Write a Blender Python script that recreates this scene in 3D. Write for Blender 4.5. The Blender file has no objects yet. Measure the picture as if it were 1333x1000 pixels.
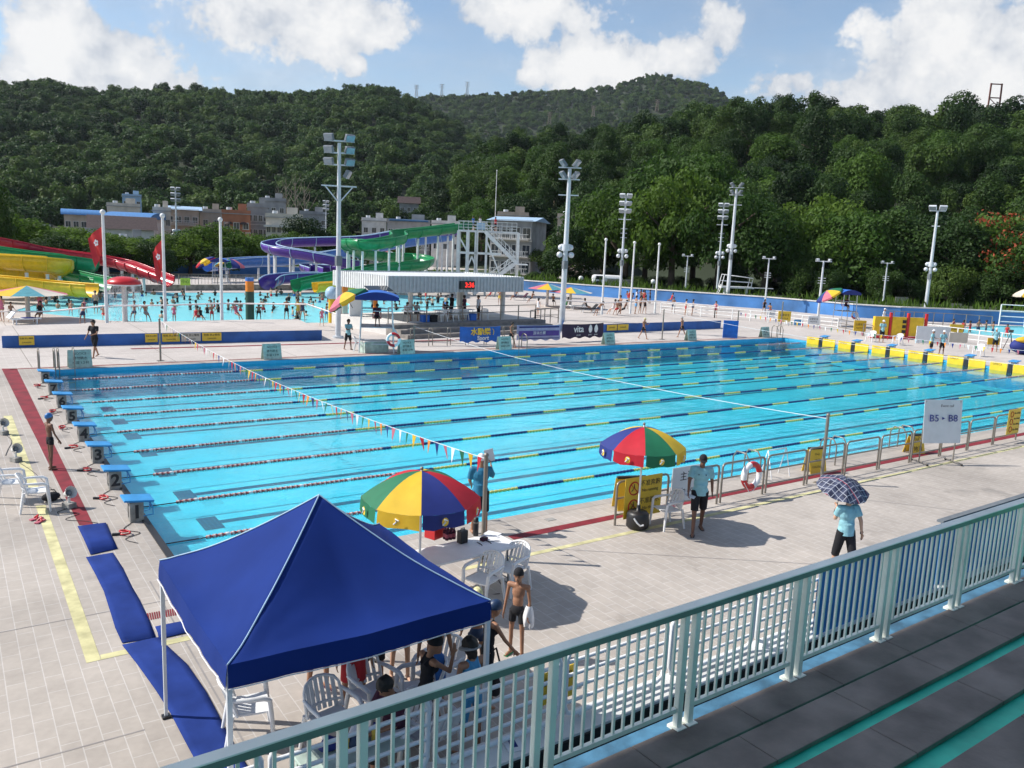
import bpy, bmesh, math, random
from mathutils import Vector, Matrix, noise
random.seed(7)
PI = math.pi
R = math.radians
sc = bpy.context.scene
COL = sc.collection
V = Vector

# ------------------------------------------------------------------ camera
FPX, YAW, PITCH, ROLL = 1076.80229, 0.966109430, -0.167311253, 0.0424066866
CAM = V((-3.36373484, -15.1280761, 6.23438735))
def _axes():
    cy, sy, cp, sp = math.cos(YAW), math.sin(YAW), math.cos(PITCH), math.sin(PITCH)
    f = V((cy*cp, sy*cp, sp)); r = V((sy, -cy, 0)); u = r.cross(f)
    c, s = math.cos(ROLL), math.sin(ROLL)
    return c*r + s*u, -s*r + c*u, f
AX_R, AX_U, AX_F = _axes()
cam = bpy.data.cameras.new('camera'); camo = bpy.data.objects.new('camera', cam); COL.objects.link(camo)
cam.sensor_fit = 'HORIZONTAL'; cam.sensor_width = 36; cam.lens = FPX/1333*36
cam.clip_start = 0.05; cam.clip_end = 9000
m = Matrix((AX_R, AX_U, -AX_F)).transposed().to_4x4(); m.translation = CAM
camo.matrix_world = m
sc.camera = camo
def ray(u, v):
    return AX_R*((u-666.5)/FPX) + AX_U*(-(v-500)/FPX) + AX_F
def at(u, v, z=0.0):
    "point of the horizontal plane at height z that the photograph shows at pixel (u, v)"
    d = ray(u, v); t = (z-CAM.z)/d.z
    return CAM + d*t
def far(u, v, dist):
    "point at a horizontal distance from the viewpoint"
    d = ray(u, v); return CAM + d*(dist/math.hypot(d.x, d.y))
def hat(u, v, vt):
    "height of something that stands on the ground at (u, v) and reaches up to row vt"
    g = at(u, v); d = (g-CAM)
    lo, hi = 0.0, 60.0
    for _ in range(40):
        mid = (lo+hi)/2; q = g + V((0, 0, mid)) - CAM
        if 500 - FPX*q.dot(AX_U)/q.dot(AX_F) > vt: lo = mid
        else: hi = mid
    return lo

# ------------------------------------------------------------------ materials
def nodes_of(name):
    mt = bpy.data.materials.new(name); mt.use_nodes = True
    nt = mt.node_tree; nt.nodes.clear()
    out = nt.nodes.new('ShaderNodeOutputMaterial'); b = nt.nodes.new('ShaderNodeBsdfPrincipled')
    nt.links.new(b.outputs[0], out.inputs[0])
    return mt, nt, b, out
def N(nt, kind, **kw):
    n = nt.nodes.new(kind)
    for k, v in kw.items():
        if k.startswith('i_'):
            n.inputs[k[2:].replace('_', ' ')].default_value = v
        else: setattr(n, k, v)
    return n
def ramp(nt, stops, interp='LINEAR'):
    r = nt.nodes.new('ShaderNodeValToRGB'); cr = r.color_ramp; cr.interpolation = interp
    while len(cr.elements) < len(stops): cr.elements.new(0.5)
    for e, (p, c) in zip(cr.elements, stops):
        e.position = p; e.color = (*c, 1) if len(c) == 3 else c
    return r
def mix(nt, a, b, fac, mode='MIX'):
    n = nt.nodes.new('ShaderNodeMix'); n.data_type = 'RGBA'; n.blend_type = mode
    for s, x in ((n.inputs[0], fac), (n.inputs[6], a), (n.inputs[7], b)):
        if hasattr(x, 'links'): nt.links.new(x, s)
        elif isinstance(x, (tuple, list)): s.default_value = (*x, 1) if len(x) == 3 else x
        else: s.default_value = x
    return n.outputs[2]
def paint(name, col, rough=0.5, metal=0.0, var=0.12, scale=3.0, bump=0.0, bscale=40.0, spec=0.5, trans=0.0):
    "a plain coat with uneven wear"
    mt, nt, b, out = nodes_of(name)
    tc = N(nt, 'ShaderNodeTexCoord')
    nz = N(nt, 'ShaderNodeTexNoise'); nz.inputs['Scale'].default_value = scale; nz.inputs['Detail'].default_value = 6
    nt.links.new(tc.outputs['Object'], nz.inputs['Vector'])
    lo = tuple(c*(1-var*1.4) for c in col); hi = tuple(min(1, c*(1+var)) for c in col)
    r = ramp(nt, [(0.3, lo), (0.7, hi)]); nt.links.new(nz.outputs['Fac'], r.inputs[0])
    nt.links.new(r.outputs[0], b.inputs['Base Color'])
    b.inputs['Roughness'].default_value = rough; b.inputs['Metallic'].default_value = metal
    b.inputs['Specular IOR Level'].default_value = spec
    if bump:
        n2 = N(nt, 'ShaderNodeTexNoise'); n2.inputs['Scale'].default_value = bscale; n2.inputs['Detail'].default_value = 4
        nt.links.new(tc.outputs['Object'], n2.inputs['Vector'])
        bp = N(nt, 'ShaderNodeBump'); bp.inputs['Strength'].default_value = bump; bp.inputs['Distance'].default_value = 0.02
        nt.links.new(n2.outputs['Fac'], bp.inputs['Height']); nt.links.new(bp.outputs[0], b.inputs['Normal'])
    if trans:
        tr = N(nt, 'ShaderNodeBsdfTranslucent'); nt.links.new(r.outputs[0], tr.inputs[0])
        ms = N(nt, 'ShaderNodeMixShader'); ms.inputs[0].default_value = trans
        nt.links.new(b.outputs[0], ms.inputs[1]); nt.links.new(tr.outputs[0], ms.inputs[2]); nt.links.new(ms.outputs[0], out.inputs[0])
    return mt

def tiles(name, col, col2, joint, bw, bh, mortar=0.008, offset=0.5, rough=0.8, stain=0.25, rot=0.0, big=None, wet=False):
    mt, nt, b, out = nodes_of(name)
    tc = N(nt, 'ShaderNodeTexCoord'); mp = N(nt, 'ShaderNodeMapping'); mp.inputs['Rotation'].default_value = (0, 0, rot)
    nt.links.new(tc.outputs['Object'], mp.inputs[0])
    br = N(nt, 'ShaderNodeTexBrick'); br.offset = offset
    nt.links.new(mp.outputs[0], br.inputs['Vector'])
    br.inputs['Color1'].default_value = (*col, 1); br.inputs['Color2'].default_value = (*col2, 1); br.inputs['Mortar'].default_value = (*joint, 1)
    br.inputs['Scale'].default_value = 1; br.inputs['Mortar Size'].default_value = mortar; br.inputs['Mortar Smooth'].default_value = 0.2
    br.inputs['Brick Width'].default_value = bw; br.inputs['Row Height'].default_value = bh; br.inputs['Bias'].default_value = 0.0
    c = br.outputs['Color']
    if big:
        wv = N(nt, 'ShaderNodeTexBrick'); wv.offset = 0.0
        mp2 = N(nt, 'ShaderNodeMapping'); mp2.inputs['Location'].default_value = (0.35, 0.2, 0); nt.links.new(tc.outputs['Object'], mp2.inputs[0])
        nt.links.new(mp2.outputs[0], wv.inputs['Vector'])
        wv.inputs['Color1'].default_value = wv.inputs['Color2'].default_value = (1, 1, 1, 1); wv.inputs['Mortar'].default_value = (0.55, 0.53, 0.5, 1)
        wv.inputs['Scale'].default_value = 1; wv.inputs['Mortar Size'].default_value = 0.02; wv.inputs['Brick Width'].default_value = big[0]; wv.inputs['Row Height'].default_value = big[1]
        c = mix(nt, c, wv.outputs['Color'], 1.0, 'MULTIPLY')
    for s, k, dt in ((0.35, stain, 5), (2.3, stain*0.5, 8), (0.11, stain*.7, 6), (9.0, stain*.35, 3)):
        nz = N(nt, 'ShaderNodeTexNoise'); nz.inputs['Scale'].default_value = s; nz.inputs['Detail'].default_value = dt
        nt.links.new(tc.outputs['Object'], nz.inputs['Vector'])
        r = ramp(nt, [(0.3, (1-k,)*3), (0.65, (1, 1, 1))]); nt.links.new(nz.outputs['Fac'], r.inputs[0])
        c = mix(nt, c, r.outputs[0], 1.0, 'MULTIPLY')
    if wet:
        nz = N(nt, 'ShaderNodeTexNoise'); nz.inputs['Scale'].default_value = 0.55; nz.inputs['Detail'].default_value = 7; nz.inputs['Roughness'].default_value = .62
        nt.links.new(tc.outputs['Object'], nz.inputs['Vector'])
        r = ramp(nt, [(0.60, (1, 1, 1)), (0.66, (.80, .79, .78))]); nt.links.new(nz.outputs['Fac'], r.inputs[0]); c = mix(nt, c, r.outputs[0], 1.0, 'MULTIPLY')
        r2 = ramp(nt, [(0.60, (rough,)*3), (0.66, (.35,)*3)]); nt.links.new(nz.outputs['Fac'], r2.inputs[0]); nt.links.new(r2.outputs[0], b.inputs['Roughness'])
    nt.links.new(c, b.inputs['Base Color'])
    bp = N(nt, 'ShaderNodeBump'); bp.inputs['Strength'].default_value = 0.3; bp.inputs['Distance'].default_value = 0.01; bp.invert = True
    nt.links.new(br.outputs['Fac'], bp.inputs['Height']); nt.links.new(bp.outputs[0], b.inputs['Normal'])
    if not wet: b.inputs['Roughness'].default_value = rough
    b.inputs['Specular IOR Level'].default_value = 0.3
    return mt

def leafmat(name, cols, tr=0.35):
    "foliage: colour differs from tree to tree and from clump to clump"
    mt, nt, b, out = nodes_of(name)
    oi = N(nt, 'ShaderNodeObjectInfo'); tc = N(nt, 'ShaderNodeTexCoord')
    nz = N(nt, 'ShaderNodeTexNoise'); nz.inputs['Scale'].default_value = 0.55; nz.inputs['Detail'].default_value = 3
    nt.links.new(tc.outputs['Object'], nz.inputs['Vector'])
    ma = N(nt, 'ShaderNodeMath', operation='MULTIPLY_ADD'); nt.links.new(nz.outputs['Fac'], ma.inputs[0]); ma.inputs[1].default_value = 0.55
    mb_ = N(nt, 'ShaderNodeMath', operation='MULTIPLY_ADD'); nt.links.new(oi.outputs['Random'], mb_.inputs[0]); mb_.inputs[1].default_value = 0.75; mb_.inputs[2].default_value = -0.15
    nt.links.new(mb_.outputs[0], ma.inputs[2])
    n = len(cols); r = ramp(nt, [(i/(n-1), c) for i, c in enumerate(cols)]); nt.links.new(ma.outputs[0], r.inputs[0])
    nt.links.new(r.outputs[0], b.inputs['Base Color']); b.inputs['Roughness'].default_value = 0.6; b.inputs['Specular IOR Level'].default_value = 0.25
    t = N(nt, 'ShaderNodeBsdfTranslucent'); nt.links.new(r.outputs[0], t.inputs[0])
    ms = N(nt, 'ShaderNodeMixShader'); ms.inputs[0].default_value = tr
    nt.links.new(b.outputs[0], ms.inputs[1]); nt.links.new(t.outputs[0], ms.inputs[2]); nt.links.new(ms.outputs[0], out.inputs[0])
    return mt

def watermat(name, tint, wave=2.2, stretch=(1, 1, 1), rough=0.03, bumps=0.35, refr=0.35, ior=1.33, milk=0.0, milkc=(.3, .8, .88)):
    mt, nt, b, out = nodes_of(name); nt.nodes.remove(b)
    tc = N(nt, 'ShaderNodeTexCoord'); mp = N(nt, 'ShaderNodeMapping'); mp.inputs['Scale'].default_value = stretch
    nt.links.new(tc.outputs['Object'], mp.inputs[0])
    h = None
    for s, k, d in ((wave, 1.0, 3), (wave*3.3, 0.35, 2), (wave*0.35, 1.4, 2)):
        nz = N(nt, 'ShaderNodeTexNoise'); nz.inputs['Scale'].default_value = s; nz.inputs['Detail'].default_value = d; nz.inputs['Distortion'].default_value = 0.6
        nt.links.new(mp.outputs[0], nz.inputs['Vector'])
        a = N(nt, 'ShaderNodeMath', operation='MULTIPLY_ADD'); nt.links.new(nz.outputs['Fac'], a.inputs[0]); a.inputs[1].default_value = k
        if h: nt.links.new(h, a.inputs[2])
        else: a.inputs[2].default_value = 0
        h = a.outputs[0]
    bp = N(nt, 'ShaderNodeBump'); bp.inputs['Strength'].default_value = bumps; bp.inputs['Distance'].default_value = 0.08; nt.links.new(h, bp.inputs['Height'])
    fr = N(nt, 'ShaderNodeFresnel'); fr.inputs['IOR'].default_value = ior; nt.links.new(bp.outputs[0], fr.inputs['Normal'])
    gl = N(nt, 'ShaderNodeBsdfGlossy'); gl.inputs['Roughness'].default_value = rough; nt.links.new(bp.outputs[0], gl.inputs['Normal'])
    tp = N(nt, 'ShaderNodeBsdfTransparent'); tp.inputs[0].default_value = (*tint, 1)
    rf = N(nt, 'ShaderNodeBsdfRefraction'); rf.inputs[0].default_value = (*tint, 1); rf.inputs['IOR'].default_value = 1.2; rf.inputs['Roughness'].default_value = 0.0
    nt.links.new(bp.outputs[0], rf.inputs['Normal'])
    m1 = N(nt, 'ShaderNodeMixShader'); m1.inputs[0].default_value = refr; nt.links.new(tp.outputs[0], m1.inputs[1]); nt.links.new(rf.outputs[0], m1.inputs[2])
    m2 = N(nt, 'ShaderNodeMixShader'); nt.links.new(fr.outputs[0], m2.inputs[0]); nt.links.new(m1.outputs[0], m2.inputs[1]); nt.links.new(gl.outputs[0], m2.inputs[2])
    last = m2.outputs[0]
    if milk:
        df = N(nt, 'ShaderNodeBsdfDiffuse'); df.inputs[0].default_value = (*milkc, 1); nt.links.new(bp.outputs[0], df.inputs['Normal'])
        m3 = N(nt, 'ShaderNodeMixShader'); m3.inputs[0].default_value = milk; nt.links.new(last, m3.inputs[1]); nt.links.new(df.outputs[0], m3.inputs[2]); last = m3.outputs[0]
    nt.links.new(last, out.inputs[0])
    return mt

P = dict(
 white=paint('white_plastic', (0.78, 0.79, 0.80), 0.35, var=0.04), whitepaint=paint('white_paint', (0.72, 0.73, 0.72), 0.45, var=0.08),
 steel=paint('stainless_steel', (0.25, 0.225, 0.195), 0.35, 0.4, var=0.1), galv=paint('galvanised_steel', (0.62, 0.65, 0.68), 0.5, 0.25, var=0.1, scale=1.2),
 mint=paint('mint_shade_paint', (0.17, 0.24, 0.20), 0.4, var=0.12, scale=1.5), mintpale=paint('pale_mint_paint', (0.86, 0.87, 0.77), 0.4, var=0.12, scale=1.5),
 navy=paint('navy_fabric', (0.009, 0.031, 0.185), 0.8, var=0.1, scale=1.0, bump=0.25, bscale=2.5, trans=0.04, spec=0.15),
 navycarpet=paint('blue_carpet', (0.020, 0.044, 0.205), 0.95, var=0.2, scale=1.4, bump=0.5, bscale=3.0, spec=0.1),
 bluekerb=paint('blue_kerb_paint', (0.06, 0.175, 0.28), 0.6, var=0.35, scale=4.0, bump=0.2), turq=paint('turquoise_paint', (0.045, 0.60, 0.42), 0.55, var=0.2, scale=2.5, bump=0.1),
 plank=paint('dark_seat_plank', (0.20, 0.163, 0.140), 0.65, var=0.30, scale=2.2, bump=0.25, bscale=30), black=paint('black_plastic', (0.015, 0.015, 0.017), 0.45),
 dark=paint('near_black', (0.012, 0.014, 0.014), 0.9), concrete=paint('concrete', (0.42, 0.41, 0.39), 0.85, var=0.25, scale=1.5, bump=0.2),
 palestone=paint('pale_stone', (0.62, 0.60, 0.57), 0.8, var=0.12, scale=0.8), bluewall=paint('blue_wall_paint', (0.035, 0.13, 0.42), 0.7, var=0.3, scale=0.7, bump=0.1),
 skywall=paint('light_blue_paint', (0.10, 0.33, 0.62), 0.6, var=0.2, scale=1.0), blueboard=paint('blue_board', (0.04, 0.22, 0.52), 0.55, var=0.2, scale=1.2),
 blockblue=paint('block_blue', (0.03, 0.28, 0.62), 0.5, var=0.15), blockgrey=paint('block_grey', (0.30, 0.29, 0.27), 0.85, var=0.3, scale=5),
 red=paint('red_plastic', (0.55, 0.02, 0.025), 0.35, var=0.1), redline=paint('red_line', (0.20, 0.010, 0.020), 0.8, var=0.25, scale=2.5), yellowline=paint('worn_yellow_line', (0.56, 0.52, 0.28), 0.85, var=0.22, scale=3.5),
 yellow=paint('yellow_paint', (0.80, 0.55, 0.03), 0.45, var=0.1), orange=paint('orange_paint', (0.75, 0.22, 0.02), 0.45), green=paint('green_plastic', (0.01, 0.24, 0.08), 0.3, var=0.12),
 darkgreen=paint('dark_green_paint', (0.02, 0.06, 0.04), 0.5), purple=paint('purple_plastic', (0.09, 0.035, 0.28), 0.3, var=0.12), slideblue=paint('slide_blue', (0.05, 0.17, 0.50), 0.3, var=0.1),
 slidered=paint('slide_red', (0.45, 0.015, 0.03), 0.25, var=0.1), slideyel=paint('slide_yellow', (0.78, 0.50, 0.02), 0.3, var=0.1), paleblue=paint('pale_blue', (0.35, 0.50, 0.66), 0.5),
 uy=paint('umbrella_yellow', (0.78, 0.50, 0.03), 0.7, var=0.08, trans=0.2), ub=paint('umbrella_blue', (0.015, 0.03, 0.20), 0.7, var=0.1, trans=0.12),
 ur=paint('umbrella_red', (0.55, 0.012, 0.03), 0.7, var=0.08, trans=0.2), ug=paint('umbrella_green', (0.012, 0.16, 0.075), 0.7, var=0.1, trans=0.15),
 upink=paint('umbrella_pink', (0.62, 0.16, 0.22), 0.7, trans=0.2), uteal=paint('umbrella_teal', (0.08, 0.30, 0.36), 0.7, trans=0.1),
 cream=paint('cream_render', (0.58, 0.53, 0.45), 0.85, var=0.15, scale=0.6), brick=paint('terracotta_render', (0.40, 0.16, 0.09), 0.85, var=0.15, scale=0.5), greyr=paint('grey_render', (0.33, 0.33, 0.33), 0.85, var=0.18, scale=0.5),
 beige=paint('beige_render', (0.45, 0.37, 0.30), 0.85, var=0.15, scale=0.5), glass=paint('dark_window_glass', (0.03, 0.04, 0.05), 0.1, var=0.2), roofdark=paint('dark_roof', (0.055, 0.035, 0.035), 0.8, var=0.25),
 roofblue=paint('blue_roof', (0.06, 0.20, 0.45), 0.6, var=0.15), bark=paint('bark', (0.10, 0.075, 0.055), 0.95, var=0.35, scale=2.0), barkpale=paint('pale_bark', (0.26, 0.22, 0.17), 0.95, var=0.3, scale=2.0),
 signy=paint('sign_yellow', (0.74, 0.50, 0.04), 0.5, var=0.06), signw=paint('sign_white', (0.70, 0.72, 0.74), 0.5, var=0.05), ink=paint('ink', (0.02, 0.02, 0.025), 0.6), inkred=paint('ink_red', (0.5, 0.02, 0.02), 0.6),
 inkblue=paint('marker_blue', (0.02, 0.03, 0.25), 0.6), bannerblue=paint('banner_blue', (0.015, 0.13, 0.52), 0.6, bump=0.3, bscale=2), bannerpurple=paint('banner_purple', (0.022, 0.008, 0.045), 0.6, bump=0.3, bscale=2),
 bannerlilac=paint('banner_lilac', (0.42, 0.42, 0.62), 0.6, var=0.1), lettery=paint('letter_yellow', (0.85, 0.55, 0.04), 0.5), letterw=paint('letter_white', (0.82, 0.82, 0.82), 0.5), boardgreen=paint('pale_board', (0.42, 0.52, 0.46), 0.6, var=0.2, scale=5),
 teal=paint('teal_shirt', (0.02, 0.17, 0.30), 0.85, var=0.1, scale=8, bump=0.3, bscale=12), sky=paint('light_blue_shirt', (0.25, 0.50, 0.56), 0.85, var=0.12, scale=8, bump=0.35, bscale=12),
 blackcloth=paint('black_cloth', (0.012, 0.012, 0.016), 0.9, var=0.3), maroon=paint('maroon_cloth', (0.06, 0.012, 0.035), 0.9), whitecloth=paint('white_cloth', (0.72, 0.72, 0.74), 0.9, var=0.06, bump=0.3, bscale=15),
 redcloth=paint('red_cloth', (0.50, 0.03, 0.04), 0.9), bluecloth=paint('blue_cloth', (0.03, 0.14, 0.42), 0.85), aqua=paint('aqua_swimsuit', (0.06, 0.30, 0.55), 0.6), greencloth=paint('green_cloth', (0.03, 0.25, 0.10), 0.9),
 pinkcloth=paint('pink_cloth', (0.60, 0.18, 0.28), 0.9), yellowcloth=paint('yellow_cloth', (0.70, 0.48, 0.08), 0.9), creamcap=paint('cream_cap', (0.62, 0.58, 0.30), 0.5, var=0.25, scale=30),
 navycap=paint('navy_cap', (0.015, 0.04, 0.10), 0.45), bluecap=paint('bright_blue_cap', (0.03, 0.15, 0.40), 0.4), hair=paint('black_hair', (0.012, 0.010, 0.009), 0.6, var=0.3, scale=20),
 skin=paint('tan_skin', (0.34, 0.17, 0.10), 0.55, var=0.1, scale=4), skinpale=paint('light_skin', (0.52, 0.31, 0.21), 0.55, var=0.08, scale=4), skindark=paint('brown_skin', (0.17, 0.08, 0.05), 0.55, var=0.1, scale=4),
 lens=paint('lamp_glass', (0.30, 0.34, 0.38), 0.15, 0.3), lampgrey=paint('lamp_housing', (0.17, 0.19, 0.21), 0.5, 0.3), tabletop=paint('white_tabletop', (0.80, 0.80, 0.80), 0.5, var=0.05), rock=paint('low_stone_wall', (0.30, 0.28, 0.24), 0.9, var=0.35, scale=2.5),
)

# ------------------------------------------------------------------ mesh builder
class MB:
    def __init__(s): s.v = []; s.f = []; s.mi = []; s.sm = []
    def add(s, vs, fs, mi=0, smooth=False):
        o = len(s.v); s.v += [V(q) for q in vs]
        for f in fs: s.f.append([o+i for i in f]); s.mi.append(mi); s.sm.append(smooth)
        return s
    def box(s, c, size, rz=0, mi=0, M=None):
        x, y, z = size[0]/2, size[1]/2, size[2]/2
        rot = M if M is not None else Matrix.Rotation(rz, 3, 'Z')
        vs = [V(c) + rot @ V((a*x, b*y, d*z)) for a in (-1, 1) for b in (-1, 1) for d in (-1, 1)]
        return s.add(vs, [(0, 1, 3, 2), (4, 6, 7, 5), (0, 4, 5, 1), (2, 3, 7, 6), (0, 2, 6, 4), (1, 5, 7, 3)], mi)
    def bar(s, a, b, w, h=None, mi=0):
        a, b = V(a), V(b); d = (b-a); L = d.length; d.normalize(); h = h or w
        up = V((0, 0, 1)) if abs(d.z) < 0.99 else V((1, 0, 0))
        x = d.cross(up).normalized(); y = x.cross(d)
        vs = [q + x*i*w/2 + y*j*h/2 for q in (a, b) for i, j in ((-1, -1), (1, -1), (1, 1), (-1, 1))]
        return s.add(vs, [(3, 2, 1, 0), (4, 5, 6, 7), (0, 1, 5, 4), (1, 2, 6, 5), (2, 3, 7, 6), (3, 0, 4, 7)], mi)
    def tube(s, pts, r, n=8, closed=False, mi=0, cap=True):
        pts = [V(q) for q in pts]; k = len(pts); rs = r if isinstance(r, (list, tuple)) else [r]*k
        rings = []; x = None
        for i, q in enumerate(pts):
            if closed: t = pts[(i+1) % k]-pts[i-1]
            else: t = pts[min(i+1, k-1)]-pts[max(i-1, 0)]
            if t.length < 1e-9: t = V((0, 0, 1))
            t.normalize()
            if x is None: x = t.cross(V((0, 0, 1)) if abs(t.z) < 0.9 else V((1, 0, 0))).normalized()
            else:
                x = x - t*x.dot(t); x = x.normalized() if x.length > 1e-6 else t.orthogonal().normalized()
            y = t.cross(x)
            rings.append([q + x*rs[i]*math.cos(2*PI*j/n) + y*rs[i]*math.sin(2*PI*j/n) for j in range(n)])
        vs = [p for g in rings for p in g]; fs = []
        for i in range(k if closed else k-1):
            for j in range(n):
                a, b = i*n, ((i+1) % k)*n; fs.append((a+j, a+(j+1) % n, b+(j+1) % n, b+j))
        s.add(vs, fs, mi, True)
        if cap and not closed:
            s.add(rings[0], [tuple(reversed(range(n)))], mi); s.add(rings[-1], [tuple(range(n))], mi)
        return s
    def cyl(s, c, r, h, n=16, mi=0, r2=None):
        c = V(c); return s.tube([c, c+V((0, 0, h))], [r, r if r2 is None else r2], n, mi=mi)
    def lathe(s, prof, n=20, c=(0, 0, 0), mi=0, sx=1, sy=1):
        c = V(c); vs = []; fs = []
        for r, z in prof:
            for j in range(n): vs.append(c + V((sx*r*math.cos(2*PI*j/n), sy*r*math.sin(2*PI*j/n), z)))
        for i in range(len(prof)-1):
            for j in range(n): fs.append((i*n+j, i*n+(j+1) % n, (i+1)*n+(j+1) % n, (i+1)*n+j))
        return s.add(vs, fs, mi, True)
    def ball(s, c, r, n=12, mi=0, sc=(1, 1, 1), M=None):
        vs = []; fs = []; k = max(4, n//2); M = M or Matrix.Identity(3)
        for i in range(k+1):
            a = PI*i/k
            for j in range(n):
                b = 2*PI*j/n; vs.append(V(c) + M @ V((r*sc[0]*math.sin(a)*math.cos(b), r*sc[1]*math.sin(a)*math.sin(b), r*sc[2]*math.cos(a))))
        for i in range(k):
            for j in range(n): fs.append((i*n+j, (i+1)*n+j, (i+1)*n+(j+1) % n, i*n+(j+1) % n))
        return s.add(vs, fs, mi, True)
    def prism(s, poly, z0, z1, mi=0):
        n = len(poly); b = [V((q[0], q[1], z0)) for q in poly]; t = [V((q[0], q[1], z1)) for q in poly]
        area = sum(poly[i][0]*poly[(i+1) % n][1]-poly[(i+1) % n][0]*poly[i][1] for i in range(n))
        if area < 0: b.reverse(); t.reverse()
        s.add(t, [tuple(range(n))], mi); s.add(b, [tuple(reversed(range(n)))], mi)
        return s.add(b+t, [(i, (i+1) % n, n+(i+1) % n, n+i) for i in range(n)], mi)
    def sheet(s, poly, z, mi=0):
        n = len(poly); q = [V((a[0], a[1], z)) for a in poly]
        area = sum(poly[i][0]*poly[(i+1) % n][1]-poly[(i+1) % n][0]*poly[i][1] for i in range(n))
        if area < 0: q.reverse()
        return s.add(q, [tuple(range(n))], mi)
    def mesh(s, name, mats, off=None, weld=False):
        me = bpy.data.meshes.new(name); o = V(off) if off is not None else V((0, 0, 0))
        me.from_pydata([tuple(q-o) for q in s.v], [], s.f)
        for mt in (mats if isinstance(mats, (list, tuple)) else [mats]): me.materials.append(P[mt] if isinstance(mt, str) else mt)
        me.polygons.foreach_set('material_index', s.mi); me.polygons.foreach_set('use_smooth', s.sm)
        if weld:
            bm = bmesh.new(); bm.from_mesh(me); bmesh.ops.remove_doubles(bm, verts=bm.verts, dist=1e-5); bmesh.ops.recalc_face_normals(bm, faces=bm.faces); bm.to_mesh(me); bm.free()
        me.update(); return me
    def build(s, name, mats, parent=None, off=None, bevel=0, weld=False):
        return link(name, s.mesh(name, mats, off, weld or bevel > 0), parent, bevel)
def link(name, me, parent=None, bevel=0):
    o = bpy.data.objects.new(name, me); COL.objects.link(o); o.parent = parent
    if bevel:
        b = o.modifiers.new('bevel', 'BEVEL'); b.width = bevel; b.segments = 2; b.limit_method = 'ANGLE'
    return o
def tag(o, label=None, cat=None, group=None, kind=None):
    for k, v in (('label', label), ('category', cat), ('group', group), ('kind', kind)):
        if v: o[k] = v
    return o
def thing(name, label, cat, loc=(0, 0, 0), rz=0, group=None):
    o = bpy.data.objects.new(name, None); COL.objects.link(o); o.empty_display_size = 0.1
    o.location = V(loc); o.rotation_euler = (0, 0, rz)
    return tag(o, label, cat, group)
KIDS = {}
def copy_tree(o, loc, rz=None, label=None, group=None, scale=None):
    kids = {}
    for x in bpy.data.objects:
        if x.parent: kids.setdefault(x.parent.name, []).append(x)
    def rec(a, par):
        c = a.copy(); COL.objects.link(c); c.parent = par
        for k in kids.get(a.name, ()): rec(k, c)
        return c
    c = rec(o, None); c.location = V(loc)
    if rz is not None: c.rotation_euler = (0, 0, rz)
    if label: c['label'] = label
    if group: c['group'] = group
    if scale: c.scale = (scale,)*3 if not isinstance(scale, tuple) else scale
    return c
def struct(name, mb, mats, **k):
    return tag(mb.build(name, mats, **k), kind='structure')
TMP = []
def text_mesh(txt, size, depth=0.0, bold=0.0):
    cu = bpy.data.curves.new('lettering', 'FONT'); cu.body = txt; cu.size = size; cu.align_x = 'CENTER'; cu.align_y = 'CENTER'; cu.extrude = depth; cu.offset = bold
    cu.resolution_u = 3
    o = bpy.data.objects.new('lettering', cu); COL.objects.link(o)
    dg = bpy.context.evaluated_depsgraph_get(); dg.update()
    me = bpy.data.meshes.new_from_object(o.evaluated_get(dg)); bpy.data.objects.remove(o); return me
def lettering(txt, size, mat, parent, pos, right, up=(0, 0, 1), name='lettering', bold=0.0, sx=1.0):
    "flat letters; pos is their centre in the parent's space"
    me = text_mesh(txt, size, 0.0015, bold); r = V(right).normalized(); u = V(up); u = (u - r*u.dot(r)).normalized(); n = r.cross(u)
    M = Matrix((r*sx, u, n)).transposed().to_4x4(); M.translation = V(pos)
    me.transform(M); me.materials.clear(); me.materials.append(P[mat] if isinstance(mat, str) else mat)
    return link(name, me, parent)
def heading(dx, dy): return math.atan2(dy, dx)
def curve(pts, n=8):
    "smooth path through points"
    pts = [V(q) for q in pts]; out = []
    for i in range(len(pts)-1):
        p0, p1, p2, p3 = pts[max(i-1, 0)], pts[i], pts[i+1], pts[min(i+2, len(pts)-1)]
        for k in range(n):
            t = k/n
            out.append(0.5*((2*p1) + (p2-p0)*t + (2*p0-5*p1+4*p2-p3)*t*t + (3*p1-p0-3*p2+p3)*t**3))
    return out + [pts[-1]]

# ------------------------------------------------------------------ light
SUN_DIR = V((-0.81, 0.59, 0.94)).normalized()       # towards the sun
sun = bpy.data.lights.new('sun', 'SUN'); sun.energy = 4.6; sun.angle = R(0.5); sun.color = (1.0, 0.95, 0.88)
so = bpy.data.objects.new('sun', sun); COL.objects.link(so); so.rotation_euler = (-SUN_DIR).to_track_quat('-Z', 'Y').to_euler(); so.location = (0, 0, 40)
W = bpy.data.worlds.new('World'); sc.world = W; W.use_nodes = True
nt = W.node_tree; nt.nodes.clear()
wo = N(nt, 'ShaderNodeOutputWorld'); bg = N(nt, 'ShaderNodeBackground'); sky = N(nt, 'ShaderNodeTexSky')
sky.sky_type = 'NISHITA'; sky.sun_disc = False; sky.sun_elevation = math.asin(SUN_DIR.z); sky.sun_rotation = math.atan2(SUN_DIR.x, SUN_DIR.y)
sky.air_density = 1.0; sky.dust_density = 0.4; sky.ozone_density = 1.2
nt.links.new(sky.outputs[0], bg.inputs[0]); bg.inputs[1].default_value = 0.115
tc = N(nt, 'ShaderNodeTexCoord')
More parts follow.
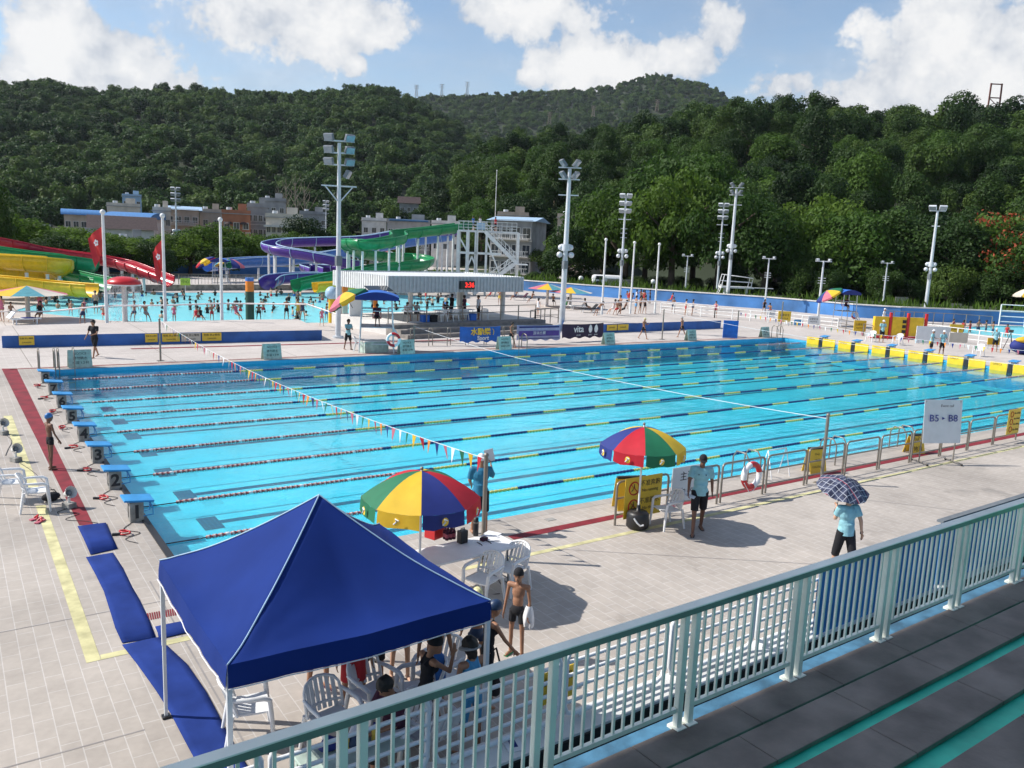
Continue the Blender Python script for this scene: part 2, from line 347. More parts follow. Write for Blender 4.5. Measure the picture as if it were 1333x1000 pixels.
def wmath(op, a, b=None, c=None):
    n = N(nt, 'ShaderNodeMath', operation=op)
    for i, x in enumerate((a, b, c)):
        if x is None: continue
        if hasattr(x, 'links'): nt.links.new(x, n.inputs[i])
        else: n.inputs[i].default_value = x
    return n.outputs[0]
def wnoise(scale, detail, rough=0.55, loc=(0, 0, 0), zs=1.0):
    mp = N(nt, 'ShaderNodeMapping'); mp.inputs['Location'].default_value = loc; mp.inputs['Scale'].default_value = (1, 1, zs); nt.links.new(tc.outputs['Generated'], mp.inputs[0])
    n = N(nt, 'ShaderNodeTexNoise'); n.inputs['Scale'].default_value = scale; n.inputs['Detail'].default_value = detail; n.inputs['Roughness'].default_value = rough
    nt.links.new(mp.outputs[0], n.inputs['Vector']); return n.outputs['Fac']
n_big = wnoise(6.0, 12, 0.6, zs=1.4); n_fine = wnoise(22.0, 10, 0.62); n_shade = wnoise(9.0, 6, 0.55, (3, 1, 2), 1.3)
dens = None
# each cumulus bank: direction in the sky, radius across, how tall it is
for (u, v, rad, amp, tall) in [(65, 68, 0.068, 1.05, 1.15), (25, 100, 0.045, 0.85, .6), (190, 95, 0.13, 0.58, .6), (300, 14, 0.19, 0.68, .42), (440, 30, 0.105, 0.95, .5), (370, 5, .12, .8, .4), (180, 5, 0.09, 0.5, .5), (465, 82, 0.020, 0.85, 1.0), (700, 10, 0.11, 0.75, .45), (690, 95, 0.035, 0.8, .7), (775, 85, 0.085, 1.0, .5),
                               (930, 25, 0.040, 0.8, 1.0), (895, 65, 0.045, 0.7, .8), (1215, 78, 0.12, 1.0, .65), (1300, 115, 0.09, 0.9, .7), (1290, 50, 0.07, 0.8, .6), (1130, 118, 0.075, 0.75, .5), (1030, 105, 0.045, 0.5, .5),
                               (-250, 60, .2, .9, .6), (1700, 60, .25, .9, .6), (400, -260, .3, .7, .6), (1100, -400, .35, .8, .6)]:
    d = ray(u, v).normalized(); e = V((0, 0, 1)) - d*d.z; e.normalize(); s_ = d.cross(e)
    def dotn(vec):
        n = N(nt, 'ShaderNodeVectorMath', operation='DOT_PRODUCT'); nt.links.new(tc.outputs['Generated'], n.inputs[0]); n.inputs[1].default_value = vec; return n.outputs['Value']
    a = wmath('DIVIDE', dotn(s_), rad); b2 = wmath('DIVIDE', dotn(e), rad*tall); front = wmath('GREATER_THAN', dotn(d), 0.0)
    q = wmath('SUBTRACT', 1.0, wmath('SQRT', wmath('ADD', wmath('MULTIPLY', a, a), wmath('MULTIPLY', b2, b2))))
    q = wmath('MULTIPLY', wmath('MULTIPLY', wmath('MAXIMUM', wmath('ADD', q, 0.35), 0.0), amp), front)
    dens = q if dens is None else wmath('MAXIMUM', dens, q)
nn = wmath('ADD', wmath('MULTIPLY', wmath('SUBTRACT', n_big, 0.5), 2.0), wmath('ADD', wmath('MULTIPLY', wmath('SUBTRACT', n_fine, 0.5), 1.25), wmath('MULTIPLY', wmath('SUBTRACT', wnoise(60.0, 8, .6), .5), .5)))
dd = wmath('ADD', dens, nn)
mr = N(nt, 'ShaderNodeMapRange', interpolation_type='SMOOTHSTEP'); mr.inputs['From Min'].default_value = 0.36; mr.inputs['From Max'].default_value = 0.66; nt.links.new(dd, mr.inputs['Value'])
veil = N(nt, 'ShaderNodeMapRange', interpolation_type='SMOOTHSTEP'); veil.inputs['From Min'].default_value = 0.40; veil.inputs['From Max'].default_value = 0.75; veil.inputs['To Max'].default_value = 0.55; nt.links.new(wnoise(2.6, 8, 0.6, (5, 2, 8), 3.0), veil.inputs['Value'])
cover = wmath('MAXIMUM', mr.outputs[0], veil.outputs[0])
# billows: grey bases, bright lobes
sh = N(nt, 'ShaderNodeMapRange'); sh.inputs['From Min'].default_value = 0.42; sh.inputs['From Max'].default_value = 1.0
nt.links.new(wmath('ADD', wmath('MULTIPLY', dd, 0.42), wmath('ADD', wmath('MULTIPLY', n_shade, 0.75), wmath('MULTIPLY', n_fine, 0.35))), sh.inputs['Value'])
cr = ramp(nt, [(0.0, (0.48, 0.54, 0.64)), (0.45, (0.60, 0.65, 0.73)), (0.75, (0.84, 0.86, 0.89)), (1.0, (0.98, 0.98, 0.98))]); nt.links.new(sh.outputs[0], cr.inputs[0])
cb = N(nt, 'ShaderNodeBackground'); nt.links.new(cr.outputs[0], cb.inputs[0]); cb.inputs[1].default_value = 0.74
wm = N(nt, 'ShaderNodeMixShader'); nt.links.new(cover, wm.inputs[0]); nt.links.new(bg.outputs[0], wm.inputs[1]); nt.links.new(cb.outputs[0], wm.inputs[2]); nt.links.new(wm.outputs[0], wo.inputs[0])
P['lime'] = paint('lime_paint', (0.45, 0.62, 0.06), 0.5)
W.cycles.sampling_method = 'MANUAL'; W.cycles.sample_map_resolution = 512
sc.view_settings.view_transform = 'Standard'; sc.view_settings.look = 'None'; sc.view_settings.exposure = 0.38; sc.view_settings.gamma = 1
sc.render.engine = 'CYCLES'
sc.cycles.use_denoising = True; sc.cycles.max_bounces = 8; sc.cycles.transparent_max_bounces = 16; sc.cycles.diffuse_bounces = 3; sc.cycles.glossy_bounces = 3
# ================================================================== ground, pools, deck
PL, PW, WZ = 50.0, 25.45, -0.16       # main pool: length, width, water level
def G(u, v, z=0.0): q = at(u, v, z); return (q.x, q.y)
M_DECK = tiles('deck_pavers', (0.52, 0.465, 0.412), (0.49, 0.438, 0.388), (0.62, 0.58, 0.54), 0.46, 0.23, 0.008, wet=True, stain=0.22, rot=PI/2)
M_PALE = tiles('pale_pavers', (0.60, 0.545, 0.50), (0.56, 0.50, 0.46), (0.68, 0.64, 0.60), 0.6, 0.3, 0.01, stain=0.16, big=(6.0, 6.0))
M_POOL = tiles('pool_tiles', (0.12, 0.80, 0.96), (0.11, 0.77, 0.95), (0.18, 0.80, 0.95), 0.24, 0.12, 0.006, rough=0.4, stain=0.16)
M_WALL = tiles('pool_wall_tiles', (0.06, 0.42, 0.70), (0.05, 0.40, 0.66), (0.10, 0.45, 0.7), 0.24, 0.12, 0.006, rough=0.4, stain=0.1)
M_KID = tiles('kid_pool_tiles', (0.36, 0.88, 0.94), (0.33, 0.86, 0.92), (0.5, 0.9, 0.95), 0.24, 0.12, 0.006, rough=0.4, stain=0.2)
M_WATER = watermat('pool_water', (0.76, 0.97, 1.0), 1.5, (0.8, 1.5, 1), bumps=0.16, refr=.14, ior=1.29)
M_KWATER = watermat('leisure_pool_water', (0.80, 0.98, 1.0), 1.2, (1, 1, 1), bumps=0.8, refr=.05, ior=1.16, milk=.5)
M_SOIL = paint('soil', (0.025, 0.03, 0.014), 0.95, var=0.4, scale=0.06)
M_FLOORHILL = paint('forest_floor', (0.022, 0.034, 0.014), 0.95, var=0.4, scale=0.05)

KID = [G(20, 404), G(140, 417.5), G(300, 421.5), G(425, 420), G(480, 415), G(545, 408), G(612, 397), G(600, 389), G(500, 383), G(340, 381), G(180, 381), G(80, 387)]
RP = [G(1212, 429), G(1290, 437), G(1500, 462), G(1620, 450), G(1500, 427), G(1290, 424)]
# ground: one sheet to the horizon with openings for the pools, cut by triangulation
def cut_sheet(outer, holes, z):
    bm = bmesh.new(); es = []
    for loop in [outer]+holes:
        vs = [bm.verts.new((q[0], q[1], z)) for q in loop]
        es += [bm.edges.new((vs[i], vs[(i+1) % len(vs)])) for i in range(len(vs))]
    bmesh.ops.triangle_fill(bm, use_beauty=True, use_dissolve=False, edges=es)
    mb = MB(); bm.verts.ensure_lookup_table()
    mb.add([v.co.copy() for v in bm.verts], [[v.index for v in f.verts] if f.normal.z > 0 else [v.index for v in reversed(f.verts)] for f in bm.faces]); bm.free()
    return mb
MAIN = [(0, 0), (PL, 0), (PL, PW), (0, PW)]
mbx = cut_sheet([(-3000, -200), (3000, -200), (3000, 3500), (-3000, 3500)], [[(-60, -60), (200, -60), (200, 170), (-60, 170)]], -0.02)
struct('ground', mbx, M_SOIL)
# deck: near paving and pale far paving
dk = MB()
for x0, x1, y0, y1 in ((-60, 200, -60, 0), (-60, 0, 0, PW), (PL, 200, 0, 4), (-60, PL, PW, PW+1)): dk.sheet([(x0, y0), (x1, y0), (x1, y1), (x0, y1)], 0)
struct('deck', dk, M_DECK)
BW = [G(-60, 350), G(60, 352), G(240, 356), G(450, 361), G(600, 370), G(690, 379), G(762, 385), G(869, 393), G(993, 402), G(1110, 413), G(1171, 417), G(1294, 422), G(1500, 432)]
struct('far_deck', cut_sheet([(-60, PW+1.0), (PL, PW+1.0), (PL, 4.0), (200, 4.0), (200, 170), (-60, 170)], [KID, RP], 0.0), M_PALE)
def basin(name, poly, depth, top, mfloor, mwall):
    area = sum(poly[i][0]*poly[(i+1) % len(poly)][1]-poly[(i+1) % len(poly)][0]*poly[i][1] for i in range(len(poly)))
    if area < 0: poly = poly[::-1]
    mb = MB(); mb.sheet(poly, -depth, 0); n = len(poly)
    for i in range(n):
        a, b = poly[i], poly[(i+1) % n]; mb.add([(a[0], a[1], top), (b[0], b[1], top), (b[0], b[1], -depth), (a[0], a[1], -depth)], [(0, 1, 2, 3)], 1)
    return struct(name, mb, [mfloor, mwall])
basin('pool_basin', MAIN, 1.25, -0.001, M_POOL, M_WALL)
basin('leisure_pool_basin', KID, 0.45, -0.001, M_KID, M_KID); basin('right_pool_basin', RP, 0.7, -0.001, M_KID, M_KID)
struct('water', MB().sheet([(0.002, 0.002), (PL-.002, 0.002), (PL-.002, PW-.002), (0.002, PW-.002)], WZ), M_WATER)
struct('leisure_pool_water', MB().sheet(KID, -0.05), M_KWATER); struct('right_pool_water', MB().sheet(RP, -0.12), M_KWATER)
# coping
cop = MB()
for (x0, x1, y0, y1) in ((-0.30, PL+.30, -0.30, -0.002), (-0.30, PL+.30, PW+.002, PW+0.3), (-0.30, -0.002, -.002, PW+.002), (PL+.002, PL+.3, -.002, PW+.002)):
    cop.sheet([(x0, y0), (x1, y0), (x1, y1), (x0, y1)], 0.004)
struct('pool_coping', cop, tiles('coping', (0.46, 0.415, 0.375), (0.43, 0.39, 0.35), (0.56, 0.53, 0.50), 0.3, 0.3, 0.008, offset=0, stain=.2))
mb = MB().box((-0.06, PW/2, 0.012), (0.13, PW-0.3, 0.05)); tag(mb.build('touchpad_cable_cover', P['black']), 'long dark strip along the pool edge in front of the starting blocks', 'edge strip')
# lane markings on the pool floor
LANE0, LSP = 2.16, 2.665
mk = MB()
for k in range(8):
    y = LANE0 + LSP*(k+.5)
    mk.sheet([(2.0, y-.13), (PL-2, y-.13), (PL-2, y+.13), (2.0, y+.13)], -1.246)
    for x in (2.0, PL-2): mk.sheet([(x-.25, y-.5), (x+.25, y-.5), (x+.25, y+.5), (x-.25, y+.5)], -1.242)
struct('lane_marking', mk, tiles('dark_floor_tiles', (0.006, 0.03, 0.12), (0.005, 0.025, 0.10), (0.03, 0.12, 0.25), 0.12, 0.12, 0.008, offset=0, rough=0.4))
# painted lines on the deck
ln = MB(); ZL = 0.004
ln.sheet([G(2, 480), G(22, 480), G(122, 684), G(103, 684)], ZL)
ln.sheet([(6.4, -1.32), (31, -1.12), (31, -.86), (6.4, -1.06)], ZL)
for a, b in (((170, 454), (420, 447.5)), ((420, 447.5), (640, 441)), ):
    p, q = V((*G(*a), 0)), V((*G(*b), 0)); ln.sheet([(p.x, p.y-.28), (q.x, q.y-.28), (q.x, q.y+.1), (p.x, p.y+.1)], ZL+.004)
p, q = V((*G(12, 480), 0)), V((*G(1010, 437), 0)); ln.sheet([(-1.2, PW+.62), (49, PW+.62), (49, PW+.80), (-1.2, PW+.80)], ZL)
struct('red_deck_line', ln, 'redline')
yl = MB()
yl.sheet([(-1.98, -2.60), (-1.79, -2.60), (-1.76, 5.5), (-1.95, 5.5)], ZL); yl.sheet([(-2.0, 7.0), (-1.76, 7.0), (-1.76, 16), (-2.0, 16)], ZL)
yl.sheet([(-1.787, -2.60), (0.9, -2.60), (0.9, -2.44), (-1.777, -2.44)], ZL); yl.sheet([(4.6, -2.26), (40, -2.02), (40, -1.88), (4.6, -2.12)], ZL)
struct('yellow_deck_line', yl, 'yellowline')
jt = MB()
for a, b in (((-30, -0.95), (0.5, -.95)), ((6.9, -2.2), (13.2, -7.0)), ((15.8, -2.6), (19.5, -7.0)), ((-.62, -7), (-.62, 0.0)), ((-30, -4.75), (-1.6, -4.75))):
    a, b = V((*a, 0)), V((*b, 0)); n = (b-a).cross(V((0, 0, 1))).normalized()*0.013; jt.sheet([(a+n)[:2], (b+n)[:2], (b-n)[:2], (a-n)[:2]], ZL-.001)
struct('expansion_joint', jt, paint('joint_grey', (0.27, 0.25, 0.24), 0.9))
# raised terraces with blue sides
def terrace(name, poly, h, mside):
    area = sum(poly[i][0]*poly[(i+1) % len(poly)][1]-poly[(i+1) % len(poly)][0]*poly[i][1] for i in range(len(poly)))
    if area < 0: poly = poly[::-1]
    n = len(poly); mb = MB(); mb.sheet(poly, h, 0)
    for i in range(n):
        a, b = poly[i], poly[(i+1) % n]; mb.add([(a[0], a[1], 0.0), (b[0], b[1], 0.0), (b[0], b[1], h), (a[0], a[1], h)], [(0, 1, 2, 3)], 1)
    return struct(name, mb, [M_PALE, mside])
T1 = .62
terrace('terrace', [G(3, 453.2), G(419, 443), G(388, 415.5, T1), G(300, 416.5, T1), G(140, 420.5, T1), G(8, 424, T1)], T1, 'bluewall')
terrace('terrace', [G(758, 434.5), G(938, 427.5), G(898, 412, .66), G(850, 408, .66), G(790, 409, .66), G(736, 415, .66), G(732, 424, .66)], .66, 'bluewall')
# boundary wall
bw = thing('boundary_wall', 'long low blue wall around the far side of the pool grounds', 'wall', (BW[0][0], BW[0][1], 0))
mb = MB(); mc = MB()
for a, b in zip(BW, BW[1:]):
    a, b = V((*a, 0)), V((*b, 0)); h = 1.35
    mb.bar(a+V((0, 0, h/2)), b+V((0, 0, h/2)), 0.25, h); mc.bar(a+V((0, 0, h+.06)), b+V((0, 0, h+.06)), 0.4, 0.12)
off = bw.location.copy(); mb.build('wall', paint('boundary_blue', (0.06, 0.20, 0.48), 0.7, var=0.35, scale=0.25), bw, off); mc.build('coping', 'palestone', bw, off)
# ================================================================== pool furniture
# starting blocks 
def block(n, x, y, label, near=True):
    t = thing('starting_block', label, 'starting block', (x, y, 0), 0 if near else PI, 'starting blocks along the pool ends')
    mb = MB(); mb.prism([(-.14, -.17), (.14, -.17), (.14, .17), (-.14, .17)], 0, .44); mb.build('pedestal', 'blockgrey' if near else 'whitepaint', t, bevel=.012)
    M = Matrix.Rotation(R(6), 3, 'Y')
    MB().box((.04, 0, .485), (.60, .52, .045), M=M).build('platform', 'blockblue', t, bevel=.01)
    for s in (-.24, -.12, 0, .12, .24): pass
    g = MB()
    for s in (-1, 1): g.tube([(.26, .18*s, .44), (.32, .18*s, .30), (.32, .18*s, .14), (.13, .16*s, .12)], .013, 6)
    g.tube([(.32, -.18, .28), (.32, .18, .28)], .013, 6); g.build('hand_grip', 'blockblue', t)
    if near:
        lettering(str(n), .40, 'ink', t, (0, -.173, .22), (1, 0, 0), name='numeral', bold=.014)
        lettering(str(n), .40, 'ink', t, (-.143, 0, .22), (0, -1, 0), name='numeral', bold=.014)
    return t
for k in range(8): block(k+1, -.22, LANE0+LSP*(k+.5)+.05, f'blue topped starting block with the number {k+1} on its grey pedestal')
for k in range(8):
    block(k+1, PL+.45, LANE0+LSP*(k+.5), 'blue topped starting block at the far end above the yellow touchpads', False)
# turning end wall touchpads (yellow with black centre)
for k in range(8):
    y = LANE0+LSP*(k+.5)
    t = thing('touchpad', 'yellow touchpad with a black centre hung on the far pool wall', 'touchpad', (PL-.02, y, 0), 0, 'yellow touchpads on the far pool wall')
    for s in (-1, 1): MB().box((-.02, s*.68, -.02), (.05, 1.02, .72)).build('pad', 'slideyel', t)
    MB().box((-.03, 0, -.06), (.06, .26, .80)).build('centre_strip', 'black', t)
    lettering('OMEGA', .16, 'ink', t, (-.047, .75, .20), (0, -1, 0))
# lane ropes
mt, nt_, b_, o_ = nodes_of('lane_rope_floats')
tcx = N(nt_, 'ShaderNodeTexCoord'); sx_ = N(nt_, 'ShaderNodeSeparateXYZ'); nt_.links.new(tcx.outputs['Object'], sx_.inputs[0])
def lm(op, a, b=None):
    n = N(nt_, 'ShaderNodeMath', operation=op)
    for i, x in enumerate((a, b)):
        if x is None: continue
        if hasattr(x, 'links'): nt_.links.new(x, n.inputs[i])
        else: n.inputs[i].default_value = x
    return n.outputs[0]
X = sx_.outputs[0]
fx = lm('FRACT', lm('DIVIDE', X, 2.6)); is_y = lm('LESS_THAN', fx, 0.42)
bead = lm('FRACT', lm('DIVIDE', X, 0.13)); gap = lm('LESS_THAN', bead, 0.16); bigw = lm('LESS_THAN', lm('FRACT', lm('DIVIDE', X, 1.3)), 0.09); hw = lm('LESS_THAN', lm('FRACT', lm('DIVIDE', X, .13)), 0.45)
main = mix(nt_, (0.012, 0.035, 0.16), (0.62, 0.56, 0.14), is_y)
endc = mix(nt_, (0.42, 0.08, 0.07), (0.62, 0.50, 0.46), hw); endc = mix(nt_, endc, (0.8, 0.8, 0.78), bigw)
isend = lm('MAXIMUM', lm('LESS_THAN', X, 7.5), lm('GREATER_THAN', X, 44.5))
c_ = mix(nt_, main, endc, isend); c_ = mix(nt_, c_, (0.02, 0.02, 0.03), lm('MULTIPLY', gap, .4)); nt_.links.new(c_, b_.inputs['Base Color']); b_.inputs['Roughness'].default_value = 0.4
M_ROPE = mt
for k in range(9):
    y = LANE0+LSP*k; mb = MB(); x = 0.9; pts = []; rs = []
    while x < PL-.8:
        for dx, r in ((0, .028), (.012, .044), (.10, .044), (.115, .028)): pts.append((x+dx, y+.04*math.sin(x*.35+k*1.7), WZ+.018)); rs.append(r)
        x += .13
    lab = 'lane rope nearest the white folding table' if k == 0 else 'lane rope farthest across, beside the far pool wall' if k == 8 else f'lane rope running between starting blocks {k} and {k+1}'
    t = thing('lane_rope', lab, 'lane rope', (0, y, WZ), 0, 'lane ropes across the main pool')
    mb.tube(pts, rs, 6); mb.build('float_line', M_ROPE, t, (0, y, WZ))
    MB().tube([(0, y, WZ+.02), (.95, y, WZ+.02)], .014, 5).build('end_cable', 'ink', t, (0, y, WZ)); MB().tube([(PL-.85, y, WZ+.02), (PL, y, WZ+.02)], .014, 5).build('end_cable', 'ink', t, (0, y, WZ))
# backstroke flags
FLAGC = [P['ur'], P['uy'], P['ug'], P['whitecloth'], P['upink'], P['ub'], P['orange']]
def pole(x, y, h, label, group=None, r=.045, name='line_pole', cat='pole'):
    t = thing(name, label, cat, (x, y, 0), 0, group)
    MB().tube([(0, 0, .02), (0, 0, h)], r, 10).build('post', 'steel', t); MB().box((0, 0, .012), (.3, .3, .024)).build('base_plate', 'steel', t); MB().ball((0, 0, h), r*1.25, 10).build('finial', 'steel', t)
    return t
def flagline(x, y0, z0, y1, z1, sag, n, label, step=None, xs=None):
    t = thing('flag_line', label, 'bunting', (x, y0, 0))
    xx = xs or x
    def pt(f): return V((x+(xx-x)*f, y0+(y1-y0)*f, z0+(z1-z0)*f-sag*4*f*(1-f)))
    MB().tube([pt(i/40) for i in range(41)], .008, 4).build('rope', 'whitecloth', t, (x, y0, 0))
    for i in range(n):
        f = (i+.7)/n; p = pt(f); w = .13; a = random.uniform(-.5, .5); d = random.uniform(-.06, .08)
        m = MB(); dx = math.sin(a)*w*.3
        m.add([p+V((-dx, -w/2, 0)), p+V((dx, w/2, 0)), p+V((d, random.uniform(-.04, .04), -.31))], [(0, 1, 2)]); m.add([q+V((.004, 0, 0)) for q in m.v[:3]], [(2, 1, 0)])
        m.build('pennant', FLAGC[i % 7], t, (x, y0, 0))
PQ = at(628, 729); pole(PQ.x, PQ.y, 2.15, 'steel pole with a base plate beside the white folding table'); pole(5.04, 26.8, 2.0, 'thin steel pole holding the bunting in front of the far blue terrace')
flagline(PQ.x, PQ.y, 2.08, 26.8, 1.95, .42, 84, 'multicoloured pennant bunting sagging across the pool near the starting blocks', xs=5.06)
flagline(46.0, -1.8, 2.0, 26.6, 1.9, .45, 62, 'multicoloured pennant bunting in front of the yellow touchpads')
pole(46.0, 26.7, 2.0, 'thin steel pole holding the distant bunting by the far pool corner')
pole(16.6, -1.65, 1.95, 'steel pole beside the fence panels holding the false start rope'); pole(18.4, 26.3, 1.5, 'short steel pole on the far side holding the false start rope')
t = MB().tube([V((16.6, -1.65, 1.85)).lerp(V((18.4, 26.3, 1.45)), i/30)+V((0, 0, -.4*4*(i/30)*(1-i/30))) for i in range(31)], .009, 5).build('false_start_rope', 'whitecloth'); tag(t, 'thin white false start rope stretched over the middle of the pool', 'rope')
pole(38.7, 27.2, 2.1, 'thin steel pole in front of the yellow signs on the right terrace')
t = MB().tube([V((38.7, 27.2, 2.0)).lerp(V((37.5, -1.8, 1.9)), i/30)+V((0, 0, -.4*4*(i/30)*(1-i/30))) for i in range(31)], .009, 5).build('recall_rope', 'whitecloth'); tag(t, 'thin white recall rope strung from the far pole before the right terrace', 'rope')
pole(51.5, 27.0, 2.6, 'tall thin steel pole at the right end of the blue terrace')

# steel fence panels on the near side
def fence_panel(x, y, w, rz=0, label='low steel fence panel with three rails beside the red deck line', group='steel fence panels along the near pool side', h=1.02, z=0):
    t = thing('fence_panel', label, 'fence', (x, y, z), rz, group)
    r = .028; c = .1
    MB().tube([(0, 0, 0), (0, 0, h-c), (c*.3, 0, h-c*.3), (c, 0, h), (w-c, 0, h), (w-c*.3, 0, h-c*.3), (w, 0, h-c), (w, 0, 0)], r, 8).build('frame', 'steel', t)
    for q in (.62, .24): MB().tube([(0, 0, h*q), (w, 0, h*q)], r*.8, 6).build('rail', 'steel', t)
    return t
NP = 11; FX0, FX1 = 8.98, 28.6; fw = (FX1-FX0)/NP
for i in range(NP): fence_panel(FX0+i*fw, -1.63+.29*i/NP, fw-.16)
def lifebuoy(pos, rz, label, tilt=0):
    t = thing('lifebuoy', label, 'lifebuoy', pos, rz)
    for k in range(4):
        a0 = PI/2*k+.25; red = (k % 2 == 0)
        MB().tube([(.30*math.cos(a0+PI/2*j/8*1.0), 0, .30*math.sin(a0+PI/2*j/8)) for j in range(9)], .075, 10).build('ring_section', 'red' if red else 'white', t)
    MB().tube([(-.33, -.06, -.15), (-.1, -.05, -.42), (.05, -.05, -.40), (.3, -.06, -.2)], .01, 5).build('rope', 'whitecloth', t)
    return t
lifebuoy((13.55, -1.68, .62), 0, 'red and white lifebuoy hanging on the near steel fence')
def plate(t, name, mat, c, w, h, right=(1, 0, 0), up=(0, 0, 1), d=.012):
    r = V(right).normalized(); u = V(up); u = (u-r*u.dot(r)).normalized(); n = r.cross(u)
    return MB().box(c, (w, h, d), M=Matrix((r, u, n)).transposed()).build(name, mat, t)
def ring(t, c, r, right, mat='inkred', w=.015, up=(0, 0, 1)):
    rr = V(right).normalized(); u = V(up); u = (u-rr*u.dot(rr)).normalized()
    return MB().tube([V(c)+rr*r*math.cos(2*PI*i/18)+u*r*math.sin(2*PI*i/18) for i in range(18)], w, 5, True).build('prohibition_mark', mat, t)
# sign hung on first panel: yellow, two prohibition roundels
t = thing('warning_sign', 'yellow warning sign with two red roundels hung on the first near fence panel', 'sign', (9.72, -1.72, .62), 0)
plate(t, 'board', 'signy', (0, 0, 0), 1.15, .96)
for z in (.22, -.2):
    ring(t, (-.3, -.012, z), .15, (1, 0, 0)); MB().bar((-.40, -.012, z+.1), (-.2, -.012, z-.1), .02, .01).build('slash', 'inkred', t); lettering('人', .2, 'ink', t, (-.3, -.01, z), (1, 0, 0))
lettering('不准奔跑', .16, 'ink', t, (.2, -.01, .30), (1, 0, 0)); lettering('No running', .11, 'ink', t, (.2, -.01, .14), (1, 0, 0)); lettering('不准跳水', .16, 'ink', t, (.2, -.01, -.12), (1, 0, 0)); lettering('No diving', .11, 'ink', t, (.2, -.01, -.29), (1, 0, 0))
t = thing('pool_sign', 'white Main Pool sign hung on the second near fence panel', 'sign', (11.12, -1.72, .74), 0)
plate(t, 'board', 'signw', (0, 0, 0), .98, .86); lettering('主池', .24, 'ink', t, (0, -.01, .18), (1, 0, 0)); lettering('Main Pool', .2, 'ink', t, (0, -.01, -.16), (1, 0, 0))
t = thing('warning_sign', 'yellow sign with three red roundels on the last near fence panel', 'sign', (27.9, -1.46, .75), 0)
plate(t, 'board', 'signy', (0, 0, 0), .9, .9)
for z in (.27, 0, -.27): ring(t, (-.2, -.012, z), .1, (1, 0, 0), w=.012)
for z in (.3, .1, -.1, -.3): lettering('No diving', .11, 'ink', t, (.18, -.01, z), (1, 0, 0))
# A-frame boards
def aframe(x, y, rz, mat, lines, label, h=.82, w=.7, mat2=None, group=None, cap=True):
    t = thing('board_stand', label, 'sign', (x, y, 0), rz, group)
    for s, mm in ((-1, mat), (1, mat2 or mat)):
        up = V((0, -s*.17, h)); n = MB()
        plate(t, 'panel', mm, (0, s*.11, h/2), w, h, (1*(-s), 0, 0), up)
        for i, q in enumerate(lines):
            f = .78-.5*i/max(1, len(lines)-1) if len(lines) > 1 else .5; lettering(q, w*.155 if len(lines) > 2 else .2, 'ink', t, V((0, s*(.197), 0))+up*f+V((0, s*.008, 0)), (-s, 0, 0), up)
    if cap: MB().box((0, 0, h+.01), (w*.94, .09, .06)).build('hinge_cap', 'black', t)
    return t
aframe(10.15, -.85, R(-20), 'signy', ['注意', '水深', '1.2 M'], 'yellow folding board with black top behind the first near fence panel', .78, .8)
aframe(17.45, -.8, R(-14), 'signy', ['小心', '地滑', 'CAUTION'], 'yellow and white folding caution board behind the middle fence panels', .72, .58)
aframe(22.75, -.8, R(-10), 'signy', ['小心', '地滑'], 'yellow folding board behind the large white notice board', .6, .6)
t = thing('folding_rail', 'small white framed folding stand behind the near fence', 'stand', (16.0, -.55, 0), 0)
# (a light frame beside the caution board)
g = MB(); g.tube([(-.4, -.2, 0), (-.4, 0, .8), (.4, 0, .8), (.4, -.2, 0)], .015, 6); g.build('front_frame', 'white', t)
g = MB(); g.tube([(-.4, .2, 0), (-.4, .01, .78), (.4, .01, .78), (.4, .2, 0)], .015, 6); g.build('rear_frame', 'white', t)
# handrails at pool ladder near side
for x in (15.0, 19.0, 22.8):
    t = thing('pool_ladder', 'steel ladder handrails set in the near pool edge behind the fence', 'pool ladder', (x, -.1, 0), 0, 'steel pool ladders on the near edge')
    for s in (-.25, .25): MB().tube([(s, -.5, 0), (s, -.5, .6), (s, -.38, .78), (s, -.05, .78), (s, .06, .6), (s, .06, -1.0)], .022, 7).build('handrail', 'steel', t)
    for z in (-.3, -.6, -.9): MB().box((0, .06, z), (.5, .1, .03)).build('tread', 'steel', t)
# big white board on stand
t = thing('notice_board', 'large white notice board on a wheeled stand with handwritten race numbers', 'notice board', (22.1, -1.95, 0), R(-24))
plate(t, 'board', 'signw', (0, 0, 1.35), 1.32, 1.36, up=(0, .10, 1)); lettering('Event call', .12, 'ink', t, (.05, -.065, 1.86), (1, 0, 0)); lettering('B5 ▸ B8', .30, 'inkblue', t, (0, -.03, 1.45), (1, 0, 0), (0, .1, 1), sx=1.1)
for s in (-.6, .6):
    MB().tube([(s, .07, .06), (s, .07, 2.0)], .02, 6).build('upright', 'steel', t); MB().tube([(s, -.35, .06), (s, .42, .06)], .02, 6).build('foot', 'steel', t)
    for q in (-.33, .4): MB().ball((s, q, .04), .04, 8).build('castor', 'black', t)
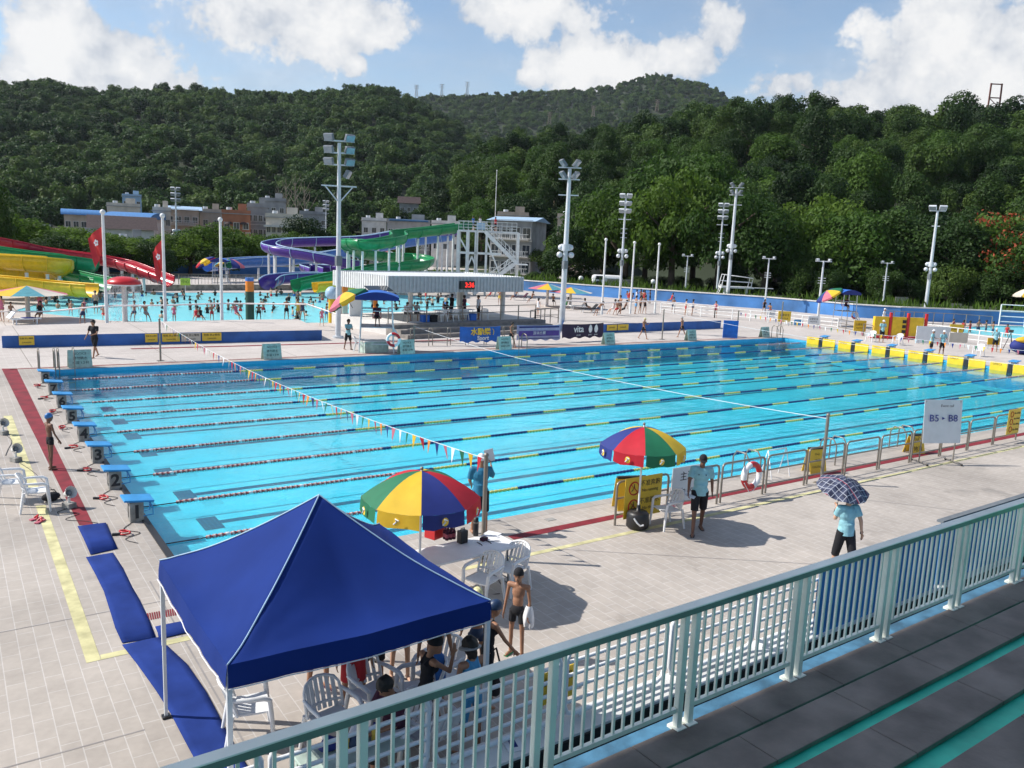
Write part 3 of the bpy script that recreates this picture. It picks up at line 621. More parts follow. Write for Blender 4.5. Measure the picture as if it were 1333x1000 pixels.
# ------------------------------------------------------------------ furniture makers
def chair(name='plastic_chair'):
    t = thing(name, 'x', 'chair')
    # seat: slightly dished; faces +x
    m = MB(); nx, ny = 6, 6
    top = [[V((-.21+.44*i/nx, (-.22+.44*j/ny)*(1+.08*i/nx), .43+.012*((2*j/ny-1)**2)+.01*((2*i/nx-1)**2))) for j in range(ny+1)] for i in range(nx+1)]
    vs = [p for r_ in top for p in r_]; k = len(vs); vs += [p-V((0, 0, .025)) for p in vs[:k]]
    fs = []
    for i in range(nx):
        for j in range(ny):
            a = i*(ny+1)+j; fs.append((a, a+ny+1, a+ny+2, a+1)); fs.append((k+a, k+a+1, k+a+ny+2, k+a+ny+1))
    rim = [i for i in range(ny+1)]+[i*(ny+1)+ny for i in range(1, nx+1)]+[nx*(ny+1)+j for j in range(ny-1, -1, -1)]+[i*(ny+1) for i in range(nx-1, 0, -1)]
    for a, b in zip(rim, rim[1:]+rim[:1]): fs.append((b, a, k+a, k+b))
    m.add(vs, fs); m.build('seat', 'white', t, weld=True)
    # backrest: curved frame with vertical slats
    m = MB(); H = lambda a: .84-.07*abs(a)**2
    def bp(a, z): return V((-.23-.13*(z-.43)/.4+.075*a*a, .25*a, z))
    m.tube([bp(-1, .44), bp(-1.02, .60), bp(-.98, .73), bp(-.8, H(.8)), bp(-.4, H(.4)), bp(0, H(0)), bp(.4, H(.4)), bp(.8, H(.8)), bp(.98, .73), bp(1.02, .60), bp(1, .44)], .021, 6)
    for a in (-.72, -.44, -.15, .15, .44, .72): m.bar(bp(a, .45), bp(a, H(a)-.01), .052, .012)
    m.tube([bp(a, .53) for a in (-1, -.5, 0, .5, 1)], .02, 5)
    m.build('backrest', 'white', t)
    for s in (-1, 1):
        m = MB(); m.tube([V((-.23, s*.26, .66)), V((-.05, s*.285, .655)), V((.15, s*.285, .645)), V((.215, s*.275, .61))], [.022, .03, .032, .028], 7); m.build('armrest', 'white', t)
        m = MB(); m.tube([V((.215, s*.275, .62)), V((.235, s*.26, .40)), V((.27, s*.275, 0))], [.03, .034, .022], 7); m.build('leg', 'white', t)
        m = MB(); m.tube([V((-.22, s*.25, .46)), V((-.25, s*.255, .3)), V((-.31, s*.265, 0))], [.03, .032, .022], 7); m.build('leg', 'white', t)
    return t
CH0 = chair(); CH_USED = [False]
def put_chair(x, y, rz, label, group=None, z=0):
    if not CH_USED[0]:
        CH_USED[0] = True; o = CH0; o.location = (x, y, z); o.rotation_euler = (0, 0, rz); o['label'] = label
        if group: o['group'] = group
        return o
    return copy_tree(CH0, (x, y, z), rz, label, group)
def cloth_gores(t, n, rad, rise, mats, drop=.22, z=0, name='canopy', scal=.05, curve_=1.9, logo=False):
    "striped parasol top made of n gores with a hanging edge"
    m = MB(); k = 7; sub = 4
    def prof(f): return rad*f, rise*(1-f**curve_)
    for g in range(n):
        vs = []; fs = []
        for i in range(k+1):
            f = i/k; r_, h = prof(f)
            for j in range(sub+1):
                a = 2*PI*(g+j/sub)/n; flat = 1-(1-math.cos(PI/n))*(1-abs(2*j/sub-1))*0.9; sagz = -scal*f*math.sin(PI*j/sub)*.5
                vs.append(V((r_*flat*math.cos(a), r_*flat*math.sin(a), z+h+sagz)))
        for i in range(k):
            for j in range(sub): q = i*(sub+1)+j; fs.append((q, q+sub+1, q+sub+2, q+1))
        m.add(vs, fs, g % len(mats), True)
    o = m.build(name, mats, t)
    v = MB()
    for g in range(n):
        vs = []; fs = []
        for j in range(sub+1):
            a = 2*PI*(g+.03+(j/sub)*.94)/n; flat = 1-(1-math.cos(PI/n))*(1-abs(2*j/sub-1))*0.9; r_ = rad*flat; sz = -scal*math.sin(PI*j/sub)*.5
            vs += [V((r_*math.cos(a), r_*math.sin(a), z+sz)), V((r_*1.02*math.cos(a), r_*1.02*math.sin(a), z+sz-drop-.02*math.sin(j*2.3+g)))]
        for j in range(sub): q = 2*j; fs.append((q, q+1, q+3, q+2))
        v.add(vs, fs, g % len(mats), True)
    if drop: v.build('valance', mats, t)
    rb = MB()
    for g in range(n):
        a = 2*PI*g/n; rb.tube([V((prof(f)[0]*math.cos(a), prof(f)[0]*math.sin(a), z+prof(f)[1]-.02)) for f in (0, .3, .6, .85, 1)], .008, 4)
    rb.build('rib_frame', 'steel', t)
    if logo:
        for g in range(n):
            a = 2*PI*(g+.5)/n; c = V((rad*.99*math.cos(a), rad*.99*math.sin(a), z-drop*.55)); rt = V((-math.sin(a), math.cos(a), 0)); nrm = V((math.cos(a), math.sin(a), 0))
            q = MB(); q.add([c+nrm*.012+rt*.06*math.cos(2*PI*i/10)+V((0, 0, .075*math.sin(2*PI*i/10))) for i in range(10)], [tuple(range(10))]); e = q.build('emblem', 'lettery', t)
            q = MB(); q.tube([c+nrm*.02+rt*x+V((0, 0, zz)) for x, zz in ((-.05, -.05), (0, .0), (-.02, .045), (.04, .02))], .012, 5); q.build('emblem_figure', 'signw', t)
    return o
# large parasol at the folding table
t = thing('parasol', 'large striped parasol in red, yellow, blue and green standing by the white folding table', 'parasol', (3.26, -2.92, 0), R(-28))
rad = 1.03; cloth_gores(t, 8, rad, .46, ['ug', 'uy', 'ub', 'ur'], .24, 1.86, logo=True)
MB().tube([(0, 0, 0), (0, 0, 2.36)], .022, 8).build('pole', 'white', t); MB().cyl((0, 0, .02), .28, .12, 18).build('base', 'concrete', t); MB().ball((0, 0, 2.36), .035, 8).build('finial', 'steel', t)
# second parasol with weighted base
t = thing('parasol', 'striped parasol shading the white chair by the first near fence panel', 'parasol', (9.33, -2.0, 0), R(-40))
cloth_gores(t, 8, .95, .42, ['ub', 'ur', 'ug', 'uy'], .24, 1.93, logo=True); MB().tube([(0, 0, .3), (0, 0, 2.42)], .022, 8).build('pole', 'white', t); MB().ball((0, 0, 2.42), .035, 8).build('finial', 'steel', t)
MB().lathe([(0, .02), (.23, .02), (.26, .06), (.25, .34), (.20, .40), (.05, .41), (.04, .55)], 18).build('weighted_base', 'black', t)
MB().tube([(-.1, -.25, .3), (-.02, -.28, .2), (.05, -.28, .14), (.12, -.26, .16)], .02, 6).build('handle', 'white', t)
# white folding table
def folding_table(x, y, rz, w, d, label, z=.74):
    t = thing('folding_table', label, 'table', (x, y, 0), rz)
    MB().box((0, 0, z-.025), (w, d, .05)).build('tabletop', 'tabletop', t, bevel=.02)
    for s in (-1, 1):
        m = MB(); m.tube([(s*w*.38, -d*.38, z-.05), (s*w*.40, -d*.40, 0), (s*w*.40, d*.40, 0), (s*w*.38, d*.38, z-.05)], .016, 6); m.tube([(s*w*.4, -d*.4, .1), (s*w*.40, d*.4, .1)], .012, 6); m.tube([(s*w*.39, -d*.2, .4), (s*w*.15, 0, z-.05)], .012, 6); m.build('leg_frame', 'lampgrey', t)
    return t
TB = at(603, 714, .74); folding_table(TB.x, TB.y, R(3), 2.05, .80, 'white folding table under the large striped parasol')
def on_table(u, v, z=.745): return at(u, v, z)
p = on_table(572, 701); t = thing('carton', 'red cardboard carton on the white folding table', 'box', (p.x-.02, p.y+.12, .742), R(20)); MB().box((0, 0, .14), (.34, .26, .28)).build('carton_body', 'red', t, bevel=.01); MB().box((0, 0, .285), (.2, .14, .03)).build('handle_flap', 'orange', t)
for i in range(3):
    for j in range(2):
        q = p+V((.08+.075*i, -.14+.08*j, 0)); t = thing('drink_bottle', 'dark bottle with pink label in the six pack before the red carton', 'bottle', (q.x, q.y, .742), 0, 'bottles in the six pack on the folding table')
        MB().lathe([(0, 0), (.034, 0), (.036, .02), (.036, .15), (.015, .20), (.014, .235), (0, .235)], 10).build('bottle_body', 'maroon', t); MB().lathe([(.0372, .05), (.0372, .12)], 10).build('label_band', 'upink', t)
q = on_table(603, 706); t = thing('carry_case', 'small black case standing beside the six pack', 'case', (q.x-.02, q.y, .742), R(10)); MB().box((0, 0, .12), (.17, .13, .24)).build('case_body', 'black', t, bevel=.012); MB().tube([(-.05, 0, .24), (-.04, 0, .28), (.04, 0, .28), (.05, 0, .24)], .008, 6).build('handle', 'black', t)
q = on_table(590, 711); t = thing('thermos_flask', 'tall black thermos flask on the white folding table', 'flask', (4.72, -2.43, .742)); MB().lathe([(0, 0), (.05, 0), (.052, .02), (.052, .27), (.045, .29), (.045, .35), (0, .36)], 14).build('flask_body', 'black', t); MB().lathe([(.0535, .25), (.0535, .28)], 14).build('rim_band', 'steel', t)
t = thing('black_timer', 'small dark timing box near the edge of the folding table', 'device', (4.72, -2.72, .742), R(15)); MB().box((0, 0, .03), (.14, .1, .06)).build('case', 'maroon', t, bevel=.01); MB().box((0, -.01, .063), (.09, .05, .006)).build('screen', 'glass', t)
for i, (dx, dy, r_) in enumerate(((4.95, -2.6, .2), (5.06, -2.5, .5), (4.9, -2.72, -.3))):
    o = MB().box((dx, dy, .746+.003*i), (.21, .29, .002), rz=r_).build('paper_sheet', 'whitecloth'); tag(o, 'loose white paper sheet on the folding table beside the timing box', 'paper', 'papers on the folding table')
for k, (a, b) in enumerate((((4.55, -2.95), (4.3, -3.3)), ((4.75, -2.95), (4.85, -3.2)))):
    o = MB().tube(curve([(a[0], a[1]+.2, .745), (*a, .72), (a[0]-.02, a[1]-.05, .4), (b[0], b[1], .01), (b[0]+.3, b[1]-.2, .012)], 6), .008, 5).build('cable', 'ink'); tag(o, 'thin cable hanging off the front of the folding table', 'cable', 'cables of the folding table')
# chairs
c1 = at(629, 757); put_chair(4.15, -3.62, R(200), 'white plastic chair left of a pair facing away from the folding table')
put_chair(4.85, -3.42, R(195), 'white plastic chair right of a pair, with its shadow on open paving')
put_chair(10.0, -2.25, R(172), 'white plastic chair under the striped parasol by the fence')
put_chair(-1.95, 5.25, R(-5), 'white plastic chair standing on the worn yellow line, nearest the pink slippers'); put_chair(-2.35, 6.2, R(-10), 'white plastic chair cut off by the photo edge, behind another one')
put_chair(-.52, -5.55, R(-12), 'white plastic chair under the canopy beside the blue carpet')
put_chair(.25, -6.35, R(-80), 'white plastic chair under the canopy behind the green table'); put_chair(.95, -6.05, R(-75), 'white plastic chair between the seated woman and the swimmers'); put_chair(1.45, -6.3, R(165), 'white plastic chair draped with a towel under the canopy'); put_chair(1.15, -7.2, R(100), 'white plastic chair close behind the white barrier')
put_chair(1.9, -6.05, R(200), 'white plastic chair behind the boy in blue jammers')
# timing horns on the left
def horn(x, y, rz, label):
    t = thing('start_speaker', label, 'speaker', (x, y, 0), rz, 'small speakers along the start side')
    MB().box((0, 0, .06), (.24, .2, .12)).build('case', 'blockgrey', t, bevel=.01); MB().tube([(0, 0, .12), (0, 0, .24)], .03, 8).build('neck', 'whitepaint', t)
    m = MB(); m.lathe([(.06, -.1), (.08, -.02), (.135, .08), (.14, .1)], 16); m.v = [V((0, 0, .34))+Matrix.Rotation(R(65), 3, 'Y') @ q for q in m.v]; m.build('horn', 'whitepaint', t)
    m = MB(); m.ball((0, 0, .34), .07, 10); m.build('driver', 'lampgrey', t)
horn(-1.33, 5.05, R(-60), 'small round speaker on the red line near the blue carpet'); horn(-2.05, 9.75, R(-60), 'small white speaker left of the boy in the blue cap'); horn(-2.15, 13.2, R(-60), 'small white speaker farthest along the start side')
for pts, lab in (([(-1.33, 5.0), (-1.6, 4.75), (-1.2, 4.5), (-1.5, 4.2), (-1.15, 3.9), (-.95, 3.65)], 'thin dark cable trailing from the nearest speaker'), ([(-2.0, 9.6), (-1.75, 8.4), (-1.55, 6.9), (-1.4, 5.6), (-1.38, 5.2)], 'thin dark cable running between two speakers'), ([(-2.1, 13.1), (-2.0, 12.2), (-2.15, 11.2), (-2.25, 10.5)], 'thin dark cable behind the farthest small speaker')):
    o = MB().tube(curve([(a, b, .012) for a, b in pts], 8), .007, 5).build('cable', 'ink'); tag(o, lab, 'cable')
for k in range(8):
    y = LANE0+LSP*(k+.5)-.85
    o = MB().tube(curve([(-.35, y+.7, .012), (-.55, y+.35, .012), (-.3, y+.0, .012), (-.62, y-.25, .012), (-.45, y-.6, .012)], 8), .008, 5).build('cable', 'ink'); tag(o, 'thin dark touchpad cable on the deck before a starting block', 'cable', 'touchpad cables by the starting blocks')
    t = thing('cable_reel', 'small red cable clip lying beside a starting block', 'clip', (-.58, y+.05, 0), random.uniform(0, 3), 'red cable clips by the starting blocks')
    MB().tube([(.12*math.cos(a*.7), .08*math.sin(a*.7), .02+.006*a) for a in range(14)], .018, 5).build('coil', 'red', t); MB().box((.12, .1, .025), (.16, .05, .05), rz=.6).build('plug', 'ink', t)
for i in (0, 1):
    t = thing('slipper', 'pink slipper lying near the left white chairs', 'slipper', (-2.02+.05*i, 4.5-.22*i, 0), .4+.5*i, 'pair of pink slippers'); MB().box((0, 0, .02), (.27, .1, .03)).build('sole', 'upink', t, bevel=.012); MB().tube([(-.02, -.05, .03), (.04, 0, .09), (-.02, .05, .03)], .02, 6).build('strap', 'red', t)
t = thing('bag', 'small black bag beside the nearer left chair', 'bag', (-1.62, 5.75, 0), .3); MB().ball((0, 0, .1), .16, 12, sc=(1.3, .8, .65)).build('pouch', 'blackcloth', t); MB().tube([(-.12, 0, .16), (-.05, .02, .26), (.08, .02, .25), (.14, 0, .15)], .012, 5).build('strap', 'blackcloth', t)
# blue carpets
def carpet(px, label):
    pts = [G(*q) for q in px]; n = len(pts)//2; A, B = pts[:n], pts[n:][::-1]; m = MB(); k = 6
    vs = []; fs = []
    for i in range(n):
        for j in range(k+1):
            a, b = V((*A[i], 0)), V((*B[i], 0)); q = a.lerp(b, j/k); q.z = .010+.022*abs(noise.noise(q*2.1)); vs.append(q)
    for i in range(n-1):
        for j in range(k): q = i*(k+1)+j; fs.append((q, q+1, q+k+2, q+k+1))
    m.add(vs, fs, 0, True); o = m.build('carpet_strip', 'navycarpet', weld=True); tag(o, label, 'carpet'); s_ = o.modifiers.new('thickness', 'SOLIDIFY'); s_.thickness = .008; s_.offset = 1
carpet([(101, 686), (109, 703), (118, 723), (153, 715), (146, 700), (138, 682)], 'short blue carpet piece at the end of the red line')
carpet([(112, 726), (124, 748), (135, 770), (143, 795), (150, 818), (159, 838), (203, 831), (194, 808), (181, 781), (172, 765), (160, 740), (147, 720)], 'long blue carpet strip between the short piece and the canopy strip')
carpet([(159, 841), (180, 868), (203, 900), (222, 930), (240, 965), (258, 998), (290, 1060), (365, 1060), (322, 1000), (297, 958), (284, 932), (268, 902), (243, 866), (206, 831)], 'long blue carpet strip running under the near canopy leg')
carpet([(202, 817), (205, 825), (207, 833), (251, 823), (249, 816), (247, 808)], 'small blue carpet piece crosswise beside the canopy')
g = MB(); q0, q1, q2, q3 = [V((*G(*q), .006)) for q in ((191, 799), (235, 791), (236, 800), (193, 808))]
for i in range(15):
    f = i/15; a, b = q0.lerp(q1, f), q3.lerp(q2, f); d = (q1-q0)/15*.62; g.add([a, b, b+d, a+d], [(0, 1, 2, 3)])
t = g.build('drain_grate', 'redline'); tag(t, 'dark red slotted drain grate beside the canopy', 'drain grate')
o = MB().box((7.9, -.62, .004), (.25, .16, .008)).build('drain_cover', 'blockgrey'); tag(o, 'small grey drain cover between the pool edge and the red line', 'drain cover')

# ================================================================== canopy tent
CX0, CX1, CY0, CY1, CZ = -1.33, 1.68, -7.58, -4.58, 1.92
t = thing('canopy_tent', 'dark blue pop-up canopy tent with white edging over chairs and swimmers', 'canopy tent', ((CX0+CX1)/2, (CY0+CY1)/2, 0))
off = t.location.copy(); pk = V(((CX0+CX1)/2, (CY0+CY1)/2, 3.2)); cor = [V((CX0, CY0, CZ+.22)), V((CX1, CY0, CZ+.22)), V((CX1, CY1, CZ+.22)), V((CX0, CY1, CZ+.22))]
n = 16; roof = MB(); vs = []; idx = {}
def roofz(x, y):
    a = (x-CX0)/(CX1-CX0)*2-1; b = (y-CY0)/(CY1-CY0)*2-1; m = min(1.0, max(abs(a), abs(b))); o = min(m, abs(a), abs(b))
    ridge = (CZ+.22)+(3.2-CZ-.22)*((1-m)**1.32*.9+(1-m)*.1)              # hip line, slightly hollow
    mid = 1-(o/m if m > 1e-6 else 1)                                 # 0 on the hips, 1 halfway between them
    cx_, cy_ = (CX0 if a < 0 else CX1), (CY0 if b < 0 else CY1); dc = math.hypot(x-cx_, y-cy_); fold = .016*math.sin(math.atan2(y-cy_, x-cx_)*26+a*3)*max(0, 1-dc/1.5)*min(1, dc*4)*min(1, (1-m)*12)
    return ridge + fold - .16*math.sin(PI*m)*mid**1.3*m - .04*mid*(m**4) + .012*noise.noise(V((x*2.3, y*2.3, 1.7)))*(m)
for i in range(2*n+1):
    for j in range(2*n+1):
        x = CX0+(CX1-CX0)*i/(2*n); y = CY0+(CY1-CY0)*j/(2*n); vs.append(V((x, y, roofz(x, y))))
W2 = 2*n+1; fs = []
for i in range(2*n):
    for j in range(2*n):
        a = i*W2+j; ii, jj = i-n+.5, j-n+.5
        q = (a, a+W2, a+W2+1, a+1)
        fs += [(q[0], q[1], q[2]), (q[0], q[2], q[3])] if ii*jj > 0 else [(q[0], q[1], q[3]), (q[1], q[2], q[3])]
roof.add(vs, fs, 0, True); roof.build('roof_cloth', 'navy', t, off)
def edge_pts(k): 
    a, b = cor[k], cor[(k+1) % 4]; out = []
    for i in range(33):
        q = a.lerp(b, i/32); q.z = roofz(min(max(q.x, CX0), CX1), min(max(q.y, CY0), CY1)); out.append(q)
    return out
for k in range(4):
    e = edge_pts(k); nrm = (cor[(k+1) % 4]-cor[k]).cross(V((0, 0, 1))).normalized(); m = MB(); vs = []; fs = []
    for i, q in enumerate(e):
        w = .010*math.sin(i*.7+k)+.006*math.sin(i*1.7)
        vs += [q+V((0, 0, .001)), q+nrm*(.016+w*.3)+V((0, 0, -.12)), q+nrm*(.02+w*.5)+V((0, 0, -.235-.015*math.sin(PI*i/32)))]
    for i in range(32):
        for r_ in (0, 1): a = i*3+r_; fs.append((a, a+1, a+4, a+3))
    m.add(vs, fs, 0, True); m.build('valance', 'navy', t, off)
    MB().tube([vs[i*3+2]+nrm*.012+V((0, 0, -.004)) for i in range(33)], .007, 5).build('hem_trim', 'whitecloth', t, off)
    MB().tube([pk.lerp(cor[k], f)*1.0 if False else V((pk.x+(cor[k].x-pk.x)*f, pk.y+(cor[k].y-pk.y)*f, roofz(pk.x+(cor[k].x-pk.x)*f, pk.y+(cor[k].y-pk.y)*f)+.006)) for f in [i/16 for i in range(17)]], .010, 4).build('seam_trim', 'paleblue', t, off)
    c = cor[k]+(pk-cor[k])*.012; MB().bar((c.x, c.y, 0.02), (c.x, c.y, CZ+.2), .04, .04).bar((c.x, c.y, 1.0), (c.x, c.y, CZ+.1), .05, .05).build('leg', 'galv', t, off); MB().box((c.x, c.y, .015), (.1, .1, .03)).build('foot', 'black', t, off)
    a, b = cor[k], cor[(k+1) % 4]; m = MB()
    for i in range(4):
        p0 = a.lerp(b, i/4); p1 = a.lerp(b, (i+1)/4); za, zb = (CZ+.10, CZ-.02); iw = (b-a).cross(V((0, 0, 1))).normalized()*-.07; p0 = p0+iw; p1 = p1+iw; m.bar((p0.x, p0.y, za), (p1.x, p1.y, zb), .014, .025); m.bar((p0.x, p0.y, zb), (p1.x, p1.y, za), .014, .025)
    m.build('truss', 'galv', t, off)
# green table with things
t = thing('green_table', 'low grey green table behind the white barrier under the canopy', 'table', (.12, -7.28, 0), R(2))
MB().box((0, 0, .60), (1.25, .52, .04)).build('tabletop', 'darkgreen' if False else P['boardgreen'], t, bevel=.01)
for s in (-1, 1):
    for q in (-1, 1): MB().bar((s*.56, q*.21, .58), (s*.6, q*.23, 0), .05).build('leg', 'boardgreen', t)
for (dx, dy, m_, lab, s_) in ((-.25, .08, 'ub', 'crumpled navy pouch on the green table', (1.3, .8, .7)), (.12, .12, 'whitecloth', 'crumpled white plastic bag on the green table', (1.2, 1, .8)), (.0, -.02, 'navycap', 'dark blue bundle on the green table between the bottles', (.8, .7, .8))):
    m = MB(); m.ball((0, 0, .07), .11, 14, sc=s_)
    for v in m.v: v *= 1+.22*noise.noise(v*14+V((dx, 3, 0)))
    o = m.build('pouch', m_); o.location = (.12+dx, -7.28+dy, .625); tag(o, lab, 'bag')
for dx, dy, lab in ((-.10, 0, 'yellow labelled bottle beside the navy pouch'), (.24, .0, 'yellow labelled bottle beside the white plastic bag')):
    t = thing('drink_bottle', lab, 'bottle', (.12+dx, -7.3+dy, .62)); MB().lathe([(0, 0), (.035, 0), (.035, .14), (.015, .18), (.015, .2), (0, .2)], 10).build('bottle_body', 'yellowcloth', t); MB().cyl((0, 0, .2), .017, .03, 8).build('cap', 'ub', t)
for i, (dx, dy) in enumerate(((.5, .06), (.42, .12))):
    o = MB().box((.12+dx, -7.28+dy, .624+.003*i), (.3, .21, .002), rz=.2+.3*i).build('paper_sheet', 'whitecloth'); tag(o, 'white paper sheet in front of the seated woman', 'paper', 'papers on the green table')

# ================================================================== grandstand
ROT = R(1.2); SD = lambda dx, dy, z: V((CAM.x + dx*math.cos(ROT) - dy*.975*math.sin(ROT), CAM.y + dx*math.sin(ROT) + dy*.975*math.cos(ROT), z))
def sbar(mb, x0, x1, y0, y1, z0, z1, mi=0):
    p = [SD(x0, y0, 0), SD(x1, y0, 0), SD(x1, y1, 0), SD(x0, y1, 0)]; return mb.prism([(q.x, q.y) for q in p], z0, z1, mi)
ZR = 2.16
gs = thing('grandstand', 'stepped spectator stand with turquoise concrete and dark seat planks', 'grandstand', SD(0, 3, 0)); off = gs.location.copy()
X0, X1 = -14, 34
NEAR = [4.19, 3.40, 2.56, 1.74, .93]; ZT = [ZR, ZR+.39, ZR+.78, ZR+1.17, ZR+1.56]
for k in range(5):
    far_ = NEAR[k]+.37; back = NEAR[k+1]+.37-.03 if k < 4 else -1.5
    m = MB(); sbar(m, X0, X1, back-1.2 if k < 4 else back, far_-.035, -.02 if k == 0 else ZT[k-1]-.2, ZT[k]-.052); m.build('step', 'turq', gs, off)
    x = X0+.37*k
    while x < X1:
        m = MB(); sbar(m, x, min(X1, x+1.232), NEAR[k], far_, ZT[k]-.042, ZT[k]); m.build('seat_plank', 'plank', gs, off, bevel=.006) if -3 < x < 16 else m.build('seat_plank', 'plank', gs, off)
        x += 1.24
    m = MB(); x = X0+.2
    while x < X1: sbar(m, x, x+.06, NEAR[k]+.08, far_-.06, ZT[k]-.0525, ZT[k]-.0415); x += .62
    m.build('plank_bearer', 'dark', gs, off)
ZF = 11.5; YF = 10.75
m = MB(); sbar(m, -12, 4.6, 6.6, YF, ZF, ZF+.2); m.build('roof', paint('added_roof_fabric', (.8, .8, .76), .8, trans=.55), gs, off)  # unseen roof strip, added to shade the planks; translucent to brighten that shade
for x in (-11.5, -6):
    m = MB(); sbar(m, x, x+.4, -3.4, -3.0, 0, ZF+.5); m.build('added_roof_column', 'concrete', gs, off); m = MB(); sbar(m, x, x+.4, -3.0, YF-.4, ZF+.202, ZF+.5); m.build('added_roof_beam', 'concrete', gs, off)
m = MB(); sbar(m, X0, X1, 4.545, 4.72, -.02, ZR-.02); m.build('kerb', 'bluekerb', gs, off)
# near-black floor strip and lower ledge
m = MB(); sbar(m, X0, X1, 4.72, 6.96, -.02, .06); struct('black_floor_strip', m, 'dark')
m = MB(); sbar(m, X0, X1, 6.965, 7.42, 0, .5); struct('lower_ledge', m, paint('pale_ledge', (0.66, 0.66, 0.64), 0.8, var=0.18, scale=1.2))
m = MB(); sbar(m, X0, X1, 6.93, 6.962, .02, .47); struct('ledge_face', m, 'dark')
# railing
rl = thing('railing', 'mint painted metal railing in front of the grandstand steps', 'railing', SD(1.5, 4.6, ZR)); off = rl.location.copy()
ZTOP, ZBOT, YR = 3.27, 2.33, 4.56
RS = lambda x, z: SD(x, YR, z)
m = MB(); M3 = Matrix.Rotation(ROT, 3, 'Z')
m.box(SD(7, YR, ZTOP-.006), (46, .10, .014), M=M3); m.build('handrail', 'mintpale', rl, off, bevel=.004); m = MB(); m.box(SD(7, YR, ZTOP-.043), (46, .080, .058), M=M3); m.build('rail_shade_side', 'mint', rl, off, bevel=.006)  # pale cap over a body coloured dark to stand for its shaded side
posts = [-6.1, -4.55, -3.0, -1.42]
pc = [(-.692, .291), (-.704, .491), (-.68, .81), (-.662, 1.121), (-.678, 1.455), (-.656, 1.725), (-.653, 2.018), (-.649, 2.319)]
post_x = [1.12, 1.95, 3.58, 5.16, 6.74, 8.32, 9.9, 11.48, 13.06]
post_x = [-4.17, -2.61, -1.05, .51]+[.51+1.565*i for i in range(1, 9)]
for x in post_x:
    for s in (-.07, .07):
        MB().bar(RS(x+s, ZR-.02), RS(x+s, ZTOP-.06), .06, .06).build('post', 'mintpale', rl, off, bevel=.006)
        MB().box(RS(x+s, ZR-.004), (.11, .13, .025), M=M3).build('foot_plate', 'mintpale', rl, off)
for a, b in zip(post_x, post_x[1:]):
    MB().bar(RS(a+.11, ZBOT), RS(b-.11, ZBOT), .04, .04).build('bottom_rail', 'mintpale', rl, off)
    nb = 12
    for i in range(nb):
        x = a+.07+(b-a-.14)*(i+1)/(nb+1)
        if -1.0 < x < 11.6: MB().bar(RS(x, ZBOT), RS(x, ZTOP-.05), .022, .022).build('baluster', 'mintpale', rl, off)
# white barrier panels on the ledge
YB, ZB0, ZB1 = 7.25, .52, 1.45
def barrier(x0, w, label):
    o = SD(x0, YB, ZB0); t = thing('safety_barrier', label, 'barrier', o, ROT, 'white tubular barrier panels on the pale ledge'); h = ZB1-ZB0; c = .14
    MB().tube([(c, 0, .05), (c*.3, 0, .05+c*.3), (0, 0, .05+c), (0, 0, h-c), (c*.3, 0, h-c*.3), (c, 0, h), (w-c, 0, h), (w-c*.3, 0, h-c*.3), (w, 0, h-c), (w, 0, .05+c), (w-c*.3, 0, .05+c*.3), (w-c, 0, .05)], .032, 8, True).build('frame', 'white', t)
    for i in range(1, 5): MB().tube([(0, 0, .05+(h-.05)*i/5), (w, 0, .05+(h-.05)*i/5)], .024, 6).build('rail', 'white', t)
    for q in (.25, w-.25): MB().bar((q, 0, 0), (q, 0, .06), .05).build('bracket', 'white', t)
x = -3.0
while x < 11.2: barrier(x, 1.72, 'white tubular barrier panel with rounded corners behind the mint railing'); x += 1.82
t = thing('warning_sign', 'yellow sign with black writing low behind the white barrier', 'sign', SD(6.05, 7.34, .95), ROT); plate(t, 'board', 'signy', (0, .02, 0), .55, .42); lettering('小心梯級', .12, 'ink', t, (0, .03, .08), (-1, 0, 0)); lettering('小心梯級', .12, 'ink', t, (0, .011, .08), (1, 0, 0))
# blue boards
bd = SD(9.05, 7.15, 0)
t = thing('blue_board', 'wide blue board standing behind the railing, left of two', 'board', SD(10.9, 7.05, .5), ROT); MB().box((1.75, 0, .50), (3.5, .05, 1.2)).build('panel', 'blueboard', t)
for q in (.1, 1.75, 3.4): MB().bar((q, .06, -.5), (q, .06, .85), .05).build('stay', 'dark', t)
t = thing('blue_board', 'wide blue board standing behind the railing, right of two, with a dark capping rail', 'board', SD(14.6, 7.12, .5), ROT); MB().box((4.5, 0, .54), (9, .05, 1.25)).build('panel', 'blueboard', t); MB().box((4.5, 0.02, 1.19), (9.1, .12, .04)).build('capping_rail', 'lampgrey', t)
for q in (.1, 3, 6, 8.8): MB().bar((q, .06, -.5), (q, .06, .85), .05).build('stay', 'dark', t)
for i, (x, y) in enumerate(((3.95, 7.28), (5.3, 7.3))):
    t = thing('program_booklet', 'white booklet left lying on the pale ledge behind the barrier', 'booklet', SD(x, y-.1, .503), .3+i, 'booklets on the pale ledge'); MB().box((0, 0, .006), (.3, .2, .012)).build('pages', 'whitecloth', t); MB().box((0.02, 0, .014), (.2, .08, .003)).build('cover_print', 'ub', t)
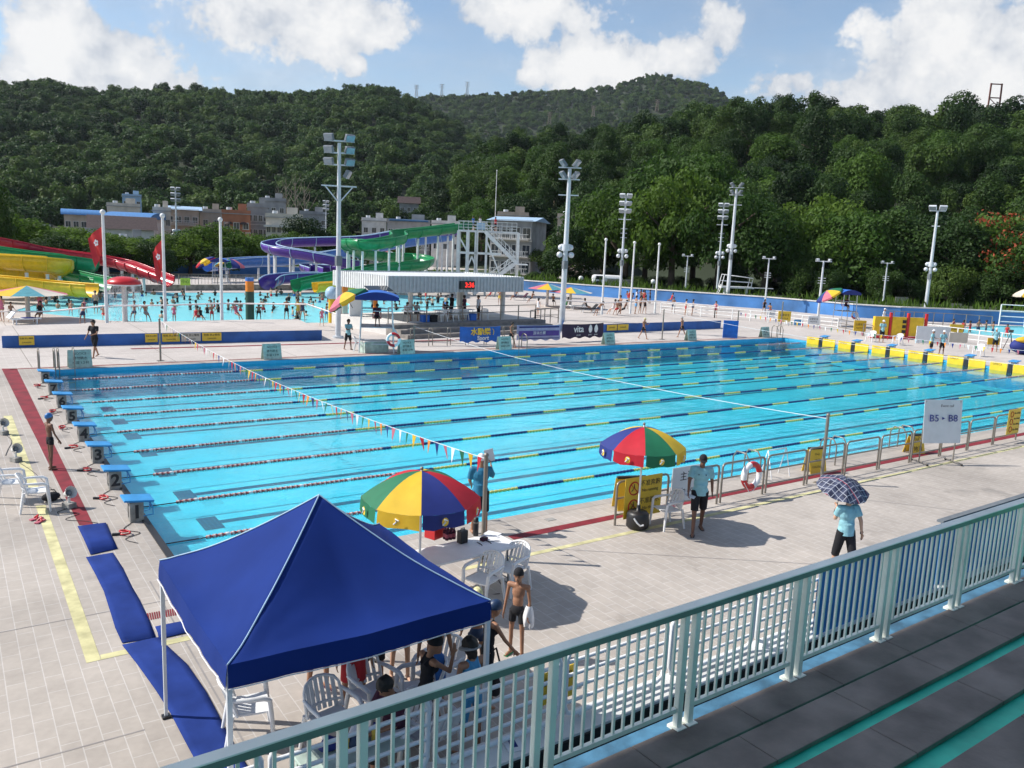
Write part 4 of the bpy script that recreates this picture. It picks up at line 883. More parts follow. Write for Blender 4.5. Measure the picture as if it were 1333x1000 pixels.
# ================================================================== people
def rotv(d, pitch, ab, side, yaw=0):
    "limb direction: starts straight down, swings forward by pitch and outward by ab (degrees)"
    v = V((0, 0, -1)); v = Matrix.Rotation(R(-pitch), 3, 'Y') @ v
    v = Matrix.Rotation(R(side*ab), 3, 'X') @ v
    return Matrix.Rotation(R(side*yaw), 3, 'Z') @ v
def skeleton(pose):
    g = pose.get; J = {}
    lean = R(g('lean', 2)); twist = g('twist', 0)
    pel = V((0, 0, 0)); up = Matrix.Rotation(lean, 3, 'Y') @ V((0, 0, 1)); fw = Matrix.Rotation(lean, 3, 'Y') @ V((1, 0, 0))
    J['pel'] = pel; J['up'] = up; J['fw'] = fw; J['belly'] = pel+up*.16; J['chest'] = pel+up*.34; J['neck'] = pel+up*.52; 
    hp = Matrix.Rotation(R(g('nod', 4)), 3, 'Y') @ up; turn = R(g('turn', 0))
    J['head'] = J['neck']+hp*.155+fw*.02; J['hup'] = hp; J['hfw'] = Matrix.Rotation(turn, 3, 'Z') @ (Matrix.Rotation(R(g('nod', 4)), 3, 'Y') @ fw)
    for s, k in ((1, 'l'), (-1, 'r')):
        side = V((0, s, 0))
        J['hip'+k] = pel+side*.085-up*.03
        p, kn, ab = g('leg'+k, (0, 2, 3))
        J['kn'+k] = J['hip'+k]+rotv(0, p, ab, s)*.43; J['an'+k] = J['kn'+k]+rotv(0, p-kn, ab*.6, s)*.42
        fd = Matrix.Rotation(R(s*g('toe', 10)), 3, 'Z') @ V((1, 0, 0)); fp = g('foot'+k, 0); fd = (fd+V((0, 0, -math.tan(R(fp)) if abs(fp) < 80 else -5))).normalized(); J['fd'+k] = fd
        sh = pel+up*.475+side*.185; J['sh'+k] = sh
        a, el, ab, yaw = (g('arm'+k, (3, 12, 9, 0))+(0,))[:4]
        base = g('lean', 2)*.6
        J['el'+k] = sh+rotv(0, a-base, ab, s, -yaw*.3)*.285; fd2 = rotv(0, a-base+el, ab*.5, s, -yaw); J['wr'+k] = J['el'+k]+fd2*.245; J['hd'+k] = fd2
    J['lift'] = 0
    low = min(J['anl'].z, J['anr'].z)
    dz = -low+.075 if not g('z0') else g('z0')
    for k, v in J.items():
        if isinstance(v, Vector) and k not in ('up', 'fw', 'hup', 'hfw', 'fdl', 'fdr', 'hdl', 'hdr'): v.z += dz
    return J
def seg(mb, a, b, r0, r1, n=12, ends=True):
    mb.tube([a, b], [r0, r1], n)
    if ends: mb.ball(a, r0, n); mb.ball(b, r1, n)
def frame(up, fw):
    z = up.normalized(); x = (fw-z*fw.dot(z)).normalized(); y = z.cross(x); return Matrix((x, y, z)).transposed()
def body_mb(J, build=1.0, fem=False, fingers=True, grip=(), child=False):
    m = MB(); F = frame(J['up'], J['fw']); b = build
    m.ball(J['pel']+J['up']*.01, 1, 14, sc=(.105*b, .155*b, .115), M=F); m.ball(J['belly'], 1, 14, sc=(.092*b, .135*b, .16), M=F)
    m.ball(J['chest']-J['fw']*.005, 1, 14, sc=(.105*b, .160*b, .17), M=F)
    if fem: 
        for s in (1, -1): m.ball(J['chest']+J['fw']*.065+V((0, s*.07, 0))-J['up']*.0, .062, 10)
    for k, s in (('l', 1), ('r', -1)): seg(m, J['chest']+J['up']*.11+V((0, s*.05, 0)), J['sh'+k]+J['up']*-.01, .06, .052)
    seg(m, J['neck']-J['up']*.05, J['neck']+J['hup']*.08, .058*b**.5, .052)
    hs = 1.16 if child else 1.0; H = frame(J['hup'], J['hfw']); h = J['head']; hx = H @ V((1, 0, 0)); hy = H @ V((0, 1, 0)); hz = H @ V((0, 0, 1))
    m.ball(h+hz*.03, 1, 16, sc=(.098*hs, .078*hs, .098*hs), M=H); m.ball(h-hz*.045+hx*.025, 1, 12, sc=(.068*hs, .058*hs, .075*hs), M=H)
    m.ball(h-hz*.095+hx*.062, .024, 8); m.ball(h-hz*.018+hx*.10*hs, 1, 8, sc=(.018, .014, .026), M=H)
    for s in (1, -1): m.ball(h+hy*.078*hs*s-hz*.01, 1, 8, sc=(.022, .010, .032), M=H)
    m.ball(h+hx*.086*hs-hz*.06, 1, 8, sc=(.012, .026, .010), M=H)
    for k, s in (('l', 1), ('r', -1)):
        seg(m, J['hip'+k], J['kn'+k], .082*b, .054*b); c = J['kn'+k].lerp(J['an'+k], .3); back = (J['kn'+k]-J['hip'+k]).cross(V((0, 1, 0))); seg(m, J['kn'+k], J['an'+k], .052*b, .034)
        m.ball(c-J['fd'+k]*.018, 1, 10, sc=(.05*b, .047*b, .10), M=frame((J['kn'+k]-J['an'+k]), V((1, 0, 0.01))))
        f = J['fd'+k]; a = J['an'+k]; seg(m, a-f*.035-V((0, 0, .03)), a+f*.12-V((0, 0, .048)), .036, .028); seg(m, a+f*.08-V((0, 0, .04)), a+f*.165-V((0, 0, .053)), .034, .021); m.ball(a-f*.045-V((0, 0, .038)), .035, 8)
        seg(m, J['sh'+k], J['el'+k], .047*b, .037*b); seg(m, J['el'+k], J['wr'+k], .036*b, .025)
        d = J['hd'+k].normalized(); w = J['wr'+k]; fw = V((1, 0, 0)); lat = d.cross(V((0, s, 0))); lat = lat.normalized() if lat.length > .1 else V((1, 0, 0)); nrm = d.cross(lat).normalized()
        m.ball(w+d*.05, 1, 10, sc=(.038, .018, .055), M=Matrix((lat, nrm, d)).transposed())
        if fingers:
            curl = .55 if k in grip else .22
            for i, (o, L) in enumerate(((-.028, .066), (-.009, .076), (.010, .071), (.028, .056))):
                p0 = w+d*.088+lat*o; pin = nrm*(-s); d1 = (d+pin*curl).normalized(); d2 = (d+pin*curl*3).normalized(); p1 = p0+d1*L*.5; p2 = p1+d2*L*.5; seg(m, p0, p1, .0100, .0092, 6); seg(m, p1, p2, .0092, .0075, 6)
            sd = lat*(.034 if True else -.034); p0 = w+d*.03+lat*.03; p1 = p0+(d*.6+lat*.7).normalized()*.036; p2 = p1+(d*.95+lat*.15-nrm*s*.3).normalized()*.03; seg(m, p0, p1, .0125, .0105, 6); seg(m, p1, p2, .0105, .0085, 6)
        else: m.ball(w+d*.10, .028, 8)
    return m
def remesh(name, mb, mat, voxel, smooth=2, cuts=()):
    me = mb.mesh(name, mat); o = bpy.data.objects.new(name, me); COL.objects.link(o)
    r = o.modifiers.new('r', 'REMESH'); r.mode = 'VOXEL'; r.voxel_size = voxel; r.use_smooth_shade = True
    if smooth: s_ = o.modifiers.new('s', 'SMOOTH'); s_.factor = .5; s_.iterations = smooth
    dg = bpy.context.evaluated_depsgraph_get(); dg.update(); ne = bpy.data.meshes.new_from_object(o.evaluated_get(dg)); bpy.data.objects.remove(o)
    if cuts:
        bm = bmesh.new(); bm.from_mesh(ne)
        for co, no in cuts: bmesh.ops.bisect_plane(bm, geom=bm.verts[:]+bm.edges[:]+bm.faces[:], plane_co=co, plane_no=no, clear_outer=True)
        bm.to_mesh(ne); bm.free()
    for p_ in ne.polygons: p_.use_smooth = True
    if not ne.materials: ne.materials.append(P[mat] if isinstance(mat, str) else mat)
    ne.name = name; return ne
def torso_cloth(J, b, g, lo, hi, fem=False):
    m = MB(); F = frame(J['up'], J['fw'])
    m.ball(J['pel']+J['up']*.0, 1, 14, sc=(.107*b+g, .157*b+g, .13+g), M=F); m.ball(J['belly'], 1, 14, sc=(.095*b+g, .138*b+g, .17), M=F); m.ball(J['chest'], 1, 14, sc=(.106*b+g, .161*b+g, .175+g), M=F)
    if fem:
        for s in (1, -1): m.ball(J['chest']+J['fw']*.065+V((0, s*.07, 0)), .062+g, 10)
    return m
def person(label, loc, face, height, pose, wear, skin='skin', build=1.0, fem=False, child=False, voxel=.0105, grip=(), group=None, eyes=True):
    """wear: list of (name, kind, material, option). kinds: tee, shorts (fraction of the thigh), briefs, suit, cap, hat, hair, longhair, slippers"""
    J = skeleton(pose); b = build; k = height/1.74
    t = thing('person', label, 'person', loc, face, group); t.scale = (k,)*3
    v = voxel/k
    link('body', remesh('body', body_mb(J, b, fem, voxel < .015, grip, child), skin, v, 2), t)
    F = frame(J['up'], J['fw']); H = frame(J['hup'], J['hfw']); h = J['head']; hx, hy, hz = (H @ V((1, 0, 0)), H @ V((0, 1, 0)), H @ V((0, 0, 1))); hs = 1.16 if child else 1.0
    for name, kind, mat, opt in wear:
        cv = max(v, .013)
        if kind == 'tee':
            m = torso_cloth(J, b, .017, 0, 0, fem)
            for q, s in (('l', 1), ('r', -1)):
                m.ball(J['sh'+q]-J['up']*.01, .062, 10); seg(m, J['chest']+J['up']*.11, J['sh'+q], .072, .064)
                m.tube([J['sh'+q], J['sh'+q].lerp(J['el'+q], opt or .62)], [.063*b, .068*b], 12)
            m.ball(J['chest']-J['up']*.02, 1, 12, sc=(.112*b, .17*b, .15), M=F); m.tube([J['pel']-J['up']*.10, J['belly']], [.145*b, .14*b], 16)
            me = remesh(name, m, mat, cv, 3, [(J['pel']-J['up']*.085, -J['up']), (J['neck']+J['up']*.018, J['up'])])
        elif kind in ('shorts', 'briefs'):
            m = MB(); f = opt
            m.ball(J['pel']+J['up']*.0, 1, 14, sc=(.105*b+.014, .155*b+.014, .125), M=F)
            for q in 'lr':
                g = .014 if kind == 'shorts' and f > .55 else .007
                m.tube([J['hip'+q]+J['up']*.02, J['hip'+q].lerp(J['kn'+q], min(f, 1)), ]+([J['kn'+q].lerp(J['an'+q], f-1)] if f > 1 else []), [.088*b+g, .082*b+(min(f, 1))*(-.022)*b+g+.006]+([.058*b+g] if f > 1 else []), 14)
            me = remesh(name, m, mat, cv, 1, [(J['pel']+J['up']*.10, J['up'])])
        elif kind == 'suit':
            m = torso_cloth(J, b, .0075, 0, 0, fem)
            for q, s in (('l', 1), ('r', -1)):
                y = V((0, s*.085, 0)); m.tube([J['chest']+J['fw']*.09+y+J['up']*.08, J['neck']+y-J['up']*.0, J['chest']-J['fw']*.11+y*.5+J['up']*.06], .022, 8)
                if opt: m.tube([J['hip'+q]+J['up']*.02, J['hip'+q].lerp(J['kn'+q], opt)], [.094*b, .089*b-.022*opt], 12)
            me = remesh(name, m, mat, min(cv, .012), 1)
        elif kind in ('cap', 'hair', 'longhair', 'hat'):
            m = MB(); g = .006 if kind in ('cap', 'hat') else .02
            m.ball(h+hz*.036-hx*(.004 if kind == 'cap' else .012), 1, 20, sc=(.098*hs+g, .079*hs+g, .097*hs+g), M=H)
            if kind == 'longhair': m.ball(h-hz*.05-hx*.04, 1, 14, sc=(.07, .085, .13), M=H)
            if kind == 'hair': m.ball(h-hz*.0-hx*.045, 1, 14, sc=(.065, .083, .09), M=H)
            if kind == 'longhair': cuts = [(h+hx*.062-hz*.0, (hx-hz*.5).normalized())]
            elif kind == 'hair': cuts = [(h+hx*.055+hz*.01, (hx*.9-hz*.75).normalized())]
            else: cuts = [(h+hz*.012+hx*.0, (-hz*.95+hx*.28).normalized())]
            if kind in ('hair', 'longhair'):
                for q in m.v: q += (q-h).normalized()*.022*noise.noise(q*24)
            me = remesh(name, m, mat, .010, 1, cuts)
            if kind in ('hat',) or opt == 'brim':
                bm_ = MB(); fl = 1.0 if kind == 'hat' else 0
                if kind == 'hat': bm_.lathe([(.088, .0), (.13, -.012), (.165, -.035), (.163, -.040), (.128, -.018), (.086, -.006)], 20)
                else: bm_.add([V((.05, -.07, 0)), V((.10, -.06, 0)), V((.165, -.035, -.014)), V((.178, 0, -.018)), V((.165, .035, -.014)), V((.10, .06, 0)), V((.05, .07, 0))]+[V((.05, -.07, .012)), V((.10, -.06, .012)), V((.165, -.035, -.002)), V((.178, 0, -.006)), V((.165, .035, -.002)), V((.10, .06, .012)), V((.05, .07, .012))], [(6, 5, 4, 3, 2, 1, 0), (7, 8, 9, 10, 11, 12, 13)]+[(i, (i+1) % 7, 7+(i+1) % 7, 7+i) for i in range(7)])
                bm_.v = [h+hz*.03+H @ q for q in bm_.v]; bm_.build('brim', mat, t)
        elif kind == 'slippers':
            for q in 'lr':
                f = J['fd'+q]; a = J['an'+q]; s_ = MB(); s_.tube([a-f*.08-V((0, 0, .068)), a+f*.03-V((0, 0, .07)), a+f*.17-V((0, 0, .070))], [.036, .042, .038], 10); s_.v = [V((p_.x, p_.y, min(p_.z, a.z-.055))) for p_ in s_.v]
                s_.tube([a+f*.09+V((0, .045, -.065)), a+f*.075+V((0, 0, -.015)), a+f*.09+V((0, -.045, -.065))], .013, 6); link(name, s_.mesh(name, mat), t)
            continue
        else: continue
        link(name, me, t)
    if eyes and voxel < .015:
        for s in (1, -1): MB().ball(h+hx*.086*hs+hy*.031*s+hz*.018, .0105, 8).build('eye', 'ink', t)
        MB().ball(h+hx*.094*hs-hz*.058, 1, 8, sc=(.006, .024, .006), M=H).build('mouth', 'inkred' if False else P['skindark'], t)
        for s in (1, -1): MB().ball(h+hx*.090*hs+hy*.033*s+hz*.038, 1, 8, sc=(.006, .02, .005), M=H).build('eyebrow', 'hair', t)
    t['_J'] = 0; del t['_J']
    return t, J, k
def wpos(t, k, p):
    return V(t.location) + Matrix.Rotation(t.rotation_euler.z, 3, 'Z') @ (V(p)*k)
def look(dx, dy): return math.atan2(dy, dx)
STAND = dict(lean=1, legl=(2, 3, 4), legr=(-3, 4, 4), arml=(4, 12, 9), armr=(0, 10, 9))
# --- boy by the start line
q = at(67, 611)
person('boy in a bright blue cap and black trunks standing on the red line', (q.x, q.y, 0), look(.95, .3), 1.46, dict(lean=-2, legl=(3, 2, 3), legr=(-3, 2, 3), arml=(8, 10, 7), armr=(12, 14, 6), nod=2), [('trunks', 'briefs', 'blackcloth', .30), ('cap', 'cap', 'bluecap', None)], 'skindark', .82, child=True)
# --- officer with black cap
q = at(907, 693)
t, J, k = person('man in a light blue tee and black cap walking past the white chair', (q.x, q.y, 0), look(-.62, -.78), 1.84, dict(lean=2, legl=(-14, 8, 3), legr=(17, 6, 3), footl=12, arml=(-14, 10, 12), armr=(22, 18, 16), nod=8, turn=-8), [('shirt', 'tee', 'sky', .7), ('shorts', 'shorts', 'blackcloth', .95), ('cap', 'cap', 'blackcloth', 'brim'), ('slipper', 'slippers', 'ink', None)], 'skindark', 1.0, grip=('r',))
w = wpos(t, k, J['wrr']+J['hdr']*.11); o = MB().box((0, 0, 0), (.32, .22, .006)).build('paper_sheaf', 'whitecloth'); o.location = w+V((.12, .05, -.01)); o.rotation_euler = (R(14), R(6), R(35)); tag(o, 'white sheaf of papers held by the man in the black cap', 'papers')
for s in (-1, 1):
    c = wpos(t, k, J['chest']+J['fw']*(.128)+V((0, s*.075, 0))+J['up']*.04); MB().ball((J['chest']+J['fw']*.121+V((0, s*.075, 0))+J['up']*.04), 1, 8, sc=(.004, .014, .016), M=frame(J['up'], J['fw'])).build('chest_emblem', 'navycap', t)
# --- man under the plaid umbrella (seen from behind)
pos = V((11.12, -6.02, 0))
t, J, k = person('person in a light blue tee and black trousers under a checked umbrella', pos, look(.35, .94), 1.72, dict(lean=1, legl=(12, 4, 4), legr=(-14, 6, 4), footr=10, arml=(26, 100, 4, 35), armr=(-16, 12, 16)), [('shirt', 'tee', 'sky', .68), ('trousers', 'shorts', 'blackcloth', 1.25), ('hair', 'hair', 'hair', None)], 'skinpale', 1.08, grip=('l',))
MB().tube([J['wrr']+V((0, .035*math.cos(a), .035*math.sin(a))) for a in [2*PI*i/10 for i in range(10)]], .008, 5, True).build('wristband', 'ink', t)
hw = wpos(t, k, J['wrl']+J['hdl']*.09)
u = thing('umbrella', 'dark blue and white checked umbrella held over a walking person', 'umbrella', (hw.x, hw.y, hw.z), R(22))
u.rotation_mode = 'QUATERNION'; u.rotation_quaternion = (V((0, 0, 1)).rotation_difference(V((-.10, -.30, 1)).normalized()))
mt, nt_, b_, o_ = nodes_of('checked_cloth'); tcx = N(nt_, 'ShaderNodeTexCoord'); sp = N(nt_, 'ShaderNodeSeparateXYZ'); nt_.links.new(tcx.outputs['Object'], sp.inputs[0])
def line(ax, per, wd, ofs=0):
    a = N(nt_, 'ShaderNodeMath', operation='MULTIPLY_ADD'); nt_.links.new(sp.outputs[ax], a.inputs[0]); a.inputs[1].default_value = 1/per; a.inputs[2].default_value = ofs+50
    f = N(nt_, 'ShaderNodeMath', operation='FRACT'); nt_.links.new(a.outputs[0], f.inputs[0]); l = N(nt_, 'ShaderNodeMath', operation='LESS_THAN'); nt_.links.new(f.outputs[0], l.inputs[0]); l.inputs[1].default_value = wd; return l.outputs[0]
c = mix(nt_, (0.012, 0.016, 0.045), (0.04, 0.05, 0.10), line(0, .2, .4, .1)); c = mix(nt_, c, (0.04, 0.05, 0.10), line(1, .2, .4, .1)); c = mix(nt_, c, (0.36, 0.38, 0.44), line(0, .1, .10)); c = mix(nt_, c, (0.36, 0.38, 0.44), line(1, .1, .10)); c = mix(nt_, c, (0.35, .05, .08), line(0, .4, .04, .3)); nt_.links.new(c, b_.inputs['Base Color']); b_.inputs['Roughness'].default_value = .7
cloth_gores(u, 8, .52, .22, [mt], 0, .40, scal=.07)
MB().tube([(0, 0, -.10), (0, 0, .70)], .008, 6).build('shaft', 'steel', u); MB().tube([(0, 0, -.06), (0, 0, -.18), (.02, 0, -.21), (.05, 0, -.21), (.06, 0, -.18)], .013, 7).build('handle', 'black', u)
# --- official at the pool edge
t, J, k = person('official in a white cap and teal shirt standing at the pool edge raising a sheet', (5.95, -.62, 0), look(.45, .9), 1.76, dict(lean=1, legl=(1, 2, 5), legr=(-1, 2, 5), arml=(12, 40, 10, 20), armr=(38, 105, 22, -5), nod=2), [('shirt', 'tee', 'teal', .8), ('trousers', 'shorts', 'blackcloth', 1.0), ('cap', 'cap', 'whitecloth', 'brim')], 'skin', 1.06, grip=('r',))
w = wpos(t, k, J['wrr']+J['hdr']*.12); o = MB().box((0, 0, .13), (.21, .004, .30)).build('paper_sheet', 'whitecloth'); o.location = w; o.rotation_euler = (R(8), R(-14), R(-20)); tag(o, 'white sheet held up by the official at the pool edge', 'paper')
# --- boy with towel
q = at(671, 855)
t, J, k = person('boy in a black cap and black trunks holding a white towel beyond the canopy', (q.x, q.y, 0), look(-.85, -.55), 1.42, dict(lean=-1, legl=(4, 2, 5), legr=(-4, 3, 5), arml=(2, 18, 10), armr=(2, 10, 9), nod=6, turn=10), [('trunks', 'shorts', 'blackcloth', .52), ('cap', 'cap', 'blackcloth', None), ('slipper', 'slippers', 'greencloth', None)], 'skin', .80, child=True, grip=('l',))
def draped(name, label, pos, size, mat, cat='towel', seed=0):
    m = MB(); n, k = 26, 14; vs = []; fs = []
    for i in range(n+1):
        a = 2*PI*i/n
        for j in range(k+1):
            f = j/k; r_ = .35+.65*math.sin(PI*min(.97, .12+f*.62)); r_ *= 1+.30*math.sin(a*5+f*2+seed)*f+.12*noise.noise(V((math.cos(a)*2, math.sin(a)*2, f*3)))
            vs.append(V((size[0]*.5*r_*math.cos(a), size[1]*.5*r_*math.sin(a), size[2]*(.5-f)+.03*f*math.sin(a*2+1))))
    for i in range(n):
        for j in range(k): q = i*(k+1)+j; fs.append((q, q+1, q+k+2, q+k+1))
    m.add(vs, fs, 0, True); o = m.build(name, mat); o.location = pos; return tag(o, label, cat)
draped('towel', 'crumpled white towel tucked under the arm of the boy in the black cap', wpos(t, k, V((.05, .245, .86+.03))), (.15, .16, .34), 'whitecloth', seed=2)
# --- group at the right canopy leg
person('child in a cream swimming cap facing the boy with the towel', (2.62, -5.85, 0), look(.3, .95), 1.40, dict(STAND, arml=(6, 20, 8), armr=(20, 25, 10)), [('trunks', 'briefs', 'navycap', .3), ('cap', 'cap', 'creamcap', None)], 'skin', .8, child=True)
t, J, k = person('girl in a navy cap and black swimsuit by the right canopy leg', (2.42, -6.45, 0), look(.75, -.1), 1.50, dict(lean=4, legl=(4, 4, 3), legr=(-4, 3, 3), arml=(6, 12, 9), armr=(32, 10, 14), nod=12), [('swimsuit', 'suit', 'blackcloth', .75), ('cap', 'cap', 'navycap', None)], 'skin', .86, fem=True, child=True, grip=('r',))
t2 = thing('bag', 'black and white sports bag hanging beside the girl in the navy cap', 'bag', wpos(t, k, (-.02, -.36, .62)), .4)
m = MB(); m.ball((0, 0, 0), .5, 18, sc=(.34, .20, .42))
for v in m.v: v *= 1+.16*noise.noise(v*9)
m.build('bag_body', 'blackcloth', t2); m = MB(); m.ball((.0, .02, .05), .5, 14, sc=(.24, .24, .26)); m.build('white_panel', 'whitecloth', t2); MB().tube([(-.1, 0, .18), (-.05, .05, .42), (.06, .05, .42), (.1, 0, .18)], .014, 6).build('strap', 'blackcloth', t2)
person('girl in a grey sun hat and light blue swimsuit with her back to the railing', (1.66, -7.28, 0), look(-.1, .95), 1.50, dict(lean=3, legl=(2, 2, 5), legr=(-2, 2, 5), arml=(8, 60, 10, 25), armr=(4, 40, 12, 20), nod=10), [('swimsuit', 'suit', 'aqua', .95), ('hair', 'longhair', 'hair', None), ('sun_hat', 'hat', 'greyr', None)], 'skin', .9, fem=True, child=True)
person('girl in a black and white cap and black swimsuit raising her hand to her face', (1.22, -6.9, 0), look(.95, .05), 1.48, dict(lean=7, legl=(6, 6, 3), legr=(-2, 4, 3), arml=(14, 20, 8), armr=(55, 110, 10, 10), nod=18), [('swimsuit', 'suit', 'blackcloth', .7), ('cap', 'cap', 'blackcloth', None)], 'skin', .86, fem=True, child=True)
person('boy in blue jammers standing under the canopy edge', (1.68, -6.30, 0), look(.5, .8), 1.52, dict(STAND, armr=(10, 30, 10)), [('jammers', 'shorts', 'bluecloth', .85), ('cap', 'cap', 'navycap', None)], 'skin', .9, child=True)
person('swimmer in black shorts half hidden by the canopy cloth', (1.25, -5.35, 0), look(-.3, -.9), 1.55, dict(STAND), [('shorts', 'shorts', 'blackcloth', .9), ('cap', 'cap', 'navycap', None)], 'skin', .9, child=True)
person('swimmer in red shorts half hidden by the canopy cloth', (.78, -5.75, 0), look(-.2, -.9), 1.55, dict(STAND), [('shorts', 'shorts', 'redcloth', .85), ('cap', 'cap', 'whitecloth', None)], 'skin', .9, child=True)
person('bare legged swimmer hidden to the knees under the canopy', (1.72, -5.25, 0), look(-.3, -.9), 1.5, dict(STAND), [('trunks', 'briefs', 'blackcloth', .3), ('cap', 'cap', 'bluecap', None)], 'skinpale', .9, child=True)
person('person in flip flops standing deep under the canopy', (.62, -4.95, 0), look(.2, -.9), 1.62, dict(STAND), [('shorts', 'shorts', 'navycap', 1.0), ('shirt', 'tee', 'whitecloth', .6), ('hair', 'hair', 'hair', None), ('slipper', 'slippers', 'maroon', None)], 'skin', .95)
# --- seated woman at the green table
SIT = dict(lean=8, legl=(84, 84, 6), legr=(80, 82, 6), arml=(30, 55, 8, 25), armr=(34, 50, 10, 20), nod=25)
t, J, k = person('woman with short black hair in a maroon shirt seated at the green table', (.72, -7.10, .0), look(-.92, -.25), 1.62, dict(SIT), [('shirt', 'tee', 'maroon', 1.0), ('trousers', 'shorts', 'blackcloth', 1.35), ('hair', 'hair', 'hair', None)], 'skin', 1.05, fem=True, grip=('r',))
put_chair(.80, -7.08, look(-.92, -.25), 'white plastic chair under the seated woman at the green table')

# --- distant figures (built coarser; they are a few dozen pixels tall)
def mid(label, uv, h, face, pose, wear, skin='skin', z=0.0, b=.95, **kw):
    q = at(uv[0], uv[1], z); return person(label, (q.x, q.y, z), face, h, pose, wear, skin, b, voxel=.024, eyes=False, **kw)
WALK = dict(lean=3, legl=(22, 6, 3), legr=(-20, 10, 3), footr=15, arml=(-18, 12, 8), armr=(20, 20, 8))
TS = lambda c, s='blackcloth', h=('hair', 'hair', 'hair', None): [('shirt', 'tee', c, .65), ('shorts', 'shorts', s, .9), h]
TR = lambda c='blackcloth', h=('hair', 'hair', 'hair', None): [('trunks', 'shorts', c, .5), h]
CAPH = lambda c: ('cap', 'cap', c, 'brim')
mid('man in a black tee and black shorts walking in front of the far blue terrace', (124, 465.5), 1.86, look(-.7, -.7), dict(WALK, arml=(20, 60, 10, 20)), TS('blackcloth'), 'skin')
mid('man in a light blue shirt standing beside the far white chair', (453, 455.5), 1.72, look(.2, -.95), dict(STAND, arml=(25, 80, 8, 40), armr=(25, 80, 8, 40), legl=(10, 4, 4), legr=(-10, 4, 4)), TS('sky'), 'skindark')
mid('boy in dark trunks walking past the blue sports banner', (665, 452.5), 1.6, look(.3, -.9), dict(WALK), TR(), 'skin')
mid('boy walking on the far deck in front of the right terrace, left of two', (837, 441.5), 1.55, look(.2, -.9), dict(WALK, arml=(30, 90, 8, 20)), TR(h=CAPH('creamcap')), 'skin')
mid('boy with his back turned, right of two walking by the right terrace', (887, 439.5), 1.55, look(-.2, .95), dict(WALK), TR(h=CAPH('greyr')), 'skin')
for uv, f, lab in (((1147, 446), (-.5, -.85), 'official in a light blue shirt and sun hat in front of the yellow play cart'), ((1211, 462), (.3, -.9), 'official in light blue behind the yellow touchpads, left of a pair'), ((1225, 463), (-.4, -.9), 'official in light blue behind the yellow touchpads, right of a pair'), ((1294, 458), (.6, .7), 'official in light blue holding a yellow board by the right pool rail'), ((1149, 425), (.3, -.9), 'official in white farther back, behind the yellow play cart')):
    mid(lab, uv, 1.72, look(*f), dict(STAND, arml=(20, 70, 8, 30)), TS('sky' if 'light blue' in lab else 'whitecloth', h=CAPH('whitecloth')), 'skin')
# ================================================================== far side: shelter, masts, slides, play pool
def fence_line(pts, h, label, name='railing_fence', mat='steel', step=1.6, rails=(1.0, .55), r=.03, z=0, slats=0, cat='fence'):
    a0 = pts[0]; t = thing(name, label, cat, (a0[0], a0[1], z)); off = (a0[0], a0[1], 0)
    for q in rails: MB().tube([(p[0], p[1], z+h*q) for p in pts], r, 5).build('rail', mat, t, (a0[0], a0[1], z))
    for a, b in zip(pts, pts[1:]):
        a, b = V((*a, z)), V((*b, z)); n = max(1, round((b-a).length/step))
        for i in range(n+1 if b == V((*pts[-1], z)) else n): q = a.lerp(b, i/n); MB().bar(q, q+V((0, 0, h)), r*2).build('post', mat, t, (a0[0], a0[1], z))
        if slats:
            m = MB(); n = int((b-a).length/slats)
            for i in range(n): q = a.lerp(b, (i+.5)/n); m.bar(q+V((0, 0, .08)), q+V((0, 0, h)), .03)
            o = m.build('infill_grille', mat, t, (a0[0], a0[1], z))
    return t
